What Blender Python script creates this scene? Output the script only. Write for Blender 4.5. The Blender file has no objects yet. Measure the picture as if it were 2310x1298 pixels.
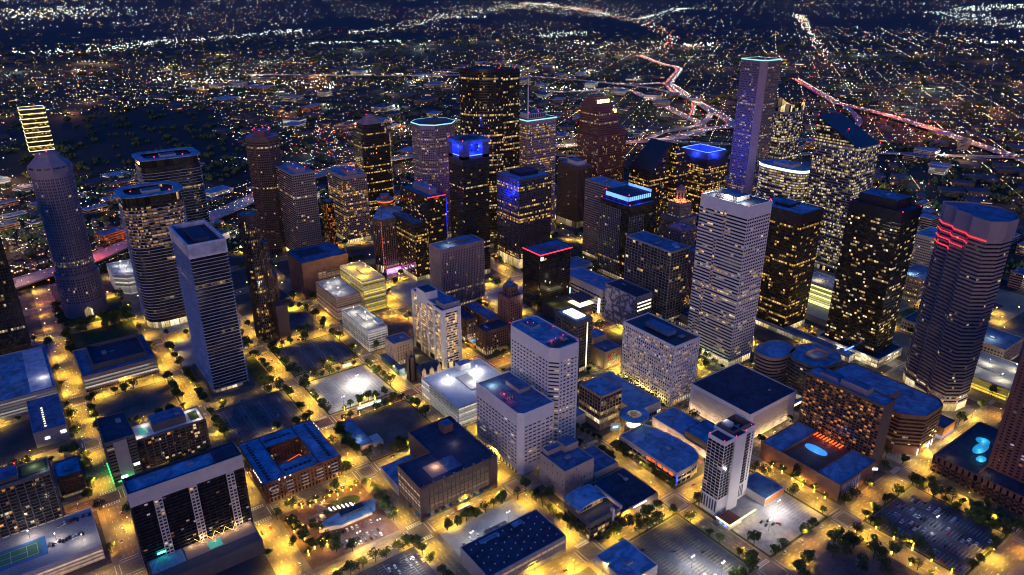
import bpy, math, random
from mathutils import Vector
R = random.Random(7)
C = bpy.context.scene.collection
B = 100.6
PI = math.pi

# ------------------------------------------------------------------ materials
def new_mat(name):
    m = bpy.data.materials.new(name); m.use_nodes = True
    nt = m.node_tree; nt.nodes.clear()
    out = nt.nodes.new('ShaderNodeOutputMaterial')
    bs = nt.nodes.new('ShaderNodeBsdfPrincipled')
    nt.links.new(bs.outputs[0], out.inputs[0])
    return m, nt, bs

def N(nt, t, **kw):
    n = nt.nodes.new(t)
    for k, v in kw.items():
        if isinstance(k, str) and k.startswith('i_'):
            n.inputs[int(k[2:])].default_value = v
        else:
            setattr(n, k, v)
    return n

def math_n(nt, op, a, b=None, c=None):
    n = nt.nodes.new('ShaderNodeMath'); n.operation = op
    for i, x in enumerate((a, b, c)):
        if x is None: continue
        if isinstance(x, (int, float)): n.inputs[i].default_value = x
        else: nt.links.new(x, n.inputs[i])
    return n.outputs[0]

def mixc(nt, f, a, b):
    n = nt.nodes.new('ShaderNodeMix'); n.data_type = 'RGBA'
    for s, x in ((n.inputs[0], f), (n.inputs[6], a), (n.inputs[7], b)):
        if isinstance(x, (int, float)): s.default_value = x
        elif isinstance(x, tuple): s.default_value = (*x[:3], 1)
        else: nt.links.new(x, s)
    return n.outputs[2]

def surf(name, col, rough=.8, var=.35, scale=.12, fine=1.3, metal=0., streak=0.):
    """matt surface with large blotches, fine grain and optional vertical rain streaks"""
    m, nt, bs = new_mat(name)
    geo = N(nt, 'ShaderNodeNewGeometry')
    n1 = N(nt, 'ShaderNodeTexNoise'); n1.inputs['Scale'].default_value = scale; n1.inputs['Detail'].default_value = 4
    n2 = N(nt, 'ShaderNodeTexNoise'); n2.inputs['Scale'].default_value = fine; n2.inputs['Detail'].default_value = 3
    nt.links.new(geo.outputs[0], n1.inputs['Vector']); nt.links.new(geo.outputs[0], n2.inputs['Vector'])
    f = math_n(nt, 'ADD', math_n(nt, 'MULTIPLY', n1.outputs[0], .65), math_n(nt, 'MULTIPLY', n2.outputs[0], .35))
    f = math_n(nt, 'MULTIPLY_ADD', math_n(nt, 'SUBTRACT', f, .5), 3.2, .5)
    if streak:
        mp = N(nt, 'ShaderNodeMapping'); mp.inputs['Scale'].default_value = (.9, .9, .02)
        nt.links.new(geo.outputs[0], mp.inputs[0])
        n3 = N(nt, 'ShaderNodeTexNoise'); n3.inputs['Scale'].default_value = 1.
        nt.links.new(mp.outputs[0], n3.inputs['Vector'])
        f = math_n(nt, 'ADD', math_n(nt, 'MULTIPLY', f, 1 - streak), math_n(nt, 'MULTIPLY', n3.outputs[0], streak))
    cl = N(nt, 'ShaderNodeClamp'); nt.links.new(f, cl.inputs[0])
    lo = tuple(c * (1 - var) for c in col); hi = tuple(min(.9, c * (1 + var)) for c in col)
    nt.links.new(mixc(nt, cl.outputs[0], lo, hi), bs.inputs['Base Color'])
    bs.inputs['Roughness'].default_value = rough; bs.inputs['Metallic'].default_value = metal
    return m

def glow(name, col, s, sample=False):
    m, nt, bs = new_mat(name)
    bs.inputs['Base Color'].default_value = (*[c * .5 for c in col], 1)
    bs.inputs['Emission Color'].default_value = (*col, 1)
    bs.inputs['Emission Strength'].default_value = s
    m.cycles.emission_sampling = 'AUTO' if sample else 'NONE'
    return m

def window_mat(name, ca=(1, .62, .22), cb=(1, .82, .5), lit=.15, full=.05, s=2.5, glass=(.01, .012, .018),
               cl=1, rough=.12, mull=.1, run=.5):
    """glazing: each bay of each storey is a room that is lit or dark"""
    m, nt, bs = new_mat(name)
    uv = N(nt, 'ShaderNodeUVMap'); sp = N(nt, 'ShaderNodeSeparateXYZ'); nt.links.new(uv.outputs[0], sp.inputs[0])
    oi = N(nt, 'ShaderNodeObjectInfo')
    r = math_n(nt, 'MULTIPLY', oi.outputs['Random'], 977.)
    u = sp.outputs[0]
    cell = math_n(nt, 'FLOOR', math_n(nt, 'DIVIDE', u, float(cl)))
    fl = math_n(nt, 'ADD', math_n(nt, 'FLOOR', sp.outputs[1]), r)
    cv = N(nt, 'ShaderNodeCombineXYZ'); nt.links.new(cell, cv.inputs[0]); nt.links.new(fl, cv.inputs[1])
    wn = N(nt, 'ShaderNodeTexWhiteNoise'); wn.noise_dimensions = '2D'; nt.links.new(cv.outputs[0], wn.inputs['Vector'])
    wf = N(nt, 'ShaderNodeTexWhiteNoise'); wf.noise_dimensions = '1D'; nt.links.new(fl, wf.inputs['W'])
    cs = N(nt, 'ShaderNodeCombineXYZ')
    nt.links.new(math_n(nt, 'MULTIPLY', cell, .24), cs.inputs[0]); nt.links.new(math_n(nt, 'MULTIPLY', fl, 3.1), cs.inputs[1])
    pn = N(nt, 'ShaderNodeTexNoise'); pn.noise_dimensions = '2D'; pn.inputs['Scale'].default_value = 1.; nt.links.new(cs.outputs[0], pn.inputs['Vector'])
    runs = math_n(nt, 'MULTIPLY', math_n(nt, 'SUBTRACT', pn.outputs[0], .5), run * 2.2)
    isfull = math_n(nt, 'LESS_THAN', wf.outputs[0], full)
    pr = math_n(nt, 'ADD', math_n(nt, 'MULTIPLY_ADD', runs, lit * 2.5, lit), math_n(nt, 'MULTIPLY', isfull, .75))
    if run >= .6:      # offices: continuous runs of lit rooms along a storey
        from statistics import NormalDist
        T = .5 + .135 * NormalDist().inv_cdf(1 - min(.9, lit))
        on = math_n(nt, 'GREATER_THAN', math_n(nt, 'MULTIPLY_ADD', wn.outputs[0], .16, math_n(nt, 'SUBTRACT', pn.outputs[0], .08)), T)
        on = math_n(nt, 'MAXIMUM', on, math_n(nt, 'MULTIPLY', isfull, math_n(nt, 'LESS_THAN', wn.outputs[0], .86)))
    else:
        on = math_n(nt, 'LESS_THAN', wn.outputs[0], pr)
    on = math_n(nt, 'MULTIPLY_ADD', on, .985, .015)
    sc = N(nt, 'ShaderNodeSeparateColor'); nt.links.new(wn.outputs['Color'], sc.inputs[0])
    br = math_n(nt, 'MULTIPLY_ADD', math_n(nt, 'POWER', sc.outputs[1], 2.2), .9, .1)
    # inside of the room: ceiling lights towards the top, furniture and blinds break it up
    fv = math_n(nt, 'FRACT', sp.outputs[1]); fu = math_n(nt, 'FRACT', u)
    inn = N(nt, 'ShaderNodeTexNoise'); inn.noise_dimensions = '3D'; inn.inputs['Scale'].default_value = 2.3; inn.inputs['Detail'].default_value = 3
    cw = N(nt, 'ShaderNodeCombineXYZ'); nt.links.new(u, cw.inputs[0]); nt.links.new(fv, cw.inputs[1]); nt.links.new(fl, cw.inputs[2])
    nt.links.new(cw.outputs[0], inn.inputs['Vector'])
    room = math_n(nt, 'MULTIPLY', math_n(nt, 'MULTIPLY_ADD', fv, .55, .55), math_n(nt, 'MULTIPLY_ADD', inn.outputs[0], 1.5, .1))
    frame = math_n(nt, 'GREATER_THAN', fu, mull)
    st = math_n(nt, 'MULTIPLY', math_n(nt, 'MULTIPLY', on, br), math_n(nt, 'MULTIPLY', room, frame))
    st = math_n(nt, 'MULTIPLY', st, s)
    col = mixc(nt, sc.outputs[2], ca, cb)
    nt.links.new(col, bs.inputs['Emission Color']); nt.links.new(st, bs.inputs['Emission Strength'])
    bs.inputs['Base Color'].default_value = (*glass, 1)
    bs.inputs['Roughness'].default_value = rough
    bs.inputs['Specular IOR Level'].default_value = .3
    m.cycles.emission_sampling = 'NONE'
    return m

AMB = (1, .47, .07); WARM = (1, .66, .22); PALE = (1, .86, .55); COOL = (.85, .95, 1); ORG = (1, .36, .07)
def roof_surf(name, col, patch=.05):
    m, nt, bs = new_mat(name); geo = N(nt, 'ShaderNodeNewGeometry')
    v = N(nt, 'ShaderNodeTexVoronoi'); v.distance = 'CHEBYCHEV'; v.inputs['Scale'].default_value = patch; nt.links.new(geo.outputs[0], v.inputs['Vector'])
    sc = N(nt, 'ShaderNodeSeparateColor'); nt.links.new(v.outputs['Color'], sc.inputs[0])
    n1 = N(nt, 'ShaderNodeTexNoise'); n1.inputs['Scale'].default_value = .09; n1.inputs['Detail'].default_value = 6; n1.inputs['Roughness'].default_value = .65; n1.inputs['Distortion'].default_value = 1.2; nt.links.new(geo.outputs[0], n1.inputs['Vector'])
    b = N(nt, 'ShaderNodeTexBrick'); b.inputs['Scale'].default_value = .16; b.inputs['Mortar Size'].default_value = .018; b.inputs['Color1'].default_value = b.inputs['Color2'].default_value = (1, 1, 1, 1); b.inputs['Mortar'].default_value = (.55, .55, .55, 1); nt.links.new(geo.outputs[0], b.inputs['Vector'])
    f = math_n(nt, 'MULTIPLY_ADD', math_n(nt, 'SUBTRACT', n1.outputs[0], .5), 3.4, math_n(nt, 'MULTIPLY_ADD', sc.outputs[0], .35, .35)); cl = N(nt, 'ShaderNodeClamp'); nt.links.new(f, cl.inputs[0])
    c = mixc(nt, cl.outputs[0], tuple(q * .42 for q in col), tuple(q * 1.18 for q in col))
    mu = nt.nodes.new('ShaderNodeMix'); mu.data_type = 'RGBA'; mu.blend_type = 'MULTIPLY'; mu.inputs[0].default_value = 1; nt.links.new(c, mu.inputs[6]); nt.links.new(b.outputs[0], mu.inputs[7]); nt.links.new(mu.outputs[2], bs.inputs['Base Color']); bs.inputs['Roughness'].default_value = .75
    return m
M = dict(
    ledge=surf('pale_metal_ledges', (.58, .58, .64), .6), white=surf('white_precast', (.74, .71, .68), .8, .10, streak=.3),
    white2=surf('white_concrete', (.64, .62, .60), .8, .12, streak=.3), offw=surf('off_white_render', (.56, .52, .48), .85, .15, streak=.3),
    lav=surf('lavender_granite', (.29, .23, .25), .7, .15, streak=.25), beige=surf('beige_stone', (.40, .32, .27), .8, .15, streak=.3),
    tan=surf('tan_stone', (.38, .27, .20), .8, .2, streak=.3), pink=surf('pink_stone', (.36, .22, .20), .8, .2, streak=.3),
    brown=surf('brown_granite', (.12, .065, .055), .6, .2), red=surf('red_granite', (.17, .07, .06), .6, .2),
    brick=surf('brown_brick', (.20, .10, .07), .85, .25, fine=3), dbrown=surf('dark_brown_concrete', (.13, .09, .075), .85, .2, streak=.3),
    gray=surf('grey_concrete', (.30, .29, .30), .85, .2, streak=.3), dgray=surf('dark_grey_concrete', (.10, .095, .10), .8, .2),
    dark=surf('black_metal', (.02, .02, .024), .35, .2), dark2=surf('dark_bronze', (.035, .028, .025), .4, .2),
    steel=surf('steel_frame', (.24, .25, .29), .45, .1), blueg=surf('blue_grey_metal', (.07, .075, .095), .5, .15),
    roof=roof_surf('light_roof_membrane', (.20, .40, .58)), roofd=roof_surf('dark_roof_gravel', (.032, .055, .10), .03),
    roofm=roof_surf('grey_roof_membrane', (.10, .20, .34)), roofw=surf('white_deck', (.62, .62, .62), .8, .18, .05, .4),
    rtu=surf('galvanised_units', (.25, .27, .31), .5, .3), deck=surf('concrete_deck', (.34, .33, .32), .85, .3, .05, .6),
    asph=surf('street_concrete', (.23, .19, .12), .85, .45, .035, .35), pave=surf('sidewalk_concrete', (.26, .21, .14), .85, .45, .06, .8),
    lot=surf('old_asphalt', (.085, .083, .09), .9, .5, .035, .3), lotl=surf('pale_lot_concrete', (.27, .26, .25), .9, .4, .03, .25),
    dirt=surf('bare_earth', (.13, .10, .08), .95, .5, .04, .3), grass=surf('lawn', (.035, .06, .018), .95, .5, .05, .9),
    ground=surf('city_ground', (.022, .018, .013), .95, .6, .006, .05), brickpave=surf('red_brick_paving', (.17, .09, .06), .85, .4),
    paint=surf('road_paint', (.75, .74, .70), .7, .2), ypaint=surf('yellow_paint', (.75, .5, .06), .7, .2),
    bark=surf('bark', (.07, .05, .035), .9), pole=surf('painted_pole', (.10, .10, .10), .5),
    awn=surf('teal_awning', (.02, .12, .17), .7), shingle=surf('house_shingles', (.06, .055, .06), .9), house=surf('house_siding', (.25, .24, .23), .8),
    fwy=surf('freeway_concrete', (.30, .28, .28), .85, .25, .02, .3), copper=surf('copper_red_roof', (.22, .05, .04), .6),
    terr=surf('brick_terrace', (.24, .11, .07), .85), court=surf('court_green', (.05, .22, .12), .8, .1), courtb=surf('court_blue', (.03, .18, .42), .8, .1),
)
LEAF = [surf('leaf_a', (.07, .105, .014), .7, .7, .3, 1.2), surf('leaf_b', (.085, .12, .014), .7, .7, .3, 1.2), surf('leaf_c', (.045, .07, .012), .7, .7, .3, 1.2)]
W = dict(
    none=window_mat('unlit_glazing', lit=.008, full=0, s=1.0), few=window_mat('mostly_dark_offices', AMB, PALE, .06, .03, 1.4, run=.8),
    ledge=window_mat('dark_blue_glazing', AMB, WARM, .004, .012, .7, (.012, .012, .022)),
    amber=window_mat('amber_offices', AMB, WARM, .20, .10, 1.8, run=.9), gold=window_mat('golden_offices', AMB, WARM, .24, .18, 2.0, run=.9),
    rows=window_mat('gold_office_rows', AMB, WARM, .06, .24, 1.9, run=.9),
    pale=window_mat('pale_lit_offices', WARM, PALE, .42, .2, 1.5, run=.8), bright=window_mat('bright_offices', WARM, PALE, .55, .25, 1.6, run=.8),
    black=window_mat('black_tower_offices', AMB, PALE, .22, .07, 1.7, (.004, .004, .005), run=1.),
    wells=window_mat('reflective_offices', AMB, PALE, .16, .20, 1.8, (.004, .007, .009), rough=.05, run=.9),
    cool=window_mat('cool_lit_offices', WARM, (.8, 1, .95), .25, .08, 1.2, cl=2), orange=window_mat('orange_rooms', (1, .22, .03), (1, .45, .12), .40, 0, 1.2, (.015, .01, .01), run=.4),
    apt=window_mat('apartment_rooms', ORG, PALE, .13, 0, 1.6, (.012, .014, .02), run=.2), aptd=window_mat('dark_apartment_rooms', ORG, (.4, .5, 1), .06, 0, 1.3, (.008, .01, .018), run=.2),
    punch=window_mat('punched_offices', AMB, PALE, .20, .08, 1.2, run=.8), slot=window_mat('slot_windows', AMB, PALE, .13, .07, 1.4, run=.9), punchw=window_mat('warm_punched_offices', (1, .48, .2), (1, .72, .42), .55, .15, 1.1, run=.8), yroom=window_mat('yellow_rooms', AMB, WARM, .55, .15, 2.8, run=.5),
    lobby=window_mat('lit_lobby', WARM, PALE, .95, 1, 1.9, cl=3, mull=.06), garage=window_mat('lit_garage_levels', (1, .58, .36), (1, .7, .48), .97, 1, .7, cl=40, mull=.0, run=0),
    garagew=window_mat('white_lit_garage_levels', (1, .88, .7), (1, .95, .85), .97, 1, 1.2, cl=40, mull=0, run=0), garagey=window_mat('yellow_lit_garage_levels', (1, .66, .03), (1, .8, .12), .97, 1, 1.8, cl=30, mull=0, run=0),
    garageb=window_mat('glaring_garage_levels', (1, .90, .22), (1, .95, .35), .99, 1, 3.2, cl=60, mull=0, run=0), pinkw=window_mat('pink_lit_shop', (1, .6, .9), (1, .9, 1), .98, 1, 2.4, cl=30, mull=0),
    ins=window_mat('plaza_offices', AMB, PALE, .5, .15, 1.3), orangestrip=window_mat('orange_strip_offices', (1, .42, .12), (1, .66, .36), .62, .1, .9, run=.3),
)
G = dict(
    red=glow('red_beacon', (1, .02, .05), 8), redline=glow('red_neon', (1, .02, .03), 5), blue=glow('blue_neon', (.02, .06, 1), 5), bluep=glow('blue_panel', (.01, .03, 1), 1.6),
    bluew=glow('blue_white_neon', (.12, .26, 1), 3), cyan=glow('cyan_neon', (.45, 1, .85), 1.0), white=glow('white_lamp', (1, .96, .88), 12), whiteg=glow('white_green_neon', (.7, 1, .7), 2.6),
    gold=glow('gold_floodlit', (1, .85, .3), 4.5), yel=glow('yellow_tier_neon', (1, .86, .35), 2.2), sod=glow('sodium_lamp', (1, .70, .16), 9), grn=glow('green_neon', (.03, 1, .15), 4),
    mag=glow('magenta_neon', (1, .05, .75), 3), pool=glow('lit_pool_water', (.02, .36, .7), .55), pooll=glow('lit_pale_pool', (.05, .5, .42), .5), orange=glow('orange_floodlit', (1, .14, .02), 1.6),
    tail=glow('tail_lamp', (1, .03, .02), 5), head=glow('head_lamp', (1, .9, .7), 6), fairy=glow('fairy_lights', (1, .62, .08), 9), strip=glow('pink_white_strip', (1, .8, .95), 4),
    screen=glow('video_screen', (.25, .3, .36), .5), screent=glow('screen_letters', (.5, .85, 1), 2.5), warmstrip=glow('warm_strip', (1, .85, .5), 3.2), sign=glow('white_sign', (1, .95, .95), 4),
    deep=glow('deep_blue_pool', (.03, .2, 1), 1.6), teal=glow('teal_signal', (.05, 1, .7), 9),
)

# ------------------------------------------------------------------ mesh builder
class MB:
    def __init__(s): s.v = []; s.f = []; s.m = []; s.uv = {}
    def face(s, pts, mi=0, uv=None):
        b = len(s.v); s.v += [tuple(p) for p in pts]; s.f.append(tuple(range(b, b + len(pts)))); s.m.append(mi)
        if uv: s.uv[len(s.f) - 1] = uv
    def box(s, x0, x1, y0, y1, z0, z1, mi=0, bottom=True):
        s.prism([(x0, y0), (x1, y0), (x1, y1), (x0, y1)], z0, z1, mi, bottom)
    def prism(s, poly, z0, z1, mi=0, bottom=True, top=True):
        n = len(poly); b = len(s.v)
        s.v += [(x, y, z0) for x, y in poly] + [(x, y, z1) for x, y in poly]
        for i in range(n):
            j = (i + 1) % n; s.f.append((b + i, b + j, b + n + j, b + n + i)); s.m.append(mi)
        if top: s.f.append(tuple(b + n + i for i in range(n))); s.m.append(mi)
        if bottom: s.f.append(tuple(b + i for i in reversed(range(n)))); s.m.append(mi)
    def ring(s, po, pi, z0, z1, mi=0):
        n = len(po); b = len(s.v)
        s.v += [(x, y, z0) for x, y in po] + [(x, y, z1) for x, y in po] + [(x, y, z0) for x, y in pi] + [(x, y, z1) for x, y in pi]
        for i in range(n):
            j = (i + 1) % n
            for q in ((i, j, n + j, n + i), (2 * n + j, 2 * n + i, 3 * n + i, 3 * n + j), (n + i, n + j, 3 * n + j, 3 * n + i), (j, i, 2 * n + i, 2 * n + j)):
                s.f.append(tuple(b + k for k in q)); s.m.append(mi)
    def band(s, poly, z0, z1, bays, skip=(), v0=0):
        n = len(poly); u = 0
        for i in range(n):
            j = (i + 1) % n; nb = bays[i]
            if i not in skip:
                (ax, ay), (bx, by) = poly[i], poly[j]
                s.face([(ax, ay, z0), (bx, by, z0), (bx, by, z1), (ax, ay, z1)], 0, [(u, v0), (u + nb, v0), (u + nb, v0 + .999), (u, v0 + .999)])
            u += max(nb, 1) + 3
    def tube(s, p0, p1, r0, r1, n=6, mi=0):
        a, c = Vector(p0), Vector(p1); d = (c - a).normalized()
        t = Vector((0, 0, 1)) if abs(d.z) < .9 else Vector((1, 0, 0)); x = d.cross(t).normalized(); y = d.cross(x)
        b = len(s.v)
        for q, r in ((a, r0), (c, r1)):
            for k in range(n):
                w = 2 * PI * k / n; s.v.append(tuple(q + x * math.cos(w) * r + y * math.sin(w) * r))
        for k in range(n):
            j = (k + 1) % n; s.f.append((b + k, b + n + k, b + n + j, b + j)); s.m.append(mi)
        s.f.append(tuple(b + k for k in range(n))); s.m.append(mi); s.f.append(tuple(b + n + k for k in reversed(range(n)))); s.m.append(mi)
    def octa(s, x, y, z, r, mi=0):
        b = len(s.v); s.v += [(x + r, y, z), (x - r, y, z), (x, y + r, z), (x, y - r, z), (x, y, z + r), (x, y, z - r)]
        for q in ((0, 2, 4), (2, 1, 4), (1, 3, 4), (3, 0, 4), (2, 0, 5), (1, 2, 5), (3, 1, 5), (0, 3, 5)):
            s.f.append(tuple(b + k for k in q)); s.m.append(mi)
    def mesh(s, name, mats):
        me = bpy.data.meshes.new(name); me.from_pydata(s.v, [], s.f)
        for m in (mats if isinstance(mats, (list, tuple)) else [mats]): me.materials.append(m)
        if any(s.m): me.polygons.foreach_set('material_index', s.m)
        if s.uv:
            ul = me.uv_layers.new(name='UVMap'); dat = [0.] * (2 * len(me.loops))
            for fi, uv in s.uv.items():
                ls = me.polygons[fi].loop_start
                for k, (a, b) in enumerate(uv): dat[2 * (ls + k)] = a; dat[2 * (ls + k) + 1] = b
            ul.data.foreach_set('uv', dat)
        me.update()
        return me
    def obj(s, name, mats, parent=None, loc=(0, 0, 0)):
        return link(name, s.mesh(name, mats), parent, loc)

def link(name, me, parent=None, loc=(0, 0, 0), rz=0):
    o = bpy.data.objects.new(name, me); C.objects.link(o); o.parent = parent; o.location = loc; o.rotation_euler = (0, 0, rz)
    return o
def tag(o, label=None, cat=None, group=None, kind=None):
    for k, v in (('label', label), ('category', cat), ('group', group), ('kind', kind)):
        if v: o[k] = v
    return o
def structure(name, mb, mat, label=None):
    return tag(mb.obj(name, mat), label, None, None, 'structure')

def rect(x0, x1, y0, y1): return [(x0, y0), (x1, y0), (x1, y1), (x0, y1)]
def chamf(x0, x1, y0, y1, c):
    c = c if isinstance(c, (list, tuple)) else [c] * 4     # corners: x0y0, x1y0, x1y1, x0y1
    out = []
    for (x, y, sx, sy), k in zip(((x0, y0, 1, 1), (x1, y0, -1, 1), (x1, y1, -1, -1), (x0, y1, 1, -1)), c):
        if k <= 0: out.append((x, y)); continue
        a, b = (x, y + sy * k), (x + sx * k, y)
        out += [a, b] if sx * sy > 0 else [b, a]
    return out
def supere(cx, cy, a, b, e=2., n=36):
    o = []
    for k in range(n):
        t = 2 * PI * k / n; c, s_ = math.cos(t), math.sin(t)
        o.append((cx + a * math.copysign(abs(c) ** (2 / e), c), cy + b * math.copysign(abs(s_) ** (2 / e), s_)))
    return o
def offs(poly, d):
    n = len(poly); d = d if isinstance(d, (list, tuple)) else [d] * n
    L = []
    for i in range(n):
        (ax, ay), (bx, by) = poly[i], poly[(i + 1) % n]; l = math.hypot(bx - ax, by - ay) or 1e-9
        nx, ny = (by - ay) / l, -(bx - ax) / l
        L.append((nx, ny, nx * ax + ny * ay + d[i]))
    out = []
    for i in range(n):
        a, b = L[i - 1], L[i]; det = a[0] * b[1] - a[1] * b[0]
        if abs(det) < 1e-4: out.append((poly[i][0] + b[0] * d[i], poly[i][1] + b[1] * d[i])); continue
        out.append(((a[2] * b[1] - b[2] * a[1]) / det, (a[0] * b[2] - b[0] * a[2]) / det))
    return out

# ------------------------------------------------------------------ buildings
BUILT = []      # centre, radius and short phrase, for the labels of what stands beside
class Bld:
    def __init__(s, name, label, cat, x, y, short=None, rad=35, z=0, group=None):
        s.x, s.y = x, y
        s.o = bpy.data.objects.new(name, None); C.objects.link(s.o); s.o.location = (x, y, z); s.o.empty_display_size = 1
        tag(s.o, label, cat, group)
        if short: BUILT.append((x, y, rad, short))
    def L(s, poly): return [(a - s.x, b - s.y) for a, b in poly]
    def part(s, name, mb, mat, parent=None, label=None):
        o = mb.obj(name, mat, parent or s.o); tag(o, label); return o
    def lamp(s, x, y, z, col, power, rad=.6, spot=None):
        l = bpy.data.lights.new('lamp_light', 'SPOT' if spot else 'POINT'); l.color = col; l.energy = power; l.shadow_soft_size = rad
        if spot: l.spot_size = spot; l.spot_blend = .6
        o = bpy.data.objects.new('lamp_light', l); C.objects.link(o); o.parent = s.o; o.location = (x - s.x, y - s.y, z)
        return o
    def beacons(s, pts, r=.8):
        for x, y, z in pts:
            m = MB(); m.octa(0, 0, 0, min(r, 1.) * .85); o = s.part('warning_light', m, G['red']); o.location = (x - s.x, y - s.y, z)
    def facade(s, poly, z0, z1, wall, win, fh=4., bay=3., sp=.35, so=.25, pw=.4, po=.3, top=3., base=6., lobby='lobby', roof='roof',
               skip=(), bays=None, par=1.1, pier_skip=(), every=1, dwin=.05, lobby_wall=None, rooflabel=None, sub='wall', core=None, pb=None):
        """one shaft: wall (core, floor edges and piers), a window band per storey, roof sheet"""
        P = s.L(poly); n = len(P); wm = M[wall]
        ln = [math.hypot(P[(i + 1) % n][0] - P[i][0], P[(i + 1) % n][1] - P[i][1]) for i in range(n)]
        bays = bays or [max(1, round(l / bay)) for l in ln]
        w = MB(); w.prism(P, z0, z1 - par, 1 if core else 0)
        so_ = [0.02 if i in skip else so for i in range(n)]; PO = offs(P, so_); PI_ = offs(P, -.5)
        nf = max(1, int((z1 - top - z0 - base) / fh)); zt = z0 + base + nf * fh
        if base > 1: w.prism(PO, z0 + base - .9, z0 + base + fh * sp * .6)
        for k in range(0 if base <= 1 else 1, nf):
            za = z0 + base + k * fh; w.prism(PO, za - fh * sp * .4, za + fh * sp * .6)
        w.prism(PO, zt - fh * sp * .4, z1 - par)
        w.ring(PO, PI_, z1 - par, z1)
        if pw > 0:
            for i in range(n):
                if i in skip or i in pier_skip: continue
                (ax, ay), (bx, by) = P[i], P[(i + 1) % n]; l = ln[i]; tx, ty = (bx - ax) / l, (by - ay) / l; nx, ny = ty, -tx
                nb = (pb or bays)[i]
                for k in range(0, nb + 1, every):
                    c = min(max(k * l / nb, pw / 2), l - pw / 2); d = po
                    q = [(ax + tx * (c + e) + nx * f, ay + ty * (c + e) + ny * f) for e, f in ((-pw / 2, d), (pw / 2, d), (pw / 2, -.1), (-pw / 2, -.1))]
                    w.prism(q, z0, z1 - par - .01, 0, False)
        wo = s.part(sub, w, [wm, M[core]] if core else wm)
        PB = offs(P, dwin)
        if win:
            m = MB(); m.band(PB, 0, fh * (1 - sp), bays, skip); me = m.mesh('window_band', W[win])
            for k in range(min(nf, 99)):
                link('window_band', me, s.o, (0, 0, z0 + base + (k + sp * .6) * fh))
        if base > 2 and lobby:
            m = MB(); m.band(PB, z0 + .4, z0 + base - .95, [max(1, b // 2) for b in bays], skip); s.part('lobby_glazing', m, W[lobby])
        r = MB(); r.face([(x, y, z1 - par + .03) for x, y in offs(P, -.45)])
        s.part('roof', r, M[roof], None, rooflabel)
        return wo
    def clutter(s, x0, x1, y0, y1, z, n, big=1., seed=0):
        rr = random.Random(seed or int(abs(x0 * 13 + y0 * 7)) + n)
        for k in range(n):
            w, d, h = (rr.uniform(1.6, 4.5) * big for _ in range(3)); w, d = (w * 1.7, d) if rr.random() < .5 else (w, d * 1.7); h *= .55
            x = rr.uniform(x0 + w, max(x0 + w + .1, x1 - w)); y = rr.uniform(y0 + d, max(y0 + d + .1, y1 - d))
            m = MB(); m.box(-w / 2, w / 2, -d / 2, d / 2, .25, h); m.box(-w / 2 + .2, w / 2 - .2, -d / 2 + .2, d / 2 - .2, 0, .25)
            for q in range(rr.randint(1, 2)):
                m.prism(supere((q - .5) * w * .4, 0, min(w, d) * .25, min(w, d) * .25, 2, 10), h, h + .35, 0, False)
            if k % 2 == 0:
                L_ = rr.uniform(3, 9) * big; m.box(w / 2, w / 2 + L_, -.35, .35, .3, .95) if rr.random() < .5 else m.box(-.35, .35, d / 2, d / 2 + L_, .3, .95)
        o = s.part('rooftop_unit', m, M['rtu']); o.location = (x - s.x, y - s.y, z)
    def penthouse(s, x0, x1, y0, y1, z, h, wall='dgray', roof='roofm', lv=True):
        m = MB(); m.prism(s.L(rect(x0, x1, y0, y1)), z, z + h)
        if lv:
            for k in range(int((y1 - y0) / 1.5)): m.box(x0 - s.x - .12, x0 - s.x, y0 - s.y + k * 1.5 + .2, y0 - s.y + k * 1.5 + .7, z + .5, z + h - .6)
            for k in range(int((x1 - x0) / 1.5)): m.box(x0 - s.x + k * 1.5 + .2, x0 - s.x + k * 1.5 + .7, y0 - s.y - .12, y0 - s.y, z + .5, z + h - .6)
        p = s.part('penthouse', m, M[wall])
        r = MB(); r.face([(x, y, z + h + .02) for x, y in offs(s.L(rect(x0, x1, y0, y1)), -.3)]); s.part('penthouse_roof', r, M[roof], p)
        return p

def tower(name, label, cat, short, poly, h, wall, win, z0=0, clut=5, pent=None, red=(), **kw):
    xs = [q[0] for q in poly]; ys = [q[1] for q in poly]
    b = Bld(name, label, cat, (min(xs) + max(xs)) / 2, (min(ys) + max(ys)) / 2, short, max(max(xs) - min(xs), max(ys) - min(ys)) / 2)
    b.bb = (min(xs), max(xs), min(ys), max(ys))
    b.facade(poly, z0, h, wall, win, **kw)
    x0, x1, y0, y1 = b.bb; par = kw.get('par', 1.1)
    if pent:
        fx0, fx1, fy0, fy1, ph = pent[:5]; w, d = x1 - x0, y1 - y0
        b.penthouse(x0 + fx0 * w, x0 + fx1 * w, y0 + fy0 * d, y0 + fy1 * d, h - par, ph, *(pent[5:] or ('dgray',)))
    if clut: b.clutter(x0 + (x1 - x0) * .12, x1 - (x1 - x0) * .12, y0 + (y1 - y0) * .12, y1 - (y1 - y0) * .12, h - par + .03, clut)
    if red:
        cs = [(x0 + 1, y0 + 1), (x1 - 1, y0 + 1), (x1 - 1, y1 - 1), (x0 + 1, y1 - 1), ((x0 + x1) / 2, (y0 + y1) / 2)]
        b.beacons([(*cs[i], h + (pent[4] if pent and i == 4 else 0) + .6) for i in red])
    return b

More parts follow.
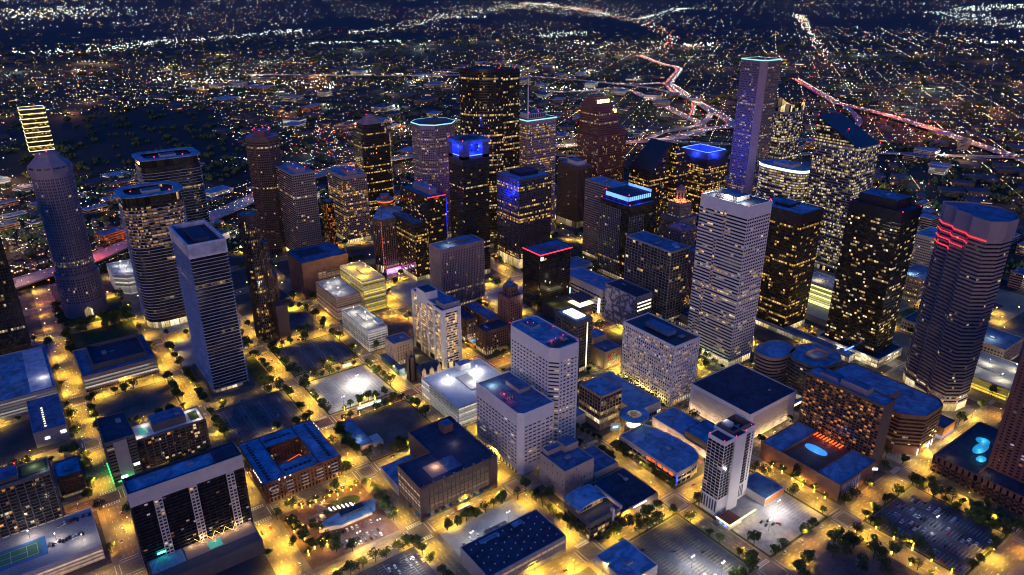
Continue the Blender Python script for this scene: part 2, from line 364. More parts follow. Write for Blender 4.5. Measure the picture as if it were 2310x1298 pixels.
# ================================================================== the towers
OT = 'office_tower'
t = tower(OT, 'dark slab tower ringed by thin pale ledges at every storey', 'office tower', 'the ledge-ringed slab tower', rect(-76, -40, 221, 299), 178, 'ledge', 'ledge',
          fh=3.75, sp=.10, so=1.25, pw=0, bay=3, top=15, base=9, par=5, clut=3, roof='roofd', lobby='few')
t.penthouse(-66, -50, 240, 285, 173, 3.5, 'dgray', 'roofd')
m = MB(); m.prism(t.L(rect(-80, -36, 214, 304)), 0, 4.2); m.prism(t.L(rect(-84, -30, 210, 306)), 0, .7); t.part('podium', m, M['dgray'])
m = MB()
for k in range(26): m.box(-76 - t.x + 1 + k * 1.35, -76 - t.x + 1.5 + k * 1.35, 221 - t.y - 2.2, 221 - t.y - 1.92, 165, 176)
for k in range(56): m.box(-76 - t.x - 2.2, -76 - t.x - 1.92, 221 - t.y + 1 + k * 1.35, 221 - t.y + 1.5 + k * 1.35, 165, 176)
t.part('crown_fins', m, M['ledge'])

t = tower(OT, 'slim reddish brown granite tower with chamfered corners beside dark corner lots', 'office tower', 'the slim brown tower', chamf(8, 28, 322, 345, 5), 167, 'brown', 'amber',
          fh=3.9, sp=.32, so=.2, pw=.9, po=.7, bay=2.6, top=6, base=7, clut=3, roof='roofm', lobby='ins')
t.facade(chamf(28, 35, 324, 346, [0, 4, 4, 0]), 0, 128, 'brown', 'amber', fh=3.9, sp=.32, so=.2, pw=.9, po=.7, bay=2.6, top=4, base=7, roof='roofm')
t.facade(chamf(35, 41, 327, 347, [0, 3, 3, 0]), 0, 84, 'brown', 'amber', fh=3.9, sp=.32, so=.2, pw=.9, po=.7, bay=2.6, top=4, base=7, roof='roofm')
m = MB(); m.prism(t.L(rect(27.5, 42, 306, 322)), 5, 50); m.prism(t.L(rect(29, 41, 309, 322)), 0, 5); t.part('annexe', m, M['brown'])
t.lamp(34, 306, 3.4, (1, .6, .2), 1500)

t = Bld(OT, 'round pale tower of small square windows with a domed crown', 'office tower', -158, 560, 'the round domed tower', 26)
t.facade(supere(-158, 560, 23.5, 23.5, 2, 28), 0, 200, 'lav', 'few', fh=4, sp=.36, so=.35, pw=.95, po=.3, bay=4, bays=[2] * 28, top=4, base=22, lobby=None)
t.facade(supere(-158, 560, 26.5, 26.5, 2, 28), 0, 62, 'lav', 'few', fh=4, sp=.36, so=.35, pw=1.0, po=.3, bays=[2] * 28, top=3, base=22, lobby=None)
m = MB(); rs = [(199, 25.4), (205.5, 25.4), (209, 24.2), (219, 14), (223, 12.5), (224, 11.5), (224.1, .1)]
for (za, ra), (zb, rb) in zip(rs, rs[1:]):
    a, b_ = supere(0, 0, ra, ra, 2, 8), supere(0, 0, rb, rb, 2, 8)
    for i in range(8):
        j = (i + 1) % 8; m.face([(*a[i], za), (*a[j], za), (*b_[j], zb), (*b_[i], zb)])
dm = t.part('dome', m, M['lav'])
m = MB()
for k in range(14):
    w = 2 * PI * k / 14; c, s_ = math.cos(w), math.sin(w)
    for q in (-.12, 0, .12):
        a = w + q; x, y = math.cos(a) * 24.5, math.sin(a) * 24.5; tx, ty = -math.sin(a) * .9, math.cos(a) * .9
        m.face([(x - tx, y - ty, 205.4), (x + tx, y + ty, 205.4), (x * .99 + tx, y * .99 + ty, 207.6), (x * .99 - tx, y * .99 - ty, 207.6)])
t.part('crown_window', m, M['dark'], dm)
m = MB(); m.face([(-4, -26.95, 3), (6, -26.95, 3), (6, -26.95, 12), (1, -26.95, 17), (-4, -26.95, 12)]); m.uv[0] = [(0, 0), (4, 0), (4, .6), (2, .9), (0, .6)]; t.part('arched_entrance', m, W['lobby'])
t.beacons([(-166, 552, 224), (-150, 552, 223), (-158, 556, 226)], 1.4)

def ledged_tower(label, short, cx, cy, a, bb, e, h, win, topdeck, red):
    t = Bld(OT, label, 'office tower', cx, cy, short, a)
    zs = 10 + 4.1 * round((h * .62 - 10) / 4.1)
    t.facade(supere(cx, cy, a, bb, e, 44), 0, zs + .2, 'dark', 'few', fh=4.1, sp=.30, so=.25, pw=.12, po=.15, bay=3, bays=[2] * 44, top=.1, base=10, lobby='lobby', roof='roofd', par=.1)
    t.facade(supere(cx, cy, a - .02, bb - .02, e, 44), zs, h - 12, 'dark', win, fh=4.1, sp=.42, so=.25, pw=.12, po=.15, bay=3, bays=[2] * 44, top=1.4, base=0, lobby=None, roof='roofd')
    m = MB(); P = supere(0, 0, a + .9, bb + .9, e, 44); I = supere(0, 0, a - .3, bb - .3, e, 44)
    for k in range(1, int((h - 24) / 4.1)): m.ring(P, I, 10 + k * 4.1 - .2, 10 + k * 4.1 + .25)
    t.part('sunshade_ledge', m, M['ledge'])
    m = MB(); m.band(supere(0, 0, a - 1, bb - 1, e, 44), h - 13, h - 1.5, [2] * 44); t.part('crown_glazing', m, W[topdeck])
    m = MB(); m.ring(supere(0, 0, a + 2.6, bb + 2.6, e, 44), supere(0, 0, a * .80, bb * .74, e, 44), h - 1.5, h); t.part('roof_ring', m, M['roof'])
    m = MB(); m.prism(supere(0, 0, a * .80, bb * .74, e, 44), h - 5, h - 4.5); t.part('roof', m, M['roofd'])
    t.penthouse(cx - 9, cx + 12, cy - 8, cy + 8, h - 4.5, 4.5, 'offw', 'roofm')
    t.clutter(cx - a * .6, cx + a * .6, cy - bb * .5, cy + bb * .5, h - 4.4, 5)
    t.beacons([(cx + x, cy + y, h + 1) for x, y in red], 1.3)
    return t
t = ledged_tower('rounded glass tower with blue ledges and a flat oval roof ring, next to ledge slab', 'the oval-roofed glass tower', -63, 470, 36, 31, 3.6, 180, 'orangestrip', 'few', [(-22, -4), (20, -22)])
ledged_tower('tall rounded glass tower behind the oval-roofed one, near the park', 'the rear rounded glass tower', -6, 628, 41, 31, 6, 190, 'few', 'none', [(-20, -18), (18, -22)])

t = tower(OT, 'dark octagonal tower with stepped top ringed by red beacons', 'office tower', 'the dark octagonal tower', supere(147, 658, 27, 27, 2, 8), 195, 'dbrown', 'few',
          fh=3.9, sp=.42, so=.5, pw=.8, po=.6, bay=3, top=5, base=9, clut=3, roof='roof', lobby='ins')
m = MB(); m.prism(supere(0, 0, 14, 14, 2, 8), 194, 203); p = t.part('penthouse', m, M['dbrown'])
m = MB(); m.prism(supere(0, 0, 15.5, 15.5, 2, 8), 203, 204); t.part('penthouse_roof', m, M['roofm'], p)
t.beacons([(147 + 14 * math.cos(k * 1.05), 658 + 14 * math.sin(k * 1.05), 205) for k in range(6)], 1.3)
for k in range(5): t.lamp(147 + 17 * math.cos(k * 1.05 + 3.4), 658 + 17 * math.sin(k * 1.05 + 3.4), 201, (1, .05, .25), 130, 1)

for nm, x0, x1, y0, y1, h, win, lab in (('A', 155, 191, 560, 645, 148, 'few', 'beige stone twin tower nearer the dark octagonal tower, red beacons on its roof'), ('B', 256, 298, 602, 672, 121, 'gold', 'shorter beige stone twin tower with most rooms lit at the bottom')):
    t = tower(OT, lab, 'office tower', 'the beige twin tower', rect(x0, x1, y0, y1), h, 'beige', win, fh=3.8, sp=.36, so=.45, pw=.75, po=.45, bay=3.3, top=2.2, base=9,
              pier_skip=(3,), clut=2, roof='roof', pent=(.3, .7, .12, .6, 6, 'beige', 'roof'), red=(4,))
    t.beacons([(x0 + 13, y0 + 10, h + 6.5), (x0 + 26, y0 + 12, h + 6.5)], 1.2)

tower('office_building', 'narrow black block with glowing orange strips squeezed between beige twins', 'office block', 'the narrow black block', rect(212, 224, 577, 600), 90, 'dark', 'orange', fh=3.6, sp=.3, pw=.2, po=.2, bay=2, top=3, base=4, clut=1, roof='roof')

# black stepped glass tower with a ziggurat cap
t = tower(OT, 'black stepped glass tower with granite ziggurat cap and gold office floors', 'office tower', 'the black ziggurat tower', chamf(332, 390, 678, 730, 6), 168, 'dark', 'rows', fh=3.9, sp=.4, so=.1, pw=.12, po=.12, bay=2.2, top=2, base=8, clut=0, roof='roofm')
for i, (q, za, zb) in enumerate(((5, 168, 178), (9, 178, 187))):
    t.facade(chamf(332 + q, 390 - q, 678 + q, 730 - q, 7), za - 1.1, zb, 'dark', 'rows', fh=3.9, sp=.4, so=.1, pw=.12, po=.12, bay=2.2, top=1.5, base=0, roof='roofm')
m = MB()
for k in range(7): m.prism(chamf(-20 + k * 2.3, 20 - k * 2.3, -18 + k * 2.1, 18 - k * 2.1, 5), 186 + k * 2.1, 188.1 + k * 2.1)
t.part('ziggurat_cap', m, M['lav'])
t.beacons([(352, 700, 202), (372, 702, 204)], 1.4)

t = tower(OT, 'purple granite octagon tower with pale green neon around its roof edge', 'office tower', 'the neon-edged purple tower', chamf(378, 446, 530, 596, 18), 203, 'lav', 'punch', fh=3.9, sp=.42, so=.5, pw=1.0, po=.5, bay=3, top=4, base=8, clut=6, roof='roofm', pent=(.3, .7, .3, .7, 5))
m = MB(); P = t.L(chamf(378, 446, 530, 596, 18)); m.ring(offs(P, 1.1), offs(P, .55), 201.6, 203.2); t.part('neon_edge', m, G['cyan'])
t.lamp(385, 524, 60, (.45, .15, 1), 26000, 4); t.lamp(440, 520, 120, (.45, .12, 1), 26000, 4)

# twin quarter-cylinder glass tower
t = Bld(OT, 'tallest black glass tower of two offset quarter round shafts', 'office tower', 458, 464, 'the tallest black glass tower', 38)
def quarter(cx, cy, r, a0, n=12): return [(cx, cy)] + [(cx + r * math.cos(a0 + PI / 2 * k / n), cy + r * math.sin(a0 + PI / 2 * k / n)) for k in range(n + 1)]
t.facade(quarter(468, 484, 50, PI), 0, 297, 'dark', 'wells', fh=4.05, sp=.34, so=.08, pw=.1, po=.1, bay=1.8, top=3, base=9, roof='roofd', lobby='ins')
t.facade(quarter(463, 446, 47, 0), 0, 294, 'dark', 'wells', fh=4.05, sp=.34, so=.08, pw=.1, po=.1, bay=1.8, top=3, base=9, roof='roofd', lobby='ins')
t.beacons([(500, 447, 295), (424, 478, 298), (462, 436, 298)], 1.3)

# tower with the open blue-lit crown
t = tower(OT, 'black tower with open square crown glowing blue inside', 'office tower', 'the blue-crowned black tower', rect(333, 378, 344, 384), 186, 'dark', 'few', fh=3.9, sp=.4, so=.2, pw=.15, po=.2, bay=3, top=8, base=9, clut=0, roof='roofd')
x0, x1, y0, y1 = -22.5, 22.5, -20, 20
for px, py in ((x0, y0), (x1 - 11, y0), (x0, y1 - 11), (x1 - 11, y1 - 11)): m = MB(); m.box(px, px + 11, py, py + 11, 185, 208); t.part('crown_pier', m, M['blueg'])
m = MB(); m.box(x0, x1, y0, y1, 190.02 - 5, 190); t.part('crown_floor', m, M['blueg'])
m = MB(); m.ring(rect(x0 - 2, x1 + 2, y0 - 2, y1 + 2), rect(x0 + 7, x1 - 7, y0 + 7, y1 - 7), 208, 213); m.prism(rect(x0 + 6.9, x1 - 6.9, y0 + 6.9, y1 - 6.9), 208.2, 209); t.part('crown_roof', m, M['roofm'])
m = MB(); m.prism(supere(0, 0, 13, 13), 212.2, 213.05); t.part('roof_well', m, M['roofd'])
m = MB()
for a in (y0 + .5, y1 - .9): m.box(x0 + 11.5, x1 - 11.5, a, a + .4, 190.3, 191.2)
for a in (x0 + .5, x1 - .9): m.box(a, a + .4, y0 + 11.5, y1 - 11.5, 190.3, 191.2)
t.part('neon_bar', m, G['bluew'])
for q in ((345, 356), (366, 356), (345, 372), (366, 372)): t.lamp(*q, 200, (.01, .03, 1), 46000, 2)
t.lamp(355.5, 337, 201, (.01, .03, 1), 30000, 2); t.lamp(327, 364, 201, (.01, .03, 1), 30000, 2)
t.beacons([(333, 344, 214), (378, 344, 214), (333, 384, 214), (378, 384, 214)], 1.2)

t = tower(OT, 'blue-washed dark tower with gridded gold floors and a tall columned base', 'office tower', 'the blue-washed gridded tower', rect(425, 488, 332, 391), 146, 'blueg', 'rows', fh=3.9, sp=.3, so=.35, pw=.5, po=.5, bay=7, every=1, bays=[18, 17, 18, 17], top=2.5, base=17, clut=3, roof='roof', lobby='lobby')
t.penthouse(440, 474, 348, 378, 145, 6, 'dark', 'roofd')
t.lamp(415, 360, 118, (.01, .03, 1), 60000, 3); t.lamp(412, 345, 132, (.01, .03, 1), 45000, 3)
t.lamp(430, 328, 6, (1, .7, .2), 2500, 1); t.lamp(470, 328, 6, (1, .7, .2), 2500, 1)

t = tower(OT, 'white travertine tower with neon roof edge and a tall slender antenna', 'office tower', 'the antenna tower', rect(514, 575, 429, 472), 212, 'lav', 'gold', fh=3.9, sp=.48, so=.45, pw=.6, po=.35, bay=2.4, top=5, base=9, clut=0, roof='roofm')
m = MB(); P = t.L(rect(514, 575, 429, 472)); m.ring(offs(P, 1.2), offs(P, .6), 210.4, 212.2); t.part('neon_edge', m, G['cyan'])
p = t.penthouse(525, 562, 440, 464, 211, 9, 'offw', 'roofm', False)
m = MB()
for k in range(9): m.box(525.8 + k * 4 - t.x, 528.4 + k * 4 - t.x, 439.7 - t.y, 439.95 - t.y, 213, 219)
t.part('penthouse_opening', m, M['dark'], p)
m = MB(); m.tube((-20, -9, 211), (-20, -9, 262), 1.3, .9); m.tube((-20, -9, 262), (-20, -9, 288), .55, .12); t.part('antenna', m, M['white'])
t.beacons([(524.5, 441.5, 262), (530, 446, 221), (550, 446, 221), (560, 460, 221)], 1.3)

t = tower(OT, 'glass block with red line along its eave and a white rooftop plant box', 'office block', 'the red-eaved glass block', rect(288, 320, 375, 458), 131, 'dark', 'amber', fh=3.9, sp=.36, so=.1, pw=.12, po=.1, bay=2.4, top=2, base=8, clut=2, roof='roofm')
t.penthouse(300, 312, 388, 440, 130, 9, 'steel', 'roof'); t.beacons([(301, 389, 140), (311, 439, 140)], 1.4)
t.facade(rect(268, 288, 382, 452), 0, 92, 'dark2', 'amber', fh=3.9, sp=.3, so=.1, pw=.12, po=.1, bay=2.4, top=4, base=8, roof='roofm')
m = MB(); P = t.L(rect(288, 320, 375, 458)); m.box(288 - t.x, 320 - t.x, 375 - t.y - .8, 375 - t.y - .3, 130, 130.8); t.part('neon_edge', m, G['redline'])
m = MB(); m.box(320 - t.x - .1, 320 - t.x + .4, 375 - t.y - .7, 375 - t.y - .2, 12, 128); t.part('neon_corner', m, G['bluep'])

# hotel with the revolving restaurant drum
t = tower('hotel', 'dark brown finned hotel with folded blue roof and drum restaurant on top', 'hotel', 'the hotel with the rooftop drum', [(243, 441), (283, 441), (300, 452), (300, 490), (262, 490), (237, 458)], 88, 'dbrown', 'aptd', fh=3.6, sp=.2, so=.1, pw=1.1, po=.9, bay=3.6, top=9, base=13, clut=0, roof='roof', lobby='lobby', par=.6)
m = MB(); P = t.L([(243, 441), (283, 441), (300, 452), (300, 490), (262, 490), (237, 458)]); Q = t.L([(258, 470), (270, 470), (280, 474), (280, 482), (268, 484), (258, 478)])
for i in range(6):
    j = (i + 1) % 6; m.face([(*P[i], 88.1), (*P[j], 88.1), (*Q[j], 97), (*Q[i], 97)])
m.face([(*q, 97) for q in Q]); t.part('folded_roof', m, M['roof'])
m = MB()
for a, b_ in ((0, 0), (1, 1)): m.tube((*P[a], 88.6), (*Q[b_], 97.4), .7, .7, 4)
t.part('roof_rib', m, M['tan'])
m = MB(); m.prism(supere(270 - t.x, 478 - t.y, 7, 7), 96, 103); m.prism(supere(270 - t.x, 478 - t.y, 7.5, 7.5), 110, 116)
dr = t.part('restaurant_drum', m, M['terr'])
m = MB(); m.prism(supere(270 - t.x, 478 - t.y, 13, 13), 102.5, 105); m.prism(supere(270 - t.x, 478 - t.y, 13.5, 13.5), 107.6, 109.2); t.part('drum_floor', m, M['terr'], dr)
m = MB(); m.prism(supere(270 - t.x, 478 - t.y, 12, 12), 105, 107.6, 0, False, False); t.part('drum_window', m, G['orange'], dr)
m = MB(); m.prism(supere(270 - t.x, 478 - t.y, 13.4, 13.4), 109.22, 109.5); m.prism(supere(270 - t.x, 478 - t.y, 7.4, 7.4), 116.02, 116.3); t.part('drum_roof', m, M['roof'], dr)
m = MB(); m.box(243 - t.x, 296 - t.x, 434 - t.y, 441 - t.y, 0, 9); t.part('podium', m, M['white'])
m = MB(); m.box(242.6 - t.x, 296.4 - t.x, 433.6 - t.y, 434 - t.y, 8.2, 9.4); t.part('neon_edge', m, G['mag'])
for k in range(4): t.lamp(250 + k * 13, 428, 7, (1, .45, .95), 5000, 1)
m = MB()
for k in range(18): m.box(242.2 - t.x, 242.6 - t.x, 440.4 - t.y, 440.8 - t.y, 8 + k * 4.4, 10.6 + k * 4.4)
t.part('corner_light', m, G['orange'])

# brown corner block with the lit garage bays
t = tower('parking_garage', 'dark brown corner block with blank brick walls and lit garage bays', 'parking garage', 'the dark brown corner block', chamf(104, 174, 416, 480, [0, 0, 0, 6]), 57, 'brick', None, fh=3.4, sp=.3, so=0.02, pw=0, top=20, base=4, clut=0, roof='roofm', lobby=None)
m = MB(); P = [(126 - t.x, 415.6 - t.y), (173 - t.x, 415.6 - t.y)]
for k in range(9): m.face([(P[0][0], P[0][1], 12 + k * 3.2), (P[1][0], P[1][1], 12 + k * 3.2), (P[1][0], P[1][1], 14 + k * 3.2), (P[0][0], P[0][1], 14 + k * 3.2)], 0, [(k * 50, k), (k * 50 + 40, k), (k * 50 + 40, k + .99), (k * 50, k + .99)])
t.part('lit_garage_level', m, W['garage'])
m = MB()
for k in range(8): m.box(P[0][0] + k * 6.7 - .5, P[0][0] + k * 6.7 + .5, P[0][1] - .6, P[0][1] + .3, 10, 42)
t.part('garage_pier', m, M['brick'])
t.penthouse(112, 150, 440, 470, 55.9, 1.2, 'dgray', 'roofd', False); t.clutter(120, 168, 420, 475, 56, 6)
m = MB(); m.tube((42, -4, 30), (46, 0, 62), 4, .4, 8); t.part('corner_spire', m, M['steel'])

def garage(label, short, poly, h, wall, win, deck, fh=3.3, lamps=(), lampcol=(1, .95, .85), lp=3000, pw=.35, so=.1, sp=.36, cars=0, name='parking_garage', stair=None, ramp=True):
    t = tower(name, label, 'parking garage', short, poly, h, wall, win, fh=fh, sp=sp, so=so, pw=pw, po=.35, bay=8, every=1, top=1.3, base=0, par=1.1, clut=0, roof=deck)
    x0, x1, y0, y1 = t.bb
    m = MB()
    for i, (x, y) in enumerate(lamps):
        m = MB(); m.tube((0, 0, 0), (0, 0, 8), .16, .1, 5); m.box(-1.4, 1.4, -.12, .12, 7.9, 8.1); m.box(-1.5, -.8, -.3, .3, 7.75, 7.95); m.box(.8, 1.5, -.3, .3, 7.75, 7.95)
        o = t.part('deck_lamp', m, M['pole']); o.location = (x - t.x, y - t.y, h - 1)
        m = MB(); m.octa(0, 0, 7.7, .55); q = m.obj('lamp_head', G['white'], o)
        t.lamp(x, y, h + 6.2, lampcol, lp, .6)
    if ramp:
        m = MB(); m.box(-(x1 - x0) * .1, (x1 - x0) * .1, -(y1 - y0) * .22, (y1 - y0) * .22, h - 1.05, h - .2); t.part('ramp_wall', m, M['gray'])
        m = MB()
        for k in range(int((y1 - y0 - 8) / 2.8)):
            for xx in (x0 + 2, x1 - 7): m.box(xx - t.x, xx + 5 - t.x, y0 + 4 + k * 2.8 - t.y, y0 + 4.16 + k * 2.8 - t.y, h - 1.05, h - 1.055 + .01, 0, False)
        t.part('stall_lines', m, M['paint'])
    if stair:
        sx0, sx1, sy0, sy1, sh = stair; m = MB(); m.prism(t.L(rect(sx0, sx1, sy0, sy1)), h - 1, h + sh); p = t.part('stair_tower', m, M[wall])
        m = MB(); m.face([(x, y, h + sh + .02) for x, y in offs(t.L(rect(sx0, sx1, sy0, sy1)), -.2)]); t.part('stair_roof', m, M['roof'], p)
    return t
garage('pink brick garage with open ribbed levels and round corner turret', 'the pink brick garage', rect(111, 146, 318, 388), 36, 'pink', 'garage', 'deck', lamps=((122, 335), (133, 372), (118, 360)), lp=6000)
garage('tall garage with yellow-lit levels and glowing yellow roof deck', 'the yellow-lit garage', rect(153, 186, 323, 398), 48, 'offw', 'garagey', 'deck', lamps=((162, 340), (176, 360), (164, 382)), lampcol=(1, .62, .03), lp=26000)
garage('small white open garage, glaring deck lights on its roof', 'the small white garage', rect(108, 134, 216, 294), 29, 'white', 'garagew', 'deck', lamps=((116, 235), (124, 256), (118, 278)), lp=9000, lampcol=(1, .93, .7), stair=(126, 134, 226, 240, 2))
garage('white windowless parking deck with dazzling flood lights before the two-tier tower', 'the dazzling white deck', rect(108, 184, 9, 84), 25, 'white2', 'garagew', 'roofw', lamps=((128, 62), (148, 40), (164, 60)), lp=13000, stair=(150, 164, 72, 82, 6))
garage('curved white garage with bright roof by the freeway', 'the bright freeway garage', chamf(-112, -42, 587, 660, [16, 10, 0, 0]), 30, 'white2', 'garagew', 'deck', lamps=((-92, 612), (-66, 632), (-95, 640)), lp=12000)

tower(OT, 'grey pinstriped slab tower, work lights glaring on its roof', 'office tower', 'the pinstriped grey slab', rect(244, 314, 266, 296), 91, 'lav', 'few', fh=3.8, sp=.3, so=.1, pw=1.1, po=1.0, bay=2.6, top=4, base=5, clut=7, roof='roofm', pent=(.3, .85, .45, .9, 3)).lamp(262, 276, 97, (1, .95, .85), 5000)

t = tower('hotel', 'dark mirrored hotel block outlined along its roof by one red neon line', 'hotel', 'the red-outlined mirrored hotel', chamf(350, 409, 183, 222, [0, 6, 0, 0]), 85, 'dark', 'few', fh=3.6, sp=.18, so=.1, pw=.12, po=.12, bay=2.6, top=4, base=10, clut=4, roof='roofm', pent=(.3, .75, .3, .8, 3), lobby='ins')
m = MB(); x, y = 350 - t.x, 183 - t.y; m.box(x - .9, x - .3, y - .5, y + 39, 83.6, 84.6); m.box(x - .9, x + 56, y - .9, y - .3, 83.6, 84.6); t.part('neon_edge', m, G['redline'])
m = MB(); m.box(x + .6, x + 4.5, y - .5, y - .2, 76, 81); t.part('corner_sign', m, G['sign'])
m = MB(); m.box(x + 3, x + 58, y - 46, y - .2, 0, 15); pd = t.part('podium', m, M['dbrown'])
m = MB(); m.box(x + 4, x + 30, y - 45, y - 2, 15.02, 15.3); t.part('garden_terrace', m, M['grass'], pd)
m = MB(); m.box(x + 32, x + 58.5, y - 46.5, y - 20, 22, 24); t.part('canopy_roof', m, M['dgray'], pd)
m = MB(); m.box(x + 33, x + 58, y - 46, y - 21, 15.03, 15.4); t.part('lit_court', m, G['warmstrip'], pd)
for q in ((360, 150), (374, 148), (362, 168), (384, 160)): t.lamp(*q, 19, (1, .6, .2), 1500)

# white tower of two shifted slabs
t = tower('apartment_building', 'white tower of two shifted slabs, lit horizontal windows above the church', 'apartment building', 'the white double-slab tower', rect(159, 184, 122, 143), 77, 'white', 'yroom', fh=3.2, sp=.40, so=.2, pw=4.2, po=.4, bays=[9, 8, 9, 8], pb=[1, 1, 1, 1], every=1, top=3, base=9, clut=0, roof='roofm', lobby='ins')
t.facade(rect(162, 188, 143.05, 199), 0, 77, 'white', 'yroom', fh=3.2, sp=.40, so=.2, pw=3.2, po=.4, bays=[9, 20, 9, 20], pb=[1, 3, 1, 3], top=3, base=9, lobby='ins', roof='roofm')
m = MB(); m.prism(t.L(rect(159.5, 176, 160, 182)), 70, 86); p = t.part('lift_tower', m, M['white']); m = MB(); m.face([(x, y, 86.03) for x, y in t.L(rect(160, 175.5, 160.5, 181.5))]); t.part('lift_tower_roof', m, M['roofd'], p)
t.penthouse(164, 186, 126, 144, 76, 6, 'gray', 'roofm')
for k in range(3): t.lamp(150, 122 + k * 25, 3, (1, .72, .25), 2500)

t = tower('hotel', 'old brown brick hotel wing around a small lit pool', 'hotel', 'the old brick hotel', rect(219, 256, 122, 145), 32, 'brick', 'apt', fh=3.7, sp=.4, so=.15, pw=1.5, po=.15, bay=3.2, top=2, base=6, clut=2, roof='roofd', lobby='lobby')
t.facade(rect(219, 236, 166, 204), 0, 31, 'brick', 'apt', fh=3.7, sp=.4, so=.15, pw=1.5, po=.15, bay=3.2, top=2, base=6, roof='roofd')
t.facade(rect(240, 258, 145.1, 204), 0, 34, 'brick', 'apt', fh=3.7, sp=.4, so=.15, pw=1.5, po=.15, bay=3.2, top=2, base=6, roof='roofm')
m = MB(); m.prism(t.L(supere(226, 157, 5, 3.5, 2.5)), 4.6, 5); t.part('pool', m, G['pool']); m = MB(); m.prism(t.L(rect(217, 240, 145.1, 166)), 0, 4.5); t.part('pool_deck', m, M['terr'])
for q in ((221, 149), (221, 158), (223, 163)): t.lamp(*q, 7, (1, 1, .9), 900)
t = tower('office_building', 'stepped brick tower with setback crown behind the old hotel', 'office block', 'the stepped brick tower', rect(258.2, 280, 130, 152), 64, 'brick', 'aptd', fh=3.7, sp=.4, so=.15, pw=1.6, po=.2, bay=3.2, top=3, base=6, clut=0, roof='roofm')
t.facade(chamf(262, 277, 133, 149, 3), 62.9, 76, 'brick', 'aptd', fh=4, sp=.4, so=.2, pw=1.2, po=.2, bay=3, top=2, base=0, roof='roofm')
m = MB(); m.prism(supere(0, 0, 5, 5, 2, 8), 75, 79); m.tube((0, 0, 79), (0, 0, 88), .3, .1); t.part('cupola', m, M['roofm']); t.lamp(283, 128, 60, (1, .95, .8), 4000)

t = tower('office_building', 'small brown stone block of three storeys beside the church', 'office block', 'the small brown stone block', rect(116, 141, 164, 187), 30, 'tan', 'few', fh=4, sp=.5, so=.15, pw=2.4, po=.1, bay=3.8, top=4, base=5, clut=2, roof='roofm')
m = MB(); m.prism(t.L(rect(109, 116, 140, 187)), 0, 8); m.prism(t.L(rect(108, 116, 140, 187)), 8, 8.6, 0); t.part('arcade', m, M['roofm'])

# church
t = Bld('church', 'dark stone gothic church with square battlemented tower and floodlit gables', 'church', 130, 120, 'the gothic church', 20)
def gable(mb, x0, x1, y0, y1, z0, ze, zr, axis='x', mi=0):
    if axis == 'x':
        ym = (y0 + y1) / 2
        a = [(x0, y0, ze), (x1, y0, ze), (x1, ym, zr), (x0, ym, zr), (x0, y1, ze), (x1, y1, ze)]
        mb.face([a[0], a[1], a[2], a[3]], mi); mb.face([a[3], a[2], a[5], a[4]], mi); mb.face([a[0], a[3], a[4]], mi); mb.face([a[1], a[5], a[2]], mi)
    else:
        xm = (x0 + x1) / 2
        a = [(x0, y0, ze), (x0, y1, ze), (xm, y1, zr), (xm, y0, zr), (x1, y0, ze), (x1, y1, ze)]
        mb.face([a[0], a[3], a[2], a[1]], mi); mb.face([a[3], a[4], a[5], a[2]], mi); mb.face([a[0], a[4], a[3]], mi); mb.face([a[1], a[2], a[5]], mi)
m = MB(); m.prism(t.L(rect(121, 148, 108, 129)), 0, 12); m.prism(t.L(rect(121, 131, 129, 146)), 0, 11); t.part('wall', m, M['dbrown'])
m = MB(); gable(m, 121 - t.x - .4, 148 - t.x, 108 - t.y - .4, 129 - t.y, 0, 12, 20); gable(m, 120.6 - t.x, 131.4 - t.x, 129 - t.y, 146 - t.y, 0, 11, 17, 'y'); t.part('roof', m, M['roofd'])
m = MB()
for x, zt in ((124, 20), (134, 19), (144, 20)): m.prism(t.L(rect(x - 2.6, x + 2.6, 107, 108.2)), 0, zt - 3); m.face([(x - 2.6 - t.x, 107 - t.y, zt - 3), (x + 2.6 - t.x, 107 - t.y, zt - 3), (x - t.x, 107 - t.y, zt + 1)])
t.part('stone_gable', m, M['tan'])
m = MB(); m.prism(t.L(rect(113, 121, 121, 129)), 0, 30)
for a, c in ((113, 121), (119.4, 121), (113, 127.4), (119.4, 127.4)): m.prism(t.L(rect(a, a + 1.6, c, c + 1.6)), 0, 34)
for k in range(3): m.prism(t.L(rect(114.8 + k * 1.7, 115.6 + k * 1.7, 121, 121.5)), 30, 31.4); m.prism(t.L(rect(113, 113.5, 122.8 + k * 1.7, 123.6 + k * 1.7)), 30, 31.4)
t.part('bell_tower', m, M['dbrown'])
m = MB()
for x in (123, 128.5, 134, 139.5, 144): m.face([(x - .7 - t.x, 106.93 - t.y, 4), (x + .7 - t.x, 106.93 - t.y, 4), (x + .7 - t.x, 106.93 - t.y, 10), (x - t.x, 106.93 - t.y, 12), (x - .7 - t.x, 106.93 - t.y, 10)])
t.part('window', m, M['dark'])
for q in ((124, 101), (134, 100), (144, 101), (116, 134), (116, 142)): t.lamp(*q, 3.5, (1, .8, .45), 7000)

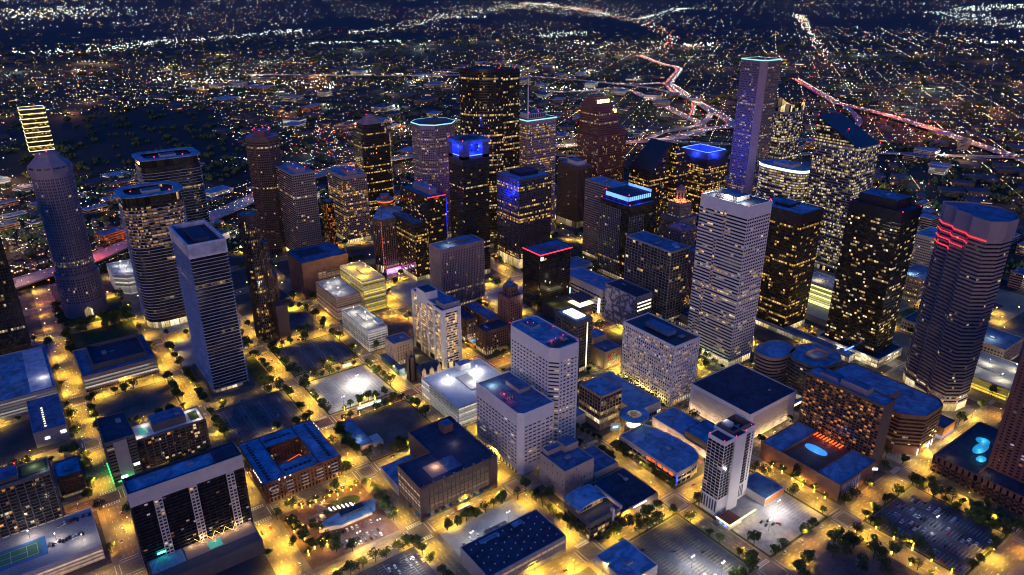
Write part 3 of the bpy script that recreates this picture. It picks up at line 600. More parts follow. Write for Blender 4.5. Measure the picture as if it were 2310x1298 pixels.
# ---------------------------------------------------------------- centre foreground
t = tower('office_building', 'lower white block of the two-tier pair, slot windows and red-lit roof plant', 'office block', 'the lower white slot-window block', chamf(112, 151, -91, -20, [4, 0, 0, 0]), 66.7, 'white', 'slot', fh=4.0, sp=.62, so=.2, pw=1.5, po=.22, bay=5.2, pier_skip=(0,), top=10, base=9, clut=6, roof='roofm', lobby=None, skip=(0,))
t.penthouse(134, 147, -60, -38, 65.6, 4, 'gray', 'roofm'); t.lamp(122, -50, 68.5, (1, .05, .06), 700, .5); t.lamp(119, -66, 68.5, (1, .05, .06), 400, .5); t.lamp(122, -33, 69.5, (1, .95, .85), 3500, .6)
m = MB()
for k in range(9): m.tube((-14 + (k % 3) * 3, -8 + (k // 3) * 3.4, 65.7), (-14 + (k % 3) * 3, -8 + (k // 3) * 3.4, 69.5), .5, .5, 6); m.tube((-15.5 + (k % 3) * 3, -8 + (k // 3) * 3.4, 68.5), (-12.5 + (k % 3) * 3, -8 + (k // 3) * 3.4, 68.5), .3, .3, 5)
t.part('pipework', m, M['rtu']); t.beacons([(118, -58, 70)], 1)
m = MB()
for k in range(12): m.box(112 - t.x - .25, 112 - t.x, -86 - t.y + k * 5, -84 - t.y + k * 5, .3, 3.6)
t.part('ground_floor_opening', m, M['dark'])
t = tower('office_building', 'taller white block of the two-tier pair with cut-off corner and roof beacons', 'office block', 'the taller white slot-window block', chamf(160, 194, -78, -6, [7, 4, 4, 5]), 111, 'white', 'slot', fh=4.0, sp=.60, so=.2, pw=1.9, po=.22, bay=5.0, pier_skip=(0,), top=13, base=9, clut=3, roof='roof', lobby='ins')
t.penthouse(170, 182, -30, -14, 109.9, 3.2, 'roof', 'roofm', False)
m = MB(); m.prism(t.L(rect(164, 190, -74, -62)), 109.95, 110.4); t.part('plant_well', m, M['dark']); t.clutter(164, 190, -75, -61, 110.4, 6)
t.lamp(172, -60, 111.5, (1, .08, .05), 260, .3); t.lamp(184, -60, 111.5, (1, .08, .05), 260, .3)
t.beacons([(161, -8, 112), (174, -20, 113.5), (178, -24, 113.5), (190, -40, 112), (190, -76, 112), (176, -61, 112), (186, -60, 112)], .5)
m = MB(); m.prism(t.L(rect(152, 160, -60, -8)), 0, 12); m.prism(t.L(rect(194.1, 220, -60, -8)), 0, 12); w_ = t.part('low_wing', m, M['offw'])
m = MB(); m.face([(x, y, 12.03) for x, y in t.L(rect(194.6, 219.6, -59.5, -8.5))]); m.face([(x, y, 12.03) for x, y in t.L(rect(152.4, 159.6, -59.5, -8.5))]); t.part('low_wing_roof', m, M['roof'], w_)

# brown garage with the glowing bays
t = tower('parking_garage', 'brown concrete garage with copper-lit bays and teal awnings along its foot', 'parking garage', 'the brown garage with teal awnings', [(8, -91), (86, -91), (86, -12), (40, -12), (40, -51), (8, -51)], 34.8, 'dbrown', 'garage', fh=3.6, sp=.42, so=.1, pw=.6, po=.35, bay=4, bays=[18, 12, 8, 6, 6, 7], top=6, base=6, clut=0, roof='roofd', lobby=None, skip=(1, 2, 3, 4))
for q in (8, 78): m = MB(); m.prism(t.L(rect(q, q + 8, -91.8, -90.9)), 0, 33.6); t.part('corner_pier', m, M['dbrown'])
m = MB(); m.prism(t.L(rect(66, 76, -34, -24)), 33.7, 42); p = t.part('stair_tower', m, M['dbrown']); m = MB(); m.face([(x, y, 42.03) for x, y in t.L(rect(66.3, 75.7, -33.7, -24.3))]); t.part('stair_roof', m, M['roofm'], p)
m = MB(); m.prism(t.L(rect(40, 54, -84, -66)), 33.75, 34.4); t.part('ramp_cover', m, M['roofm'])
m = MB(); m.face([(x, y, 33.77) for x, y in t.L(rect(24, 40, -84, -66))]); t.part('lit_ramp', m, M['tan']); t.lamp(34, -72, 37, (1, .62, .4), 2200, .5); t.lamp(66, -52, 38, (1, .62, .4), 900, .5)
for k in range(11):
    m = MB(); n = 10
    for i in range(n):
        a, c = PI * i / n, PI * (i + 1) / n
        m.face([(-2.1 * math.cos(a), 0, 1.9 * math.sin(a)), (-2.1 * math.cos(c), 0, 1.9 * math.sin(c)), (-2.1 * math.cos(c), -1.9, .75 * math.sin(c)), (-2.1 * math.cos(a), -1.9, .75 * math.sin(a))])
        m.face([(-2.1 * math.cos(a), -1.9, .75 * math.sin(a)), (-2.1 * math.cos(c), -1.9, .75 * math.sin(c)), (-2.1 * math.cos(c), -1.9, -.4), (-2.1 * math.cos(a), -1.9, -.4)])
    o = t.part('awning', m, M['awn'])
    o.location = (14 - t.x + k * 7.6, -91.9 - t.y, 4.2) if k < 9 else (7.8 - t.x, -84 - t.y + (k - 9) * 12, 4.2)
    if k >= 9: o.rotation_euler = (0, 0, -PI / 2)
    if k < 9 and k % 2: t.lamp(14 + k * 7.6 - 3.8, -94.2, 3.6, (1, .95, .8), 420, .3)
m = MB(); m.octa(0, 0, 0, .3); me = m.mesh('parapet_light', G['bluew'])
for k in range(8): link('parapet_light', me, t.o, (12 - t.x + k * 10, -90 - t.y, 35.2)); link('parapet_light', me, t.o, (85 - t.x, -88 - t.y + k * 9, 35.2))
t = tower('warehouse', 'low white ribbed warehouse with blue roof against the brown garage', 'warehouse', 'the low ribbed warehouse', rect(8, 39.6, -50.8, -14), 10.4, 'offw', None, so=.05, pw=.4, po=.2, bay=1.6, fh=9, sp=.2, top=1.5, base=1, clut=2, roof='roof', lobby=None, par=.5)

# courtyard apartments
t = Bld('apartment_building', 'five-storey brick courtyard apartments with solar panels on pale blue roof', 'apartment building', -55, 45, 'the courtyard apartments', 42)
for q in (rect(-91, -72, 9, 82), rect(-40, -20, 9, 82), rect(-71.9, -40.1, 9, 29), rect(-71.9, -40.1, 61, 82)):
    t.facade(q, 0, 21.6, 'brick', 'apt', fh=3.5, sp=.4, so=.12, pw=1.6, po=.12, bay=3.3, top=1.2, base=5.0, roof='roof', lobby='few', par=.7)
m = MB(); m.prism(t.L(rect(-71.8, -40.2, 29.1, 60.9)), 0, 4.8); t.part('courtyard_floor', m, M['terr'])
m = MB(); m.tube((-8, 0, 9), (10, 5, 9.5), .3, .3, 4); m.tube((10, 5, 9.5), (12, -6, 9), .3, .3, 4); t.part('string_lights', m, G['orange'])
for q in ((-62, 40), (-50, 46), (-46, 36)): t.lamp(*q, 9, (1, .5, .35), 700, .4)
for (ax, ay, bx, by, n) in ((-85, 14, -85, 76, 14), (-28, 16, -28, 76, 14), (-68, 18, -46, 18, 6), (-68, 72, -46, 72, 6)):
    for k in range(n):
        m = MB(); w = 2.6; m.box(-1.6, 1.6, -1.2, 1.2, .3, .5); o = t.part('solar_panel', m, M['dark']); f = k / (n - 1); o.location = (ax + (bx - ax) * f - t.x, ay + (by - ay) * f - t.y, 20.95); o.rotation_euler = (.15, 0, 0)
m = MB()
for k in range(6): m.box(-91.9 - t.x, -91.5 - t.x, 14 - t.y + k * 4, 14.9 - t.y + k * 4, 20.2, 21.4)
for k in range(3): m.box(-78 - t.x + k * 5, -77 - t.x + k * 5, 8.3 - t.y, 8.7 - t.y, 20.2, 21.4)
for k in range(3): m.box(-19.6 - t.x, -19.2 - t.x, 62 - t.y + k * 6, 63 - t.y + k * 6, 20.2, 21.4)
t.part('eave_light', m, G['strip'])
m = MB(); m.box(0, 6, 0, 1.7, 0, .3); m.box(0, 6, -.1, .05, .3, 1.2); me = m.mesh('balcony', M['offw'])
for k in range(5):
    for z in range(4): link('balcony', me, t.o, (-86 - t.x + k * 14, 7.3 - t.y, 5.2 + z * 3.5))

# balcony slab with white crown band
t = tower('apartment_building', 'wide dark balcony slab with broad white top band and white window stacks', 'apartment building', 'the wide balcony slab', rect(-192, -112, -20, 0), 79, 'dark', 'aptd', fh=3.05, sp=.28, so=1.1, pw=.3, po=1.15, bay=5, bays=[32, 6, 32, 6], pb=[16, 4, 16, 4], top=2, base=14, clut=2, roof='roof', lobby='few', par=2)
m = MB(); m.prism(t.L(rect(-193.4, -110.6, -21.6, -20.0)), 67, 78.9); m.prism(t.L(rect(-193.4, -192, -20, 1.4)), 67, 78.9); m.prism(t.L(rect(-112, -110.6, -20, 1.4)), 67, 78.9); t.part('crown_band', m, M['offw'])
for x in (-178, -153, -125):
    m = MB(); m.prism(t.L(rect(x, x + 6, -22, -20)), 14, 67); p = t.part('window_stack', m, M['offw'])
    m = MB(); m.face([(0, 0, 0), (2, 0, 0), (2, 0, 1.7), (0, 0, 1.7)], 0, [(.1, 0), (.95, 0), (.95, .9), (.1, .9)]); me = m.mesh('window', W['apt'])
    for k in range(17):
        for q in (.6, 3.4): link('window', me, p, (x + q - t.x, -22.03 - t.y, 15 + k * 3.05))
t.penthouse(-130, -113, -18, -2, 77, 2.2, 'roofd', 'roofd', False)
m = MB(); m.prism(t.L(rect(-192, -112, -48, -20.1)), 0, 14); pd = t.part('podium', m, M['dgray'])
m = MB(); m.prism(t.L(rect(-166, -113, -37, -21)), 14, 14.25); t.part('pool_terrace', m, M['tan'], pd)
m = MB(); m.prism(t.L(rect(-149, -139, -36, -27)), 14.26, 14.4); t.part('pool', m, G['pooll'], pd)
m = MB(); m.prism(t.L(rect(-191, -167, -37, -21)), 14, 14.4); t.part('lower_roof', m, M['roof'], pd)
for k in range(6): t.lamp(-160 + k * 8.5, -24, 17.5, (1, .72, .4), 900, .4)
m = MB()
for k in range(4): m.tube((-5 + k * 8, -12, 19), (-1 + k * 8, -19, 18.4), .05, .05, 4); m.tube((-1 + k * 8, -19, 18.4), (3 + k * 8, -12, 19), .05, .05, 4)
t.part('string_lights', m, G['fairy'])
m = MB(); m.box(-32, -26, -22.3 + 10 - 0.2, -22.0 + 10, 18, 19.4); t.part('neon_sign', m, G['teal'])

# poolside apartments
t = tower('apartment_building', 'apartment slab with roof pool terrace and grey vertical piers behind the balcony slab', 'apartment building', 'the roof-pool apartments', rect(-169, -109, 120, 148), 37, 'dgray', 'apt', fh=3.1, sp=.2, so=.55, pw=.8, po=1.1, bay=2.8, pb=[10, 5, 10, 5], top=1, base=4, clut=0, roof='roofw', lobby='few')
t.penthouse(-153, -124, 126, 146, 36, 8, 'dgray', 'roofm'); t.clutter(-152, -125, 128, 145, 44, 6)
m = MB(); m.prism(t.L(rect(-164, -157, 128, 140)), 36, 36.35); t.part('pool', m, G['pooll'])
m = MB(); m.prism(t.L(rect(-120, -112, 126, 142)), 36, 36.2); t.part('roof_lawn', m, M['grass'])
for q in ((-166, 124), (-158, 143), (-114, 124), (-118, 144), (-112, 136)): t.lamp(*q, 39, (1, .88, .6), 1100, .4)
t = tower('parking_garage', 'dark garage wing with blank grey panel and green neon lines', 'parking garage', 'the green-neon garage', rect(-194, -170, 113, 161), 48, 'dgray', 'few', fh=3.3, sp=.5, so=.2, pw=.4, po=.2, bay=6, top=2, base=5, clut=4, roof='roofd', lobby=None)
m = MB(); m.prism(t.L(rect(-188, -177, 112.2, 113)), 4, 46); t.part('blank_panel', m, M['gray'])
m = MB(); m.box(-9, 4, 112 - t.y, 112.3 - t.y, 5, 5.7); m.box(-13.2, -12.7, 113 - t.y, 150 - t.y, 4.5, 5.2); t.part('neon_line', m, G['grn'])
for q in ((-198, 118), (-198, 130), (-198, 142)): t.lamp(*q, 4, (.04, 1, .2), 450, .4)
t.lamp(-182, 109, 6, (.04, 1, .2), 1800, .4)
m = MB(); m.box(-6, -1, 112 - t.y, 112.2 - t.y, 7, 10); m.box(6, 11, 112.6 - t.y, 112.8 - t.y, 16, 18.5); t.part('lit_sign', m, G['sign'])
t = tower('office_building', 'small five-storey brick walk-up block beside the left avenue', 'office block', 'the small brick walk-up', rect(-235, -216, 123, 150), 23, 'brick', 'few', fh=3.8, sp=.45, so=.2, pw=.6, po=.2, bay=3.4, top=1.6, base=4, clut=4, roof='roof')
t = tower('office_building', 'windowless grey block with row of skylights on dark blue roof', 'office block', 'the skylit blue-roofed block', rect(-246, -217, 225, 298), 17.5, 'gray', None, so=.05, pw=0, fh=8, sp=.3, top=3, base=2, clut=0, roof='roofm', lobby=None, par=.5)
for k in range(9):
    m = MB(); m.box(-.8, .8, -.6, .6, 0, .5); o = t.part('skylight', m, G['warmstrip']); o.location = (-3, -28 + k * 5, 17.05)
m = MB(); m.box(8, 12.5, 224.5 - t.y, 224.8 - t.y, 9, 12); m.box(-6, -2, 224.5 - t.y, 224.8 - t.y, 7, 9.5); t.part('lit_sign', m, G['sign'])
t = tower('parking_garage', 'long garage with white-lit grilles and blue roof at the left edge', 'parking garage', 'the white-lit grille garage', rect(-300, -217, 300, 420), 24, 'gray', 'garagew', fh=3.4, sp=.45, so=.15, pw=.3, po=.35, bay=1.6, top=3, base=4, clut=4, roof='roof', lobby=None)
m = MB(); m.prism(t.L(rect(-240, -220, 305, 415)), 23, 24.6); t.part('louvred_roof', m, M['ledge']); t.lamp(-226, 330, 30, (1, .97, .9), 2500)
t = tower(OT, 'tower of white vertical fins cut off by the left edge of the view', 'office tower', 'the white-finned tower', rect(-300, -230, 433, 482), 190, 'dark', 'few', fh=3.9, sp=.25, so=.1, pw=.7, po=1.1, bay=2.9, top=4, base=6, clut=0, roof='roofd', lobby='few')
t.lamp(-226, 470, 8, (.03, .05, 1), 9000, 1); t.lamp(-222, 440, 5, (.03, .05, 1), 3000, 1)
t = tower('apartment_building', 'balcony apartment tower above a rooftop tennis court', 'apartment building', 'the tennis-court tower', rect(-330, -237, 77, 100), 60, 'dgray', 'apt', fh=3.05, sp=.2, so=.55, pw=.8, po=1.1, bay=2.8, pb=[15, 4, 15, 4], top=1, base=14, clut=0, roof='roofd', lobby='few')
t.penthouse(-320, -258, 80, 98, 59, 4, 'dgray', 'roofm'); t.beacons([(-259, 98, 64)], .8)
m = MB(); m.prism(t.L(rect(-256, -239, 82, 98)), 59, 59.3); t.part('roof_lawn', m, M['grass']); t.lamp(-247, 92, 62, (1, .95, .8), 1600, .4); t.lamp(-241, 82, 62, (1, .95, .8), 1000, .4)
t = garage('parking deck with rooftop tennis court and parked cars in the left corner', 'the tennis-court deck', rect(-330, -217, 21, 76.9), 14, 'offw', 'garage', 'deck', lamps=((-245, 48), (-262, 64), (-228, 34)), lp=5000, lampcol=(1, .85, .72), ramp=False)
m = MB(); m.prism(t.L(rect(-300, -252, 36, 60)), 12.9, 13.05); cc = t.part('court_surround', m, M['courtb'])
m = MB(); m.prism(t.L(rect(-296, -256, 39, 57)), 13.06, 13.1); t.part('tennis_court', m, M['court'], cc)
m = MB()
for a in (rect(-294, -258, 41, 41.3), rect(-294, -258, 54.7, 55), rect(-258.3, -258, 41, 55), rect(-294, -293.7, 41, 55), rect(-276.2, -275.9, 40, 56), rect(-286, -265, 47.8, 48.1), rect(-286, -285.7, 41, 55), rect(-265.3, -265, 41, 55)): m.prism(t.L(a), 13.11, 13.13)
t.part('court_lines', m, M['paint'], cc)

# courthouse-like block
t = tower('office_building', 'broad low civic block with raised blue roof deck and banded lit windows', 'civic building', 'the broad civic block', rect(-191, -115, 314, 391), 20.6, 'tan', 'garagew', fh=4.2, sp=.42, so=.4, pw=.35, po=.45, bay=1.7, top=4, base=4, clut=3, roof='roofm', lobby='few', skip=(1, 2, 3))
m = MB(); P = t.L(rect(-178, -122, 326, 384)); m.ring(P, offs(P, -1.2), 19.6, 26); p = t.part('roof_screen', m, M['dgray']); m = MB(); m.face([(x, y, 22) for x, y in offs(P, -1.1)]); t.part('raised_roof', m, M['roofd'], p)
t.clutter(-172, -128, 332, 378, 22, 7, 1.4)

# ---------------------------------------------------------------- right hand towers
t = tower(OT, 'white tower striped with dark ribbon windows, stepped slot down its left face', 'office tower', 'the white striped tower', rect(433, 474, -73.5, -8), 199, 'white', 'slot', fh=4.0, sp=.5, so=.25, pw=.9, po=.27, bay=4.1, pier_skip=(3,), top=13, base=9, clut=4, roof='roofd', lobby='lobby')
t.penthouse(440, 462, -52, -22, 198, 5, 'offw', 'roofm'); 
for q in ((443, -60), (447, -18), (438, -40)): t.lamp(*q, 203, (1, .98, .9), 14000, 1)
for k, (ya, za, zb) in enumerate(((-46, 150, 188), (-36, 92, 152), (-26, 40, 96), (-18, 8, 44))):
    m = MB(); m.box(433 - t.x - .6, 433 - t.x + .2, ya - t.y, ya + 3.4 - t.y, za, zb); p = t.part('notch', m, M['offw'])
    m = MB(); m.band([(433 - t.x - .7, ya + 3.0 - t.y), (433 - t.x - .7, ya + .4 - t.y)], za, za + 1, [1, 0], (1,))
    m = MB()
    for z in range(int((zb - za) / 4)): m.face([(433 - t.x - .63, ya + 3.0 - t.y, za + 1 + z * 4), (433 - t.x - .63, ya + .4 - t.y, za + 1 + z * 4), (433 - t.x - .63, ya + .4 - t.y, za + 3 + z * 4), (433 - t.x - .63, ya + 3.0 - t.y, za + 3 + z * 4)], 0, [(z * 3, z), (z * 3 + 1, z), (z * 3 + 1, z + .9), (z * 3, z + .9)])
    t.part('notch_window', m, W['gold'], p)
t.beacons([(434, -72, 200), (473, -72, 200), (434, -9, 200)], .9); 
for k in range(5): t.lamp(427, -68 + k * 13, 5, (.9, 1, .45), 1800, .5)

tower(OT, 'black tower with amber-lit floors right of the white striped tower', 'office tower', 'the amber-lit black tower', rect(564, 611, -57, 12), 162, 'dark2', 'amber', fh=4.0, sp=.38, so=.12, pw=.22, po=.25, bay=3.0, bays=[15, 22, 15, 22], top=11, base=9, clut=6, roof='roof', lobby='lobby', pent=(.3, .8, .4, .7, 4, 'dark'))
t = tower(OT, 'black glass tower on a brilliantly lit white podium with a boxy penthouse', 'office tower', 'the black podium tower', rect(581, 623, -167, -104), 188, 'dark', 'black', fh=4.1, sp=.42, so=.1, pw=.12, po=.12, bay=2.6, top=8, base=12, clut=0, roof='roofd', lobby=None, red=(0, 1, 3))
t.penthouse(588, 618, -156, -110, 187, 11, 'dark', 'roofm', False); t.clutter(592, 616, -150, -116, 198, 5)
t.facade(rect(575, 629, -178, -98), 0, 12, 'offw', 'lobby', fh=5, sp=.2, so=.4, pw=.5, po=.5, bay=4, top=1, base=0, lobby='lobby', roof='roofd')
t.facade(rect(560, 574.5, -150, 10), 0, 9, 'offw', 'lobby', fh=7, sp=.2, so=.4, pw=.5, po=.5, bay=4, top=1, base=0, lobby=None, roof='roofm')
m = MB(); m.box(-40, -21, -8, -6.6, 12.5, 13.4); t.part('skywalk_neon', m, G['bluew'])
for q in ((571, -160), (571, -130), (600, -182)): t.lamp(*q, 8, (1, .9, .65), 3500, .6)

# wavy striped tower
w0 = [(540, -268), (552, -277), (570, -279), (587, -270), (597, -250), (593, -226), (576, -208), (567, -215), (563, -227), (556, -231), (551, -245), (544, -251)]
t = tower(OT, 'zigzag-fronted brown tower with four red neon lines near its top', 'office tower', 'the zigzag tower', w0, 196, 'lav', 'few', fh=4.1, sp=.5, so=.35, pw=0, bay=2.6, top=2, base=10, clut=4, roof='roofm', lobby='lobby')
t.facade([(a, b_) for a, b_ in offs(w0, 1.2)], 195, 212, 'lav', None, fh=4, sp=.4, so=.1, pw=0, top=14, base=0, lobby=None, roof='roofm')
for k, z in enumerate((192, 184.5, 177, 170)):
    m = MB(); a = offs(t.L(w0), .9); q = [a[6 + n_] for n_ in range(6)] + [a[0]]; q = q[:(7, 6, 5, 4)[k]]
    for p0, p1 in zip(q, q[1:]): m.tube((*p0, z), (*p1, z), .3, .3, 5)
    t.part('neon_line', m, G['redline'])
for q in ((530, -262), (534, -278), (552, -286), (572, -288)): t.lamp(*q, 7, (1, .72, .42), 6000, .6)

# balcony hotel with pool podium
t = tower('hotel', 'wide red-brown balcony hotel with orange-lit rooms above a pool podium', 'hotel', 'the orange-lit balcony hotel', rect(375, 393, -281, -204), 75, 'dbrown', 'orange', fh=3.0, sp=.26, so=.6, pw=.45, po=.75, bay=3.5, top=2.5, base=15, clut=2, roof='roof', lobby='few', skip=(0,), pier_skip=(0,))
t.penthouse(379, 390, -262, -236, 74, 6, 'lav', 'roofm', False); t.penthouse(381, 392, -232, -214, 74, 3, 'lav', 'roofm', False)
t.facade(rect(316, 374.8, -285, -262), 0, 18.5, 'brick', None, so=.05, pw=0, fh=6, sp=.4, top=8, base=3, lobby=None, roof='roof')
t.facade(rect(316, 374.8, -225, -204), 0, 18.5, 'brick', None, so=.05, pw=0, fh=6, sp=.4, top=8, base=3, lobby=None, roof='roof')
m = MB(); m.prism(t.L(rect(317, 374.7, -261.9, -225.1)), 0, 15); p = t.part('podium', m, M['brick']); m = MB(); m.prism(t.L(rect(316, 317, -262, -225)), 0, 18.5); t.part('podium_wall', m, M['brick'], p)
m = MB(); m.prism(t.L(supere(350, -240, 5.5, 11, 2.3)), 15.02, 15.2); t.part('pool', m, G['deep']); m = MB(); m.prism(t.L(supere(350, -240, 8, 14, 2.3)), 15, 15.05); t.part('pool_deck', m, M['terr'])
m = MB()
for k in range(9): m.box(366 - t.x, 373 - t.x, -254 - t.y + k * 3.3, -252.6 - t.y + k * 3.3, 17.6, 18)
t.part('pergola', m, G['orange'])
t.lamp(350, -240, 19, (.2, .45, 1), 1600, .5); t.lamp(369, -240, 20, (1, .4, .1), 1400, .5)
m = MB(); m.box(0, .4, 0, 9, 0, 2.2); m.box(0, .4, 6.5, 8, 2.2, 4.6); o = t.part('script_sign', m, G['sign']); o.location = (374 - t.x, -288 - t.y, 10); o.rotation_euler = (0, 0, .9)
mural_mat, nt, bs = new_mat('painted_figures'); wv = N(nt, 'ShaderNodeTexWave'); wv.inputs['Scale'].default_value = .09; wv.inputs['Distortion'].default_value = 9; wv.inputs['Detail'].default_value = 3; ge = N(nt, 'ShaderNodeNewGeometry'); nt.links.new(ge.outputs[0], wv.inputs[0])
rp = N(nt, 'ShaderNodeValToRGB'); nt.links.new(wv.outputs[1], rp.inputs[0]); el = rp.color_ramp.elements; el[0].color = (.07, .08, .13, 1); el[1].color = (.62, .62, .66, 1); e = el.new(.35); e.color = (.24, .27, .36, 1); e = el.new(.6); e.color = (.46, .45, .46, 1); nt.links.new(rp.outputs[0], bs.inputs[0])
def ramp_mat(name, cols, scale, dist=6, kind='wave'):
    m, nt, bs = new_mat(name); ge = N(nt, 'ShaderNodeNewGeometry')
    if kind == 'wave': w = N(nt, 'ShaderNodeTexWave'); w.inputs['Distortion'].default_value = dist; w.bands_direction = 'Z'
    else: w = N(nt, 'ShaderNodeTexNoise'); w.inputs['Detail'].default_value = 2; w.inputs['Distortion'].default_value = dist
    w.inputs['Scale'].default_value = scale; nt.links.new(ge.outputs[0], w.inputs[0])
    r = N(nt, 'ShaderNodeValToRGB'); r.color_ramp.interpolation = 'CONSTANT'; nt.links.new(w.outputs[0 if kind == 'noise' else 1], r.inputs[0]); el = r.color_ramp.elements
    el[0].color = (*cols[0][1], 1); el[0].position = cols[0][0]; el[1].color = (*cols[-1][1], 1); el[1].position = cols[-1][0]
    for p_, c in cols[1:-1]: el.new(p_).color = (*c, 1)
    nt.links.new(r.outputs[0], bs.inputs[0]); bs.inputs['Roughness'].default_value = .8
    return m
M['mural_red'] = ramp_mat('red_green_mural', [(0, (.55, .5, .42)), (.4, (.5, .03, .03)), (.52, (.12, .4, .22)), (.6, (.6, .55, .45)), (.68, (.5, .2, .03))], .13, 2, 'noise')
M['mural_or'] = ramp_mat('orange_blue_mural', [(0, (.7, .16, .03)), (.3, (.75, .3, .03)), (.55, (.02, .12, .35)), (.72, (.75, .5, .1)), (.85, (.65, .14, .03))], .1, 5)
m = MB(); m.face([(320 - t.x, -285.15 - t.y, 1), (350 - t.x, -285.15 - t.y, 1), (350 - t.x, -285.15 - t.y, 16), (320 - t.x, -285.15 - t.y, 16)]); t.part('mural', m, mural_mat)
for q in ((311, -276), (311, -262), (311, -247), (311, -232), (311, -214)): t.lamp(*q, 3.5, (1, .5, .12), 1300, .4)

t = tower('office_building', 'striped brown office slab with angled corners behind the balcony hotel', 'office block', 'the angled brown office slab', chamf(425, 482, -292, -192, [16, 9, 4, 4]), 45, 'brick', 'few', fh=4, sp=.45, so=.3, pw=0, bay=3, top=2.5, base=9, clut=4, roof='roof', lobby=None, pent=(.15, .6, .35, .95, 6, 'brick', 'roof'))
m = MB(); m.box(8, 9, -50.6, -50.3, 1, 8); m.box(14, 15, -50.6, -50.3, 1, 8); m.box(-14, -12.8, -50.6, -50.3, 1, 8); m.box(2, 6, -50.7, -50.4, 4, 6); t.part('lit_sign', m, G['sign'])
for q in ((430, -297), (455, -297), (478, -297)): t.lamp(*q, 5, (1, .72, .35), 3500, .5)
t = Bld('restaurant', 'small corner shop block with dark roof and glowing white and orange shopfronts', 'shop', 498, -285, 'the glowing corner shops', 14)
t.facade(rect(486, 510, -294, -268), 0, 14, 'brick', None, so=.05, pw=0, fh=5, sp=.4, top=5, base=5.5, lobby='pinkw', roof='roofm')
for q in ((490, -299), (500, -299), (508, -298)): t.lamp(*q, 4.5, (1, .6, .15), 5000, .5)

t = Bld('office_building', 'low round-lobed brown office with ribbon windows below the white striped tower', 'office block', 452, -148, 'the round-lobed office', 38)
t.facade(supere(441, -126, 24, 17, 2.6, 32), 0, 46, 'tan', 'few', fh=4, sp=.5, so=.3, pw=0, bays=[2] * 32, top=3, base=7, roof='roof')
t.facade(supere(464, -160, 26, 24, 2.6, 32), 0, 46, 'tan', 'few', fh=4, sp=.5, so=.3, pw=0, bays=[2] * 32, top=3, base=7, roof='roof')
m = MB(); P = t.L(supere(464, -162, 14, 9, 4)); m.ring(P, offs(P, -1.6), 45, 48.5); t.part('roof_well', m, M['tan']); t.lamp(462, -160, 51, (1, .5, .25), 900, .5)

t = tower(OT, 'white gridded tower with blue-lit colonnade crown', 'office tower', 'the blue-colonnade tower', rect(519, 575, 188, 250), 121, 'dark', 'few', fh=4.0, sp=.15, so=.1, pw=.12, po=.1, bay=3, top=3, base=8, clut=2, roof='roofm')
m = MB(); x0, x1, y0, y1 = 519 - t.x, 575 - t.x, 188 - t.y, 250 - t.y
for k in range(28): m.box(x0 - .8, x0 - .35, y0 + 18, y1, 3.6 + k * 4 - .3, 3.6 + k * 4 + .3)
for k in range(12): m.box(x0 - .85, x0 - .3, y0 + 18 + k * 4 - .3, y0 + 18 + k * 4 + .3, 0, 112)
for k in range(26): m.box(x0 + 0, x0 + 30, y0 - .8, y0 - .35, 3.6 + k * 4 - .3, 3.6 + k * 4 + .3)
for k in range(7): m.box(x0 + k * 5 - .3, x0 + k * 5 + .3, y0 - .85, y0 - .3, 0, 106)
t.part('white_grid', m, M['steel'])
p = t.penthouse(524, 572, 196, 246, 120, 13, 'dark', 'roofd', False)
m = MB()
for k in range(22): m.box(524 - t.x - .4, 524 - t.x, 197 - t.y + k * 2.2, 198.2 - t.y + k * 2.2, 126, 132)
for k in range(11): m.box(525 - t.x + k * 4.2, 527.4 - t.x + k * 4.2, 196 - t.y - .4, 196 - t.y, 126, 132)
for k in range(22): m.box(572 - t.x - 1.2, 572 - t.x - .8, 197 - t.y + k * 2.2, 198.2 - t.y + k * 2.2, 133.1, 137)
t.part('colonnade_light', m, G['bluew'], p)
for k in range(4): t.lamp(521.5, 200 + k * 14, 126, (.02, .06, 1), 5000, .8)
t.lamp(545, 191, 126, (.02, .06, 1), 5000, .8); t.beacons([(520, 249, 123), (520, 189, 123), (574, 189, 135), (524, 245, 135), (526, 198, 135)], 1)
t = tower(OT, 'dark office block in a pale square grid before the blue-colonnade tower', 'office block', 'the pale-gridded dark block', rect(449, 482, 42.5, 122), 109.5, 'steel', 'few', fh=4.0, sp=.14, so=.5, pw=.4, po=.55, bay=5.5, top=1.6, base=7, clut=3, roof='roofm', lobby='ins')
m = MB(); m.prism(t.L(supere(470, 52, 4, 4)), 108.4, 110.6); m.prism(t.L(supere(474, 60, 4, 4)), 108.4, 110.6); t.part('cooling_tower', m, M['roof'])
tower('office_building', 'pale slab with fine horizontal windows behind the blue-colonnade tower', 'office block', 'the pale rear slab', rect(554, 588, 254, 326), 129, 'lav', 'few', fh=3.9, sp=.5, so=.25, pw=.3, po=.2, bay=2, top=2, base=6, clut=5, roof='roof')
tower(OT, 'slim dark pinstriped tower with floodlit columns at its foot', 'office tower', 'the slim pinstriped tower', rect(632, 667, 434, 490), 117, 'dbrown', 'few', fh=3.9, sp=.2, so=.1, pw=1.0, po=1.0, bay=2.8, top=3, base=13, clut=1, roof='roof', lobby='lobby', pent=(.25, .8, .2, .7, 7, 'offw', 'roof'))

t = tower('office_building', 'broad white block of square punched windows, black roof', 'office block', 'the white punched-window block', rect(313, 351.5, -91, -15.5), 73.6, 'white', 'punchw', fh=3.95, sp=.42, so=.4, pw=1.1, po=.42, bay=3.0, top=3, base=7, clut=4, roof='dark', lobby='ins')
t.penthouse(325, 338, -70, -36, 72.5, 5, 'roofm', 'roofm'); t.clutter(326, 347, -84, -72, 72.6, 6)
for q in ((307, -80), (307, -62), (307, -44), (307, -26)): t.lamp(*q, 5, (1, .74, .12), 3500, .5)

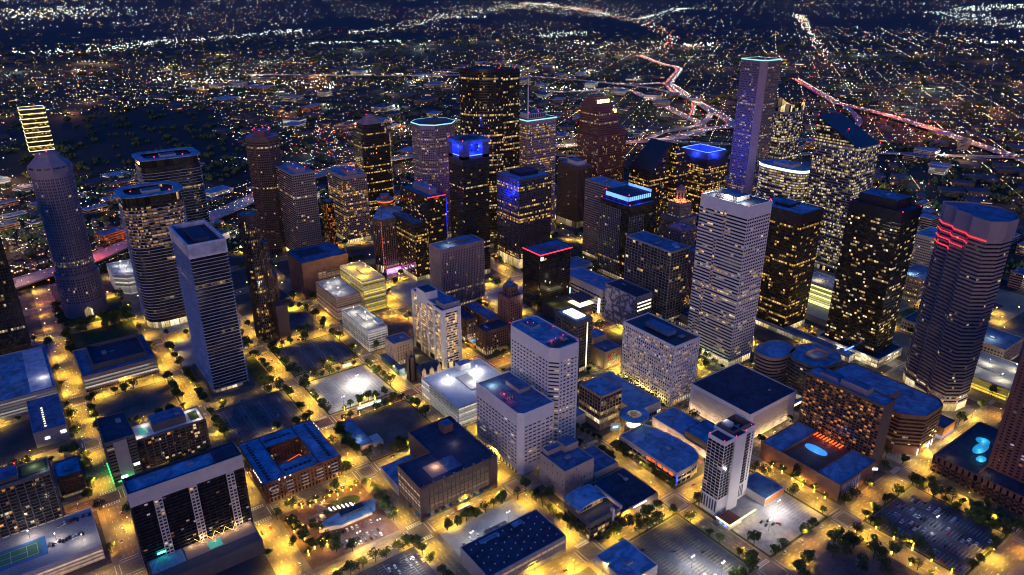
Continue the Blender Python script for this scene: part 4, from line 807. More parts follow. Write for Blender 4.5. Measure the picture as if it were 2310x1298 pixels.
t = tower('office_building', 'grey block with giant pale painted figures across its blank wall', 'office block', 'the painted-figure block', rect(405, 434, 55, 113), 54, 'gray', 'punch', fh=5, sp=.4, so=.12, pw=.3, po=.15, bay=4, top=8, base=6, clut=2, roof='roofd', skip=(3,), lobby=None)
m = MB(); m.face([(405 - t.x - .1, y - t.y, z) for y, z in ((112.5, 3), (55.5, 3), (55.5, 53), (112.5, 53))]); t.part('mural', m, mural_mat)
m = MB()
for z in (33, 38, 43): m.box(408 - t.x, 432 - t.x, 55 - t.y - .2, 55 - t.y - .05, z, z + 1.6)
t.part('lit_strip', m, G['warmstrip'])
t = tower('department_store', 'long low white block with blue roof behind the painted-figure block', 'shop block', 'the long white store block', rect(408, 444, 120, 205), 40, 'offw', 'few', fh=5, sp=.55, so=.1, pw=.5, po=.12, bay=6, top=5, base=6, clut=6, roof='roof', lobby='ins')
m = MB(); m.box(408 - t.x - .4, 408 - t.x - .1, 124 - t.y, 128 - t.y, 5, 26); t.part('lit_sign', m, G['sign']); m = MB(); m.box(408 - t.x - .4, 408 - t.x - .1, 186 - t.y, 196 - t.y, 8, 22); t.part('screen', m, G['screent'])
tower('office_building', 'low block with plain blue roof near the pale rear slab', 'office block', 'the plain blue-roofed block', rect(470, 512, 255, 292), 15, 'offw', 'few', fh=5, sp=.5, pw=.4, po=.1, bay=4, top=3, base=5, clut=3, roof='roof')

t = tower('office_building', 'mid-rise with gold light strip down its corner and glowing roof panel', 'office block', 'the gold-strip mid-rise', rect(278, 301.5, 24, 62), 67, 'dgray', 'few', fh=3.9, sp=.4, so=.3, pw=.5, po=.35, bay=3, top=3, base=6, clut=0, roof='roof', lobby='ins')
m = MB(); m.box(301.5 - t.x - 8, 301.5 - t.x - 7, 24 - t.y - .7, 24 - t.y - .35, 4, 62); t.part('light_strip', m, G['warmstrip'])
m = MB(); m.prism(t.L(rect(284, 298, 32, 56)), 66, 67.2); t.part('roof_panel', m, G['warmstrip'])
t = tower('shop', 'low shop with red and green mural on its street wall', 'shop', 'the red-mural shop', rect(312, 338.5, 11, 36), 23, 'tan', None, so=.05, pw=0, fh=8, sp=.4, top=8, base=5, clut=3, roof='roofm', lobby=None)
m = MB(); m.face([(x - t.x, 11 - t.y - .12, z) for x, z in ((317, 3), (337, 3), (337, 19), (317, 19))]); t.part('mural', m, M['mural_red'])
for q in ((318, 6), (328, 6), (336, 6), (306, 20)): t.lamp(*q, 4, (1, .8, .25), 1800, .5)
t.facade(rect(318, 338.4, 36.1, 56), 0, 30, 'tan', None, so=.05, pw=0, fh=8, sp=.4, top=8, base=5, lobby='ins', roof='roof'); t.lamp(314, 46, 12, (1, .75, .4), 2500, .5)

# big windowless white box
t = tower('data_center', 'huge windowless white box with dark roof and warm up-lit wall panels', 'windowless block', 'the windowless white box', rect(326.5, 403, -181, -106), 32, 'white', None, so=.05, pw=0, fh=12, sp=.2, top=6, base=2, clut=8, roof='roofd', lobby=None, par=.8)
m = MB(); x0, y0 = 326.5 - t.x, -181 - t.y
for k in range(9): m.box(x0 - .35, x0 - .06, y0 + 4, y0 + 71, 2 + k * 2.8, 4.6 + k * 2.8); m.box(x0 + 6, x0 + 66, y0 - .35, y0 - .06, 2 + k * 2.8, 4.6 + k * 2.8)
t.part('wall_panel', m, M['offw'])
for k in range(6): t.lamp(321, -112 - k * 12, 4, (1, .66, .35), 2400, 1)
for k in range(5): t.lamp(336 + k * 13, -186, 4, (1, .66, .35), 2400, 1)
m = MB(); m.box(x0 + 76.6, x0 + 104, y0 + 6, y0 + 10, 5, 9); sk = t.part('skywalk', m, M['offw']); m = MB(); m.box(x0 + 77, x0 + 103, y0 + 5.8, y0 + 5.95, 6, 8.4); t.part('skywalk_window', m, G['warmstrip'], sk)

# glass office over the mall and the mall
t = tower('office_building', 'glass and stone office cube with pale blue roof beside the ring canopy', 'office block', 'the glass office cube', rect(221, 250, -80, -48), 41, 'tan', 'few', fh=4.1, sp=.14, so=.3, pw=.35, po=.4, bay=4.2, top=1.3, base=14, clut=3, roof='roof', lobby=None)
m = MB(); P = offs(t.L(rect(221, 250, -80, -48)), .35); m.band(P, 8.5, 13, [8, 8, 8, 8]); t.part('lit_gallery', m, W['lobby'])
t = Bld('shopping_mall', 'low curved-ended mall with pale blue roof and orange upper windows', 'shopping mall', 238, -150, 'the curved-ended mall', 35)
mp = [(218, -186), (238, -186), (248, -184), (256, -178), (260, -168), (260, -150), (256, -128), (251, -112), (218, -112)]
t.facade(mp, 0, 14.5, 'offw', 'few', fh=5, sp=.4, so=.2, pw=.6, po=.3, bay=6, top=2, base=5, roof='roof', lobby='ins', par=.6)
m = MB()
for k in range(5): m.box(218 - t.x - .45, 218 - t.x - .3, -182 - t.y + k * 7, -177 - t.y + k * 7, 8.5, 11.5)
t.part('orange_window', m, G['orange']); t.clutter(224, 252, -178, -116, 13.95, 8)
m = MB(); m.box(218 - t.x - .3, 218 - t.x + .6, -187.0 - t.y, -186.4 - t.y, 3, 11); t.part('neon_sign', m, G['blue']); m = MB(); m.prism(t.L(supere(264, -190, 3, 1, 2, 14)), 5, 7); t.part('neon_ring', m, G['mag'])
for q in ((213, -180), (213, -160), (213, -140), (213, -120), (232, -190), (256, -188), (262, -176)): t.lamp(*q, 4, (1, .66, .3), 1500, .4)
t = Bld('shopping_mall', 'long blue-roofed mall strip behind the warm-lit open arcade', 'shopping mall', 290, -130, 'the long mall strip', 40)
t.facade([(268, -188), (300, -188), (300, -108), (268, -108)], 0, 14, 'offw', None, so=.1, pw=0, fh=6, sp=.4, top=6, base=5, roof='roof', lobby='ins', par=.6)
t.facade([(262, -92), (298, -92), (298, -14), (262, -14)], 0, 14, 'offw', None, so=.1, pw=0, fh=6, sp=.4, top=6, base=5, roof='roof', lobby='ins', par=.6)
t.facade(rect(268, 299, -187, -150), 13, 21, 'dgray', None, so=.1, pw=0, fh=6, sp=.4, top=6, base=0, roof='roof', lobby=None, par=.6)
t.clutter(272, 296, -146, -112, 13.5, 6); t.clutter(266, 294, -88, -20, 13.5, 9)
m = MB(); m.prism(t.L(rect(261, 267, -178, -108)), .2, .4); t.part('arcade_floor', m, M['brickpave'])
for k in range(6): t.lamp(264.2, -114 - k * 12, 7, (1, .6, .3), 1500, .4)
m = MB(); n = 12
for k in range(n):
    for e in (0, 3): m.tube((-26 + k * 2.5, 22 + e, 15 + e), (-23.5 + k * 2.5, 22 + e, 15 + e), .12, .12, 4)
    m.tube((-26 + k * 2.5, 22, 15), (-23.5 + k * 2.5, 25, 18), .1, .1, 4)
t.part('roof_truss', m, M['steel'])
t = Bld('canopy', 'wide blue elliptical ring canopy around a gold-lit opening over the mall', 'canopy', 244, -105, 'the ring canopy', 15)
m = MB(); m.ring(supere(0, 0, 15, 15, 2, 40), supere(0, 0, 7, 7, 2, 40), 23.6, 24.8); t.part('ring_roof', m, M['roof'])
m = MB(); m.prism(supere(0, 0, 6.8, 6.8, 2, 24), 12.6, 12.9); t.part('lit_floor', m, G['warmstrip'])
m = MB(); m.prism(supere(0, 0, 9, 9, 2, 24), 0, 12.5); t.part('drum', m, M['tan'])
for k in range(5):
    m = MB(); a = k * 1.257; m.tube((8 * math.cos(a), 8 * math.sin(a), 12), (10 * math.cos(a), 10 * math.sin(a), 23.6), .35, .35); t.part('column', m, M['steel'])
t.lamp(244, -105, 17, (1, .72, .3), 2500, .6)
t = Bld('billboard', 'grey video screen with pale blue lettering lines facing the crossing', 'video screen', 232, -92, None)
m = MB(); m.box(-5, 5, -.3, .3, 3, 12); t.part('screen', m, G['screen']); m = MB()
for z, a, c in ((7.6, -2.6, 3), (6.0, -3, 3.2)):
    for q in range(9): m.box(a + q * .62, a + q * .62 + .45, -.38, -.31, z, z + 1.1)
t.part('screen_lettering', m, G['screent']); m = MB(); m.box(-4, -3.6, -.2, .2, 0, 3); m.box(3.6, 4, -.2, .2, 0, 3); t.part('post', m, M['dark']); t.o.rotation_euler = (0, 0, -.5)

# white residential tower with the neon shop at its foot
t = Bld('apartment_building', 'slender white residential tower with dark balcony stacks and blank white wall', 'apartment building', 234, -226, 'the slender white residential tower', 20)
t.facade(rect(214.5, 226, -234, -217), 0, 75.6, 'white', 'aptd', fh=3.05, sp=.14, so=.15, pw=.25, po=.2, bay=4, top=3, base=17, roof='roofd', lobby=None, skip=(2,))
t.facade(rect(226.05, 240, -236, -213), 0, 77, 'white', None, so=.04, pw=0, fh=8, sp=.2, top=6, base=3, roof='roofd', lobby=None)
t.facade(rect(240.05, 259, -231, -211), 0, 74.5, 'white', 'aptd', fh=3.05, sp=.3, so=.12, pw=2.2, po=.15, bay=4.6, top=3, base=17, roof='roofd', lobby=None)
m = MB(); m.box(0, 3, 0, 1.5, 0, .2); m.box(0, 3, -.1, 0, .2, 1.2); me = m.mesh('balcony', M['dark'])
for k in range(17):
    for x, y in ((243.5, -232.6), (247.5, -232.6), (222.4, -235.4)): link('balcony', me, t.o, (x - t.x, y - t.y, 19 + k * 3.05))
m = MB(); P = t.L(rect(228, 251, -231, -215)); m.ring(P, offs(P, -.4), 73, 79.5); t.part('roof_screen', m, M['dgray'])
m = MB(); m.prism(t.L(rect(230, 237, -224, -217)), 76, 81); t.part('penthouse', m, M['offw']); t.clutter(238, 250, -229, -217, 74, 4)
t.lamp(240, -226, 76, (1, .05, .15), 400, .4); t.lamp(234, -216, 83, (.9, 1, .9), 900, .4)
t.beacons([(215, -233, 76.5), (226.5, -235.5, 78), (254, -230, 75.5), (240, -235, 78), (215, -218, 76.5)], .55)
m = MB()
for k in range(6): m.box(241 - t.x + k * 2.2, 242 - t.x + k * 2.2, -231.3 - t.y, -231.03 - t.y, 3, 15); m.box(214.5 - t.x - .25, 214.5 - t.x - .02, -233 - t.y + k * 2.8, -231.6 - t.y + k * 2.8, 4, 15)
t.part('base_panel', m, M['blueg'])
m = MB(); m.prism(t.L(rect(259.05, 286, -251, -222)), 0, 8); p = t.part('low_wing', m, M['offw']); m = MB(); m.face([(x, y, 8.03) for x, y in t.L(rect(259.4, 285.6, -250.6, -222.4))]); t.part('low_wing_roof', m, M['roofm'], p)
m = MB(); m.face([(x - t.x, -251.12 - t.y, z) for x, z in ((259.5, .8), (285.5, .8), (285.5, 7.6), (259.5, 7.6))]); t.part('mural', m, M['mural_or'], p)
t = Bld('shop', 'small shop with red roof outlined in white and orange neon', 'shop', 217, -245, 'the neon-outlined shop', 9)
m = MB(); m.prism(t.L(rect(210, 226, -252, -238)), 0, 5); t.part('wall', m, M['offw']); m = MB(); m.face([(x, y, 5.03) for x, y in t.L(rect(210.3, 225.7, -251.7, -238.3))]); t.part('roof', m, M['copper'])
m = MB(); m.box(-7.4, 27, -7.5, -7.1, 4.6, 5.5); m.box(-7.5, -7.1, -7.5, 7, 4.6, 5.5); t.part('neon_edge', m, G['gold'])
m = MB(); m.box(-7.3, -7.1, -4, -2, 1.5, 3.4); m.box(-7.3, -7.1, 1, 3, 1.5, 3.4); t.part('sign', m, G['bluew'])
for k in range(4): t.lamp(214 + k * 9, -255, 3.5, (1, .75, .45), 900, .4)

# beige tower-like block, curved office, low dark block
t = tower('office_building', 'tall beige block with few slit windows at the street corner', 'office block', 'the slit-window beige block', rect(121.5, 155.5, -143, -108), 32.7, 'beige', None, so=.05, pw=0, fh=6, sp=.4, top=4, base=5, clut=2, roof='roofm', lobby=None, par=.8)
m = MB(); rr = random.Random(3)
for k in range(9):
    for z in range(7):
        if rr.random() < .4: m.box(121.5 - t.x - .08, 121.5 - t.x - .03, -141 - t.y + k * 3.6, -140.2 - t.y + k * 3.6, 4 + z * 4, 6.4 + z * 4)
        if rr.random() < .25: m.box(124 - t.x + k * 3.4, 124.8 - t.x + k * 3.4, -143 - t.y - .08, -143 - t.y - .03, 4 + z * 4, 6.4 + z * 4)
t.part('slit_window', m, M['dark'])
t.penthouse(140, 155, -122, -109, 31.9, 7, 'beige', 'roofm', False); t.penthouse(124, 139.9, -116, -109, 31.9, 5, 'beige', 'roofm', False)
t = Bld('office_building', 'four-storey office with bowed blue roof and lit facades behind roof terrace', 'office block', 124, -172, 'the bowed-roof office', 20)
t.facade(rect(107, 141, -193, -161), 0, 19, 'dgray', 'gold', fh=4.2, sp=.22, so=.3, pw=.35, po=.35, bay=4.2, top=1, base=2, roof='roofd', lobby=None)
t.facade(rect(107, 134, -178, -161), 18, 23, 'offw', 'gold', fh=4, sp=.2, so=.2, pw=.3, po=.2, bay=3, top=.9, base=0, roof='roofm', lobby=None)
m = MB(); n = 12
for k in range(n):
    f0, f1 = k / n, (k + 1) / n; z = lambda f: 23.3 + 3.2 * math.sin(PI * f) ** .8
    x = lambda f: 105.5 - t.x + 31 * f
    m.face([(x(f0), -181 - t.y, z(f0)), (x(f1), -181 - t.y, z(f1)), (x(f1), -160 - t.y, z(f1)), (x(f0), -160 - t.y, z(f0))]); m.face([(x(f0), -181 - t.y, z(f0) - .6), (x(f0), -160 - t.y, z(f0) - .6), (x(f1), -160 - t.y, z(f1) - .6), (x(f1), -181 - t.y, z(f1) - .6)])
    m.face([(x(f0), -181 - t.y, z(f0) - .6), (x(f1), -181 - t.y, z(f1) - .6), (x(f1), -181 - t.y, z(f1)), (x(f0), -181 - t.y, z(f0))])
t.part('bowed_roof', m, M['roof'])
m = MB(); m.prism(t.L(rect(131, 133, -194.2, -191)), 0, 22); m.prism(t.L(rect(140, 141.6, -194.2, -161)), 18, 21); t.part('frame_pier', m, M['offw'])
for k in range(4): t.lamp(112 + k * 8, -183, 21, (1, .55, .25), 350, .3)
for k in range(4): t.lamp(103.5, -190 + k * 9, 4, (1, .7, .3), 700, .3)
t = tower('office_building', 'low dark-roofed annexe with white lettering on its street wall', 'office block', 'the low lettered annexe', rect(141.7, 190, -190, -146), 9, 'tan', None, so=.05, pw=0, fh=5, sp=.4, top=4, base=2, clut=3, roof='roofd', lobby=None, par=.5)
m = MB()
for k in range(14): m.box(-6 + k * 1.15, -6 + k * 1.15 + .75, -22.2, -22.05, 6.2, 7.4)
t.part('sign_lettering', m, G['sign']); t.facade(rect(157, 186, -143, -110), 0, 15, 'beige', None, so=.05, pw=0, fh=5, sp=.4, top=4, base=2, roof='roofm', lobby=None); t.lamp(168, -194, 3, (1, .9, .75), 900, .3); t.lamp(178, -194, 3, (1, .9, .75), 900, .3)
t = tower('warehouse', 'wide dark blue flat roof dotted with small white vents in front', 'warehouse', 'the vent-dotted blue roof', rect(9, 84, -190, -151), 16.7, 'gray', 'garage', fh=5.2, sp=.5, so=.15, pw=.5, po=.25, bay=6.5, top=2, base=3, clut=0, roof='roofd', lobby=None, par=.5, skip=(1, 2, 3))
for i in range(11):
    for j in range(4):
        m = MB(); m.prism(supere(0, 0, .45, .45, 2, 8), 0, .7); o = t.part('roof_vent', m, M['white']); o.location = (-32 + i * 6.4, -14 + j * 8.6 + (i % 2) * 3, 16.2)
m = MB(); m.prism(t.L(rect(24, 42, -158, -154)), 16.2, 16.9); m.prism(t.L(rect(56, 66, -158, -153)), 16.2, 16.9); t.part('roof_panel', m, M['roof'])
m = MB(); m.prism(t.L(rect(38, 60, -150.9, -140)), 0, 9); p = t.part('rear_bay', m, M['dgray'])
m = MB(); m.prism(t.L(supere(46, -145, 2.2, 2.2)), 9, 10.4); m.prism(t.L(supere(53, -145, 2.2, 2.2)), 9, 10.4); t.part('fan_drum', m, M['rtu'], p)
tower('warehouse', 'small blue-roofed shed cut by the bottom edge of the view', 'warehouse', 'the small blue shed', rect(94, 126, -250, -214), 9, 'offw', None, so=.05, pw=0, fh=6, sp=.4, top=3, base=2, clut=2, roof='roof', lobby=None, par=.5)
t = tower('shop', 'long low shop with bright blue roof between avenue trees and bare lot', 'shop', 'the low blue-roofed shop', rect(9, 23, 32, 84), 5.5, 'brick', None, so=.05, pw=0, fh=4, sp=.4, top=2, base=1, clut=2, roof='roof', lobby=None, par=.4)
t.facade(rect(23.1, 33, 30, 44), 0, 5, 'offw', None, so=.05, pw=0, fh=4, sp=.4, top=2, base=1, roof='roof', lobby=None); t.lamp(14, 28, 4.5, (1, .95, .8), 1500, .4); t.lamp(13, 44, 8, (.9, .95, 1), 800, .3)

# right edge
t = tower('apartment_building', 'red-brown residential tower with dark balconies at the right edge', 'apartment building', 'the red-brown residential tower', rect(450, 505, -400, -348), 138, 'red', 'aptd', fh=3.1, sp=.5, so=.2, pw=2.4, po=.25, bay=5, top=3, base=18, clut=2, roof='roofd', lobby='few')
t.facade(rect(428, 520, -347.8, -311), 0, 18, 'brick', 'few', fh=4, sp=.5, so=.2, pw=1.5, po=.2, bay=5, top=3, base=4, roof='roofd', lobby='few')
t.facade(rect(428, 449.8, -400, -348), 0, 18, 'brick', 'few', fh=4, sp=.5, so=.2, pw=1.5, po=.2, bay=5, top=3, base=4, roof='roofd', lobby='few')
m = MB(); m.prism(t.L(supere(474, -332, 13, 5, 2)), 17.2, 17.6); m.prism(t.L(supere(488, -328, 6, 6, 2)), 17.2, 17.62); m.prism(t.L(supere(456, -340, 6, 3.5, 2.5)), 17.2, 17.61); t.part('pool', m, G['pool'])
for q in ((470, -333), (490, -328), (456, -340)): t.lamp(*q, 20, (.3, .8, 1), 1300, .5)
t.lamp(436, -322, 21, (1, .55, .2), 900, .4); t.lamp(438, -352, 21, (1, .55, .2), 900, .4)
t = tower('apartment_building', 'dark framed balcony tower with open white posts near the right edge', 'apartment building', 'the dark framed balcony tower', rect(590, 640, -345, -310), 92, 'dark2', 'orange', fh=3.1, sp=.2, so=.8, pw=.5, po=1, bay=7, top=2, base=8, clut=2, roof='roofm', lobby='ins')
t = garage('lit garage with striped parking deck behind the zigzag tower', 'the striped-deck garage', rect(618, 690, -300, -234), 15, 'offw', 'garagey', 'deck', lamps=((635, -285), (660, -262), (640, -250), (672, -285)), lp=9000, lampcol=(1, .92, .6))
tower('office_building', 'beige mid-rise of grouped square windows, spotlights on its roof', 'office block', 'the beige spotlit mid-rise', rect(692, 745, -264, -206), 25, 'tan', 'few', fh=4.2, sp=.45, so=.1, pw=1.6, po=.12, bay=3.6, top=3, base=4, clut=5, roof='roofm').lamp(712, -240, 31, (1, .95, .8), 5000)
tower('office_building', 'old tan stone block with yellow windows between black and zigzag towers', 'office block', 'the old tan stone block', rect(800, 856, -112, -76), 38, 'tan', 'gold', fh=4, sp=.45, so=.15, pw=1.4, po=.2, bay=3.4, top=3, base=6, clut=5, roof='roofm').lamp(810, -92, 42, (.9, 1, 1), 6000)
tower('civic_building', 'small pale stone hall with hipped dark roof behind the black podium tower', 'civic building', 'the small stone hall', rect(700, 742, -176, -140), 16, 'beige', 'few', fh=5, sp=.5, so=.2, pw=1.6, po=.3, bay=4, top=3, base=3, clut=1, roof='roofd')
t = garage('garage front blazing with yellow-green lit levels between two black towers', 'the blazing garage front', rect(664, 704, -84, -10), 40, 'offw', 'garageb', 'deck', lamps=((676, -30), (690, -60)), lp=7000, lampcol=(1, .85, .4), sp=.22, pw=.15)
m = MB(); m.prism(t.L(rect(628, 663.8, -84, -10)), 0, 9); t.part('front_deck', m, M['deck'])
tower('office_building', 'pale striped office slab behind the black podium tower', 'office block', 'the pale striped slab', rect(905, 960, -120, -40), 66, 'offw', 'punch', fh=4, sp=.5, so=.2, pw=.6, po=.2, bay=3, top=3, base=5, clut=4, roof='roof')
tower('office_building', 'low tan bank hall at the foot of the white striped tower', 'bank', 'the low bank hall', rect(476, 508, 10, 50), 17, 'tan', 'few', fh=5, sp=.5, so=.15, pw=1.2, po=.2, bay=3.5, top=3, base=5, clut=1, roof='roofd', lobby='lobby')

t = tower(OT, 'stepped old stone tower topped by an orange floodlit cupola', 'office tower', 'the orange-cupola tower', rect(640, 680, 196, 236), 76, 'tan', 'amber', fh=4, sp=.5, so=.15, pw=1.4, po=.2, bay=3, top=3, base=6, clut=0, roof='roofm')
t.facade(rect(647, 673, 203, 229), 75, 100, 'tan', 'few', fh=4, sp=.5, so=.15, pw=1.4, po=.2, bay=3, top=3, base=0, roof='roofm')
m = MB(); m.prism(supere(0, 0, 8, 8, 2, 8), 99, 117); cu = t.part('cupola', m, M['beige']); m = MB()
for k in range(6): m.prism(supere(0, 0, 8.4 - k * 1.35, 8.4 - k * 1.35, 2, 12), 117 + k * 1.5, 118.6 + k * 1.5)
t.part('cupola_cap', m, M['pink'], cu); m = MB()
for k in range(8): a = k * PI / 4 + PI / 8; m.box(7.55 * math.cos(a) - .9, 7.55 * math.cos(a) + .9, 7.55 * math.sin(a) - .9, 7.55 * math.sin(a) + .9, 104, 113)
t.part('cupola_arch', m, M['dark'], cu)
for k in range(6): a = k * 1.05 + .3; t.lamp(660 + 12 * math.cos(a), 216 + 12 * math.sin(a), 101.5, (1, .2, .04), 9000, .6)
tower('office_building', 'old tan stone block with crenellated roofline before the orange cupola', 'office block', 'the crenellated tan block', rect(589, 622, 147, 178), 82, 'pink', 'few', fh=4, sp=.45, so=.2, pw=1.3, po=.5, bay=3, top=3, base=6, clut=5, roof='roofm')
tower('office_building', 'slim pink stone tower of fine piers behind the pale-gridded block', 'office block', 'the fine-piered pink tower', rect(538, 576, 60, 94), 80, 'pink', 'punch', fh=4, sp=.3, so=.1, pw=1.2, po=.6, bay=2.4, top=3, base=9, clut=3, roof='roofm', lobby='lobby')
tower('office_building', 'dark glass block with blue-grey roof and raised black plant box', 'office block', 'the dark plant-box block', rect(692, 726, 190, 226), 60, 'dark', 'amber', fh=4, sp=.3, so=.1, pw=.2, po=.1, bay=3, top=6, base=6, clut=1, roof='roof', pent=(.35, .8, .2, .8, 9, 'dark'))
tower('office_building', 'small tan block left of the crenellated one', 'office block', 'the small tan block', rect(612, 640, 182, 202), 62, 'tan', 'few', fh=4, sp=.5, so=.15, pw=1.4, po=.2, bay=3, top=3, base=6, clut=2, roof='roofm')

t = tower(OT, 'very tall slender granite tower with cut-off corner and white lit roof edge', 'office tower', 'the very tall granite tower', chamf(845, 889, 222, 268, [9, 0, 0, 0]), 304, 'lav', 'punch', fh=4.0, sp=.45, so=.25, pw=.9, po=.25, bay=2.6, top=4, base=9, clut=3, roof='roofd', pier_skip=(0,), skip=(0,))
m = MB(); P = t.L(chamf(845, 889, 222, 268, [9, 0, 0, 0])); m.ring(offs(P, .9), offs(P, .3), 302.6, 304.3); t.part('neon_edge', m, G['cyan'])
t.beacons([(850, 226, 306), (888, 224, 306), (866, 246, 306)], 1.2); [t.lamp(812, 246, z, (.02, .06, 1), e_, 6) for z, e_ in ((110, 22000), (150, 50000), (195, 34000), (245, 16000))]
t = Bld(OT, 'black tower pair with steeply sloped prism roofs', 'office tower', 750, 352, 'the sloped-roof black pair', 38)
def wedge(t, x0, x1, y0, y1, za, zb, axis, wall, win, fh=4., sp=.34):
    """shaft up to the lower height, then a sloped glass prism"""
    lo, hi = min(za, zb), max(za, zb); t.facade(rect(x0, x1, y0, y1), 0, lo, wall, win, fh=fh, sp=sp, so=.1, pw=.12, po=.12, bay=2.4, top=1, base=8, roof='roofd', lobby='ins')
    P = t.L(rect(x0, x1, y0, y1)); Z = [za, zb, zb, za] if axis == 'x' else [za, za, zb, zb]; m = MB()
    for i in range(4):
        j = (i + 1) % 4
        if Z[i] > lo + .1 or Z[j] > lo + .1: m.face([p for p in ((*P[i], lo), (*P[j], lo), (*P[j], Z[j]), (*P[i], Z[i]))])
    m.face([(*P[i], Z[i]) for i in range(4)]); t.part('sloped_roof', m, M['dark'])
    k = 0; z = lo + .6
    while z + fh < hi:
        f = (z + fh - lo) / (hi - lo); m = MB(); q = rect(x0, x1, y0, y1)
        if axis == 'x': xa = x0 + (x1 - x0) * f if zb > za else x0; xb = x1 if zb > za else x1 - (x1 - x0) * f; q = rect(xa, xb, y0, y1)
        else: ya = y0 + (y1 - y0) * f if zb > za else y0; yb = y1 if zb > za else y1 - (y1 - y0) * f; q = rect(x0, x1, ya, yb)
        Q = offs(t.L(q), .06); m.band(Q, z + .3, z + fh * .66, [max(1, round(math.dist(Q[i], Q[(i + 1) % 4]) / 2.4)) for i in range(4)]); t.part('window_band', m, W[win]); z += fh; k += 1
wedge(t, 712, 762, 334, 384, 116, 161, 'x', 'dark', 'amber'); wedge(t, 764, 800, 322, 372, 160, 132, 'x', 'dark', 'gold')
t.beacons([(762, 384, 162), (764, 322, 161)], 1)
t = tower(OT, 'black glass block with bright blue-lit open crown enclosure', 'office tower', 'the blue-crowned glass block', rect(820, 878, 298, 366), 128, 'dark', 'gold', fh=4, sp=.34, so=.1, pw=.12, po=.12, bay=2.4, top=9, base=8, clut=0, roof='roofm', lobby='ins')
m = MB(); P = t.L(rect(824, 874, 302, 362)); m.ring(P, offs(P, -.6), 127, 140); t.part('crown_screen', m, M['blueg'])
m = MB(); m.box(873 - t.x, 873.3 - t.x, 304 - t.y, 360 - t.y, 128, 139.5); m.box(826 - t.x, 872 - t.x, 361 - t.y, 361.3 - t.y, 128, 139.5); t.part('crown_light', m, G['bluep'])
m = MB(); m.ring(P, offs(P, -.5), 140.02, 140.8); t.part('neon_edge', m, G['bluew'])
for q in ((848, 318), (848, 346), (816, 330), (848, 294)): t.lamp(*q, 133, (.02, .06, 1), 40000, 2)
t = Bld(OT, 'red granite tower of three gabled stepped tiers with gold-lit top', 'office tower', 705, 453, 'the stepped red granite tower', 34)
for x0, x1, y0, y1, z0, h in ((672, 738, 424, 482, 0, 168), (672, 722, 427, 479, 167, 203), (672, 706, 430, 476, 202, 222)):
    t.facade(rect(x0, x1, y0, y1), z0, h, 'red', 'few' if z0 else 'punch', fh=4, sp=.35, so=.2, pw=.9, po=.45, bay=2.5, top=2, base=0 if z0 else 9, roof='roofd', lobby='ins' if not z0 else None)
    for k in range(5):
        m = MB(); f = (k + 1) / 6; w, d = (x1 - x0), (y1 - y0); m.prism(t.L(rect(x0 + (0 if k % 2 else .5), x1 - w * .04 * k, y0 + d * .42 * f, y1 - d * .42 * f)), h - 1.05 + k * 3.2, h + 2.15 + k * 3.2); t.part('gable_step', m, M['red'])
    m = MB()
    for k in range(5 if z0 == 202 else 3): m.prism(t.L(rect(x1 - 7 if z0 != 202 else x0 + 3 + k * 6, (x1 - 7 if z0 != 202 else x0 + 3 + k * 6) + 2.4, y0 + 4 + (k * 6 if z0 != 202 else 0), y0 + 6.4 + (k * 6 if z0 != 202 else 0))), h - 1, h + 8)
    t.part('pinnacle', m, G['gold'] if z0 == 202 else (G['gold'] if z0 == 167 else M['red']))
t = Bld(OT, 'glass tower with knife-edge roof slanting down toward the viewer', 'office tower', 840, 55, 'the slant-roofed tower', 38)
wedge(t, 812, 870, 20, 92, 198, 236, 'y', 'steel', 'pale', 4.2, .36); t.beacons([(812, 20, 199), (870, 20, 199), (812, 92, 237), (870, 92, 237), (840, 56, 218)], 1.2)
t = tower(OT, 'pale glass tower with a scalloped bright crown behind the very tall one', 'office tower', 'the bright-crowned glass tower', chamf(920, 975, 218, 272, 5), 213, 'steel', 'bright', fh=4.2, sp=.34, so=.1, pw=.12, po=.12, bay=2.6, top=2, base=8, clut=3, roof='roofd')
P = t.L(chamf(920, 975, 218, 272, 5)); m = MB(); n = 10
for i in range(8):
    a, c = P[i], P[(i + 1) % 8]; k = n if math.dist(a, c) > 20 else 1
    for q in range(k):
        f0, f1 = q / k, (q + 1) / k; z = lambda f: 218 + 9 * abs(2 * f - 1) ** 2 if k > 1 else 227
        p0, p1 = [(a[0] + (c[0] - a[0]) * f, a[1] + (c[1] - a[1]) * f) for f in (f0, f1)]
        m.face([(*p0, 212), (*p1, 212), (*p1, z(f1)), (*p0, z(f0))], 0, [(q, i), (q + 1, i), (q + 1, i + .9), (q, i + .9)])
t.part('glass_crown', m, W['bright']); t.beacons([(922, 220, 229), (973, 220, 229)], 1)
t = tower(OT, 'curved glass mid-rise rimmed by a white-green light band with lit terraces', 'office tower', 'the light-rimmed glass mid-rise', supere(838, 150, 26, 44, 3.2, 36), 146, 'steel', 'pale', fh=4.1, sp=.4, so=.12, pw=0, bays=[2] * 36, top=5, base=8, clut=3, roof='roof', pent=(.25, .75, .3, .7, 5, 'offw', 'roof'))
m = MB(); P = t.L(supere(838, 150, 26, 44, 3.2, 36)); m.ring(offs(P, 1), offs(P, .4), 141.5, 145.2); t.part('rim_light', m, G['whiteg'])
m = MB()
for k in range(4): m.box(-26.6, -25, -43, -14, 70 + k * 8, 71 + k * 8); m.box(-24, -4, -45, -44.2, 70 + k * 8, 71 + k * 8)
t.part('terrace_light', m, G['whiteg'])

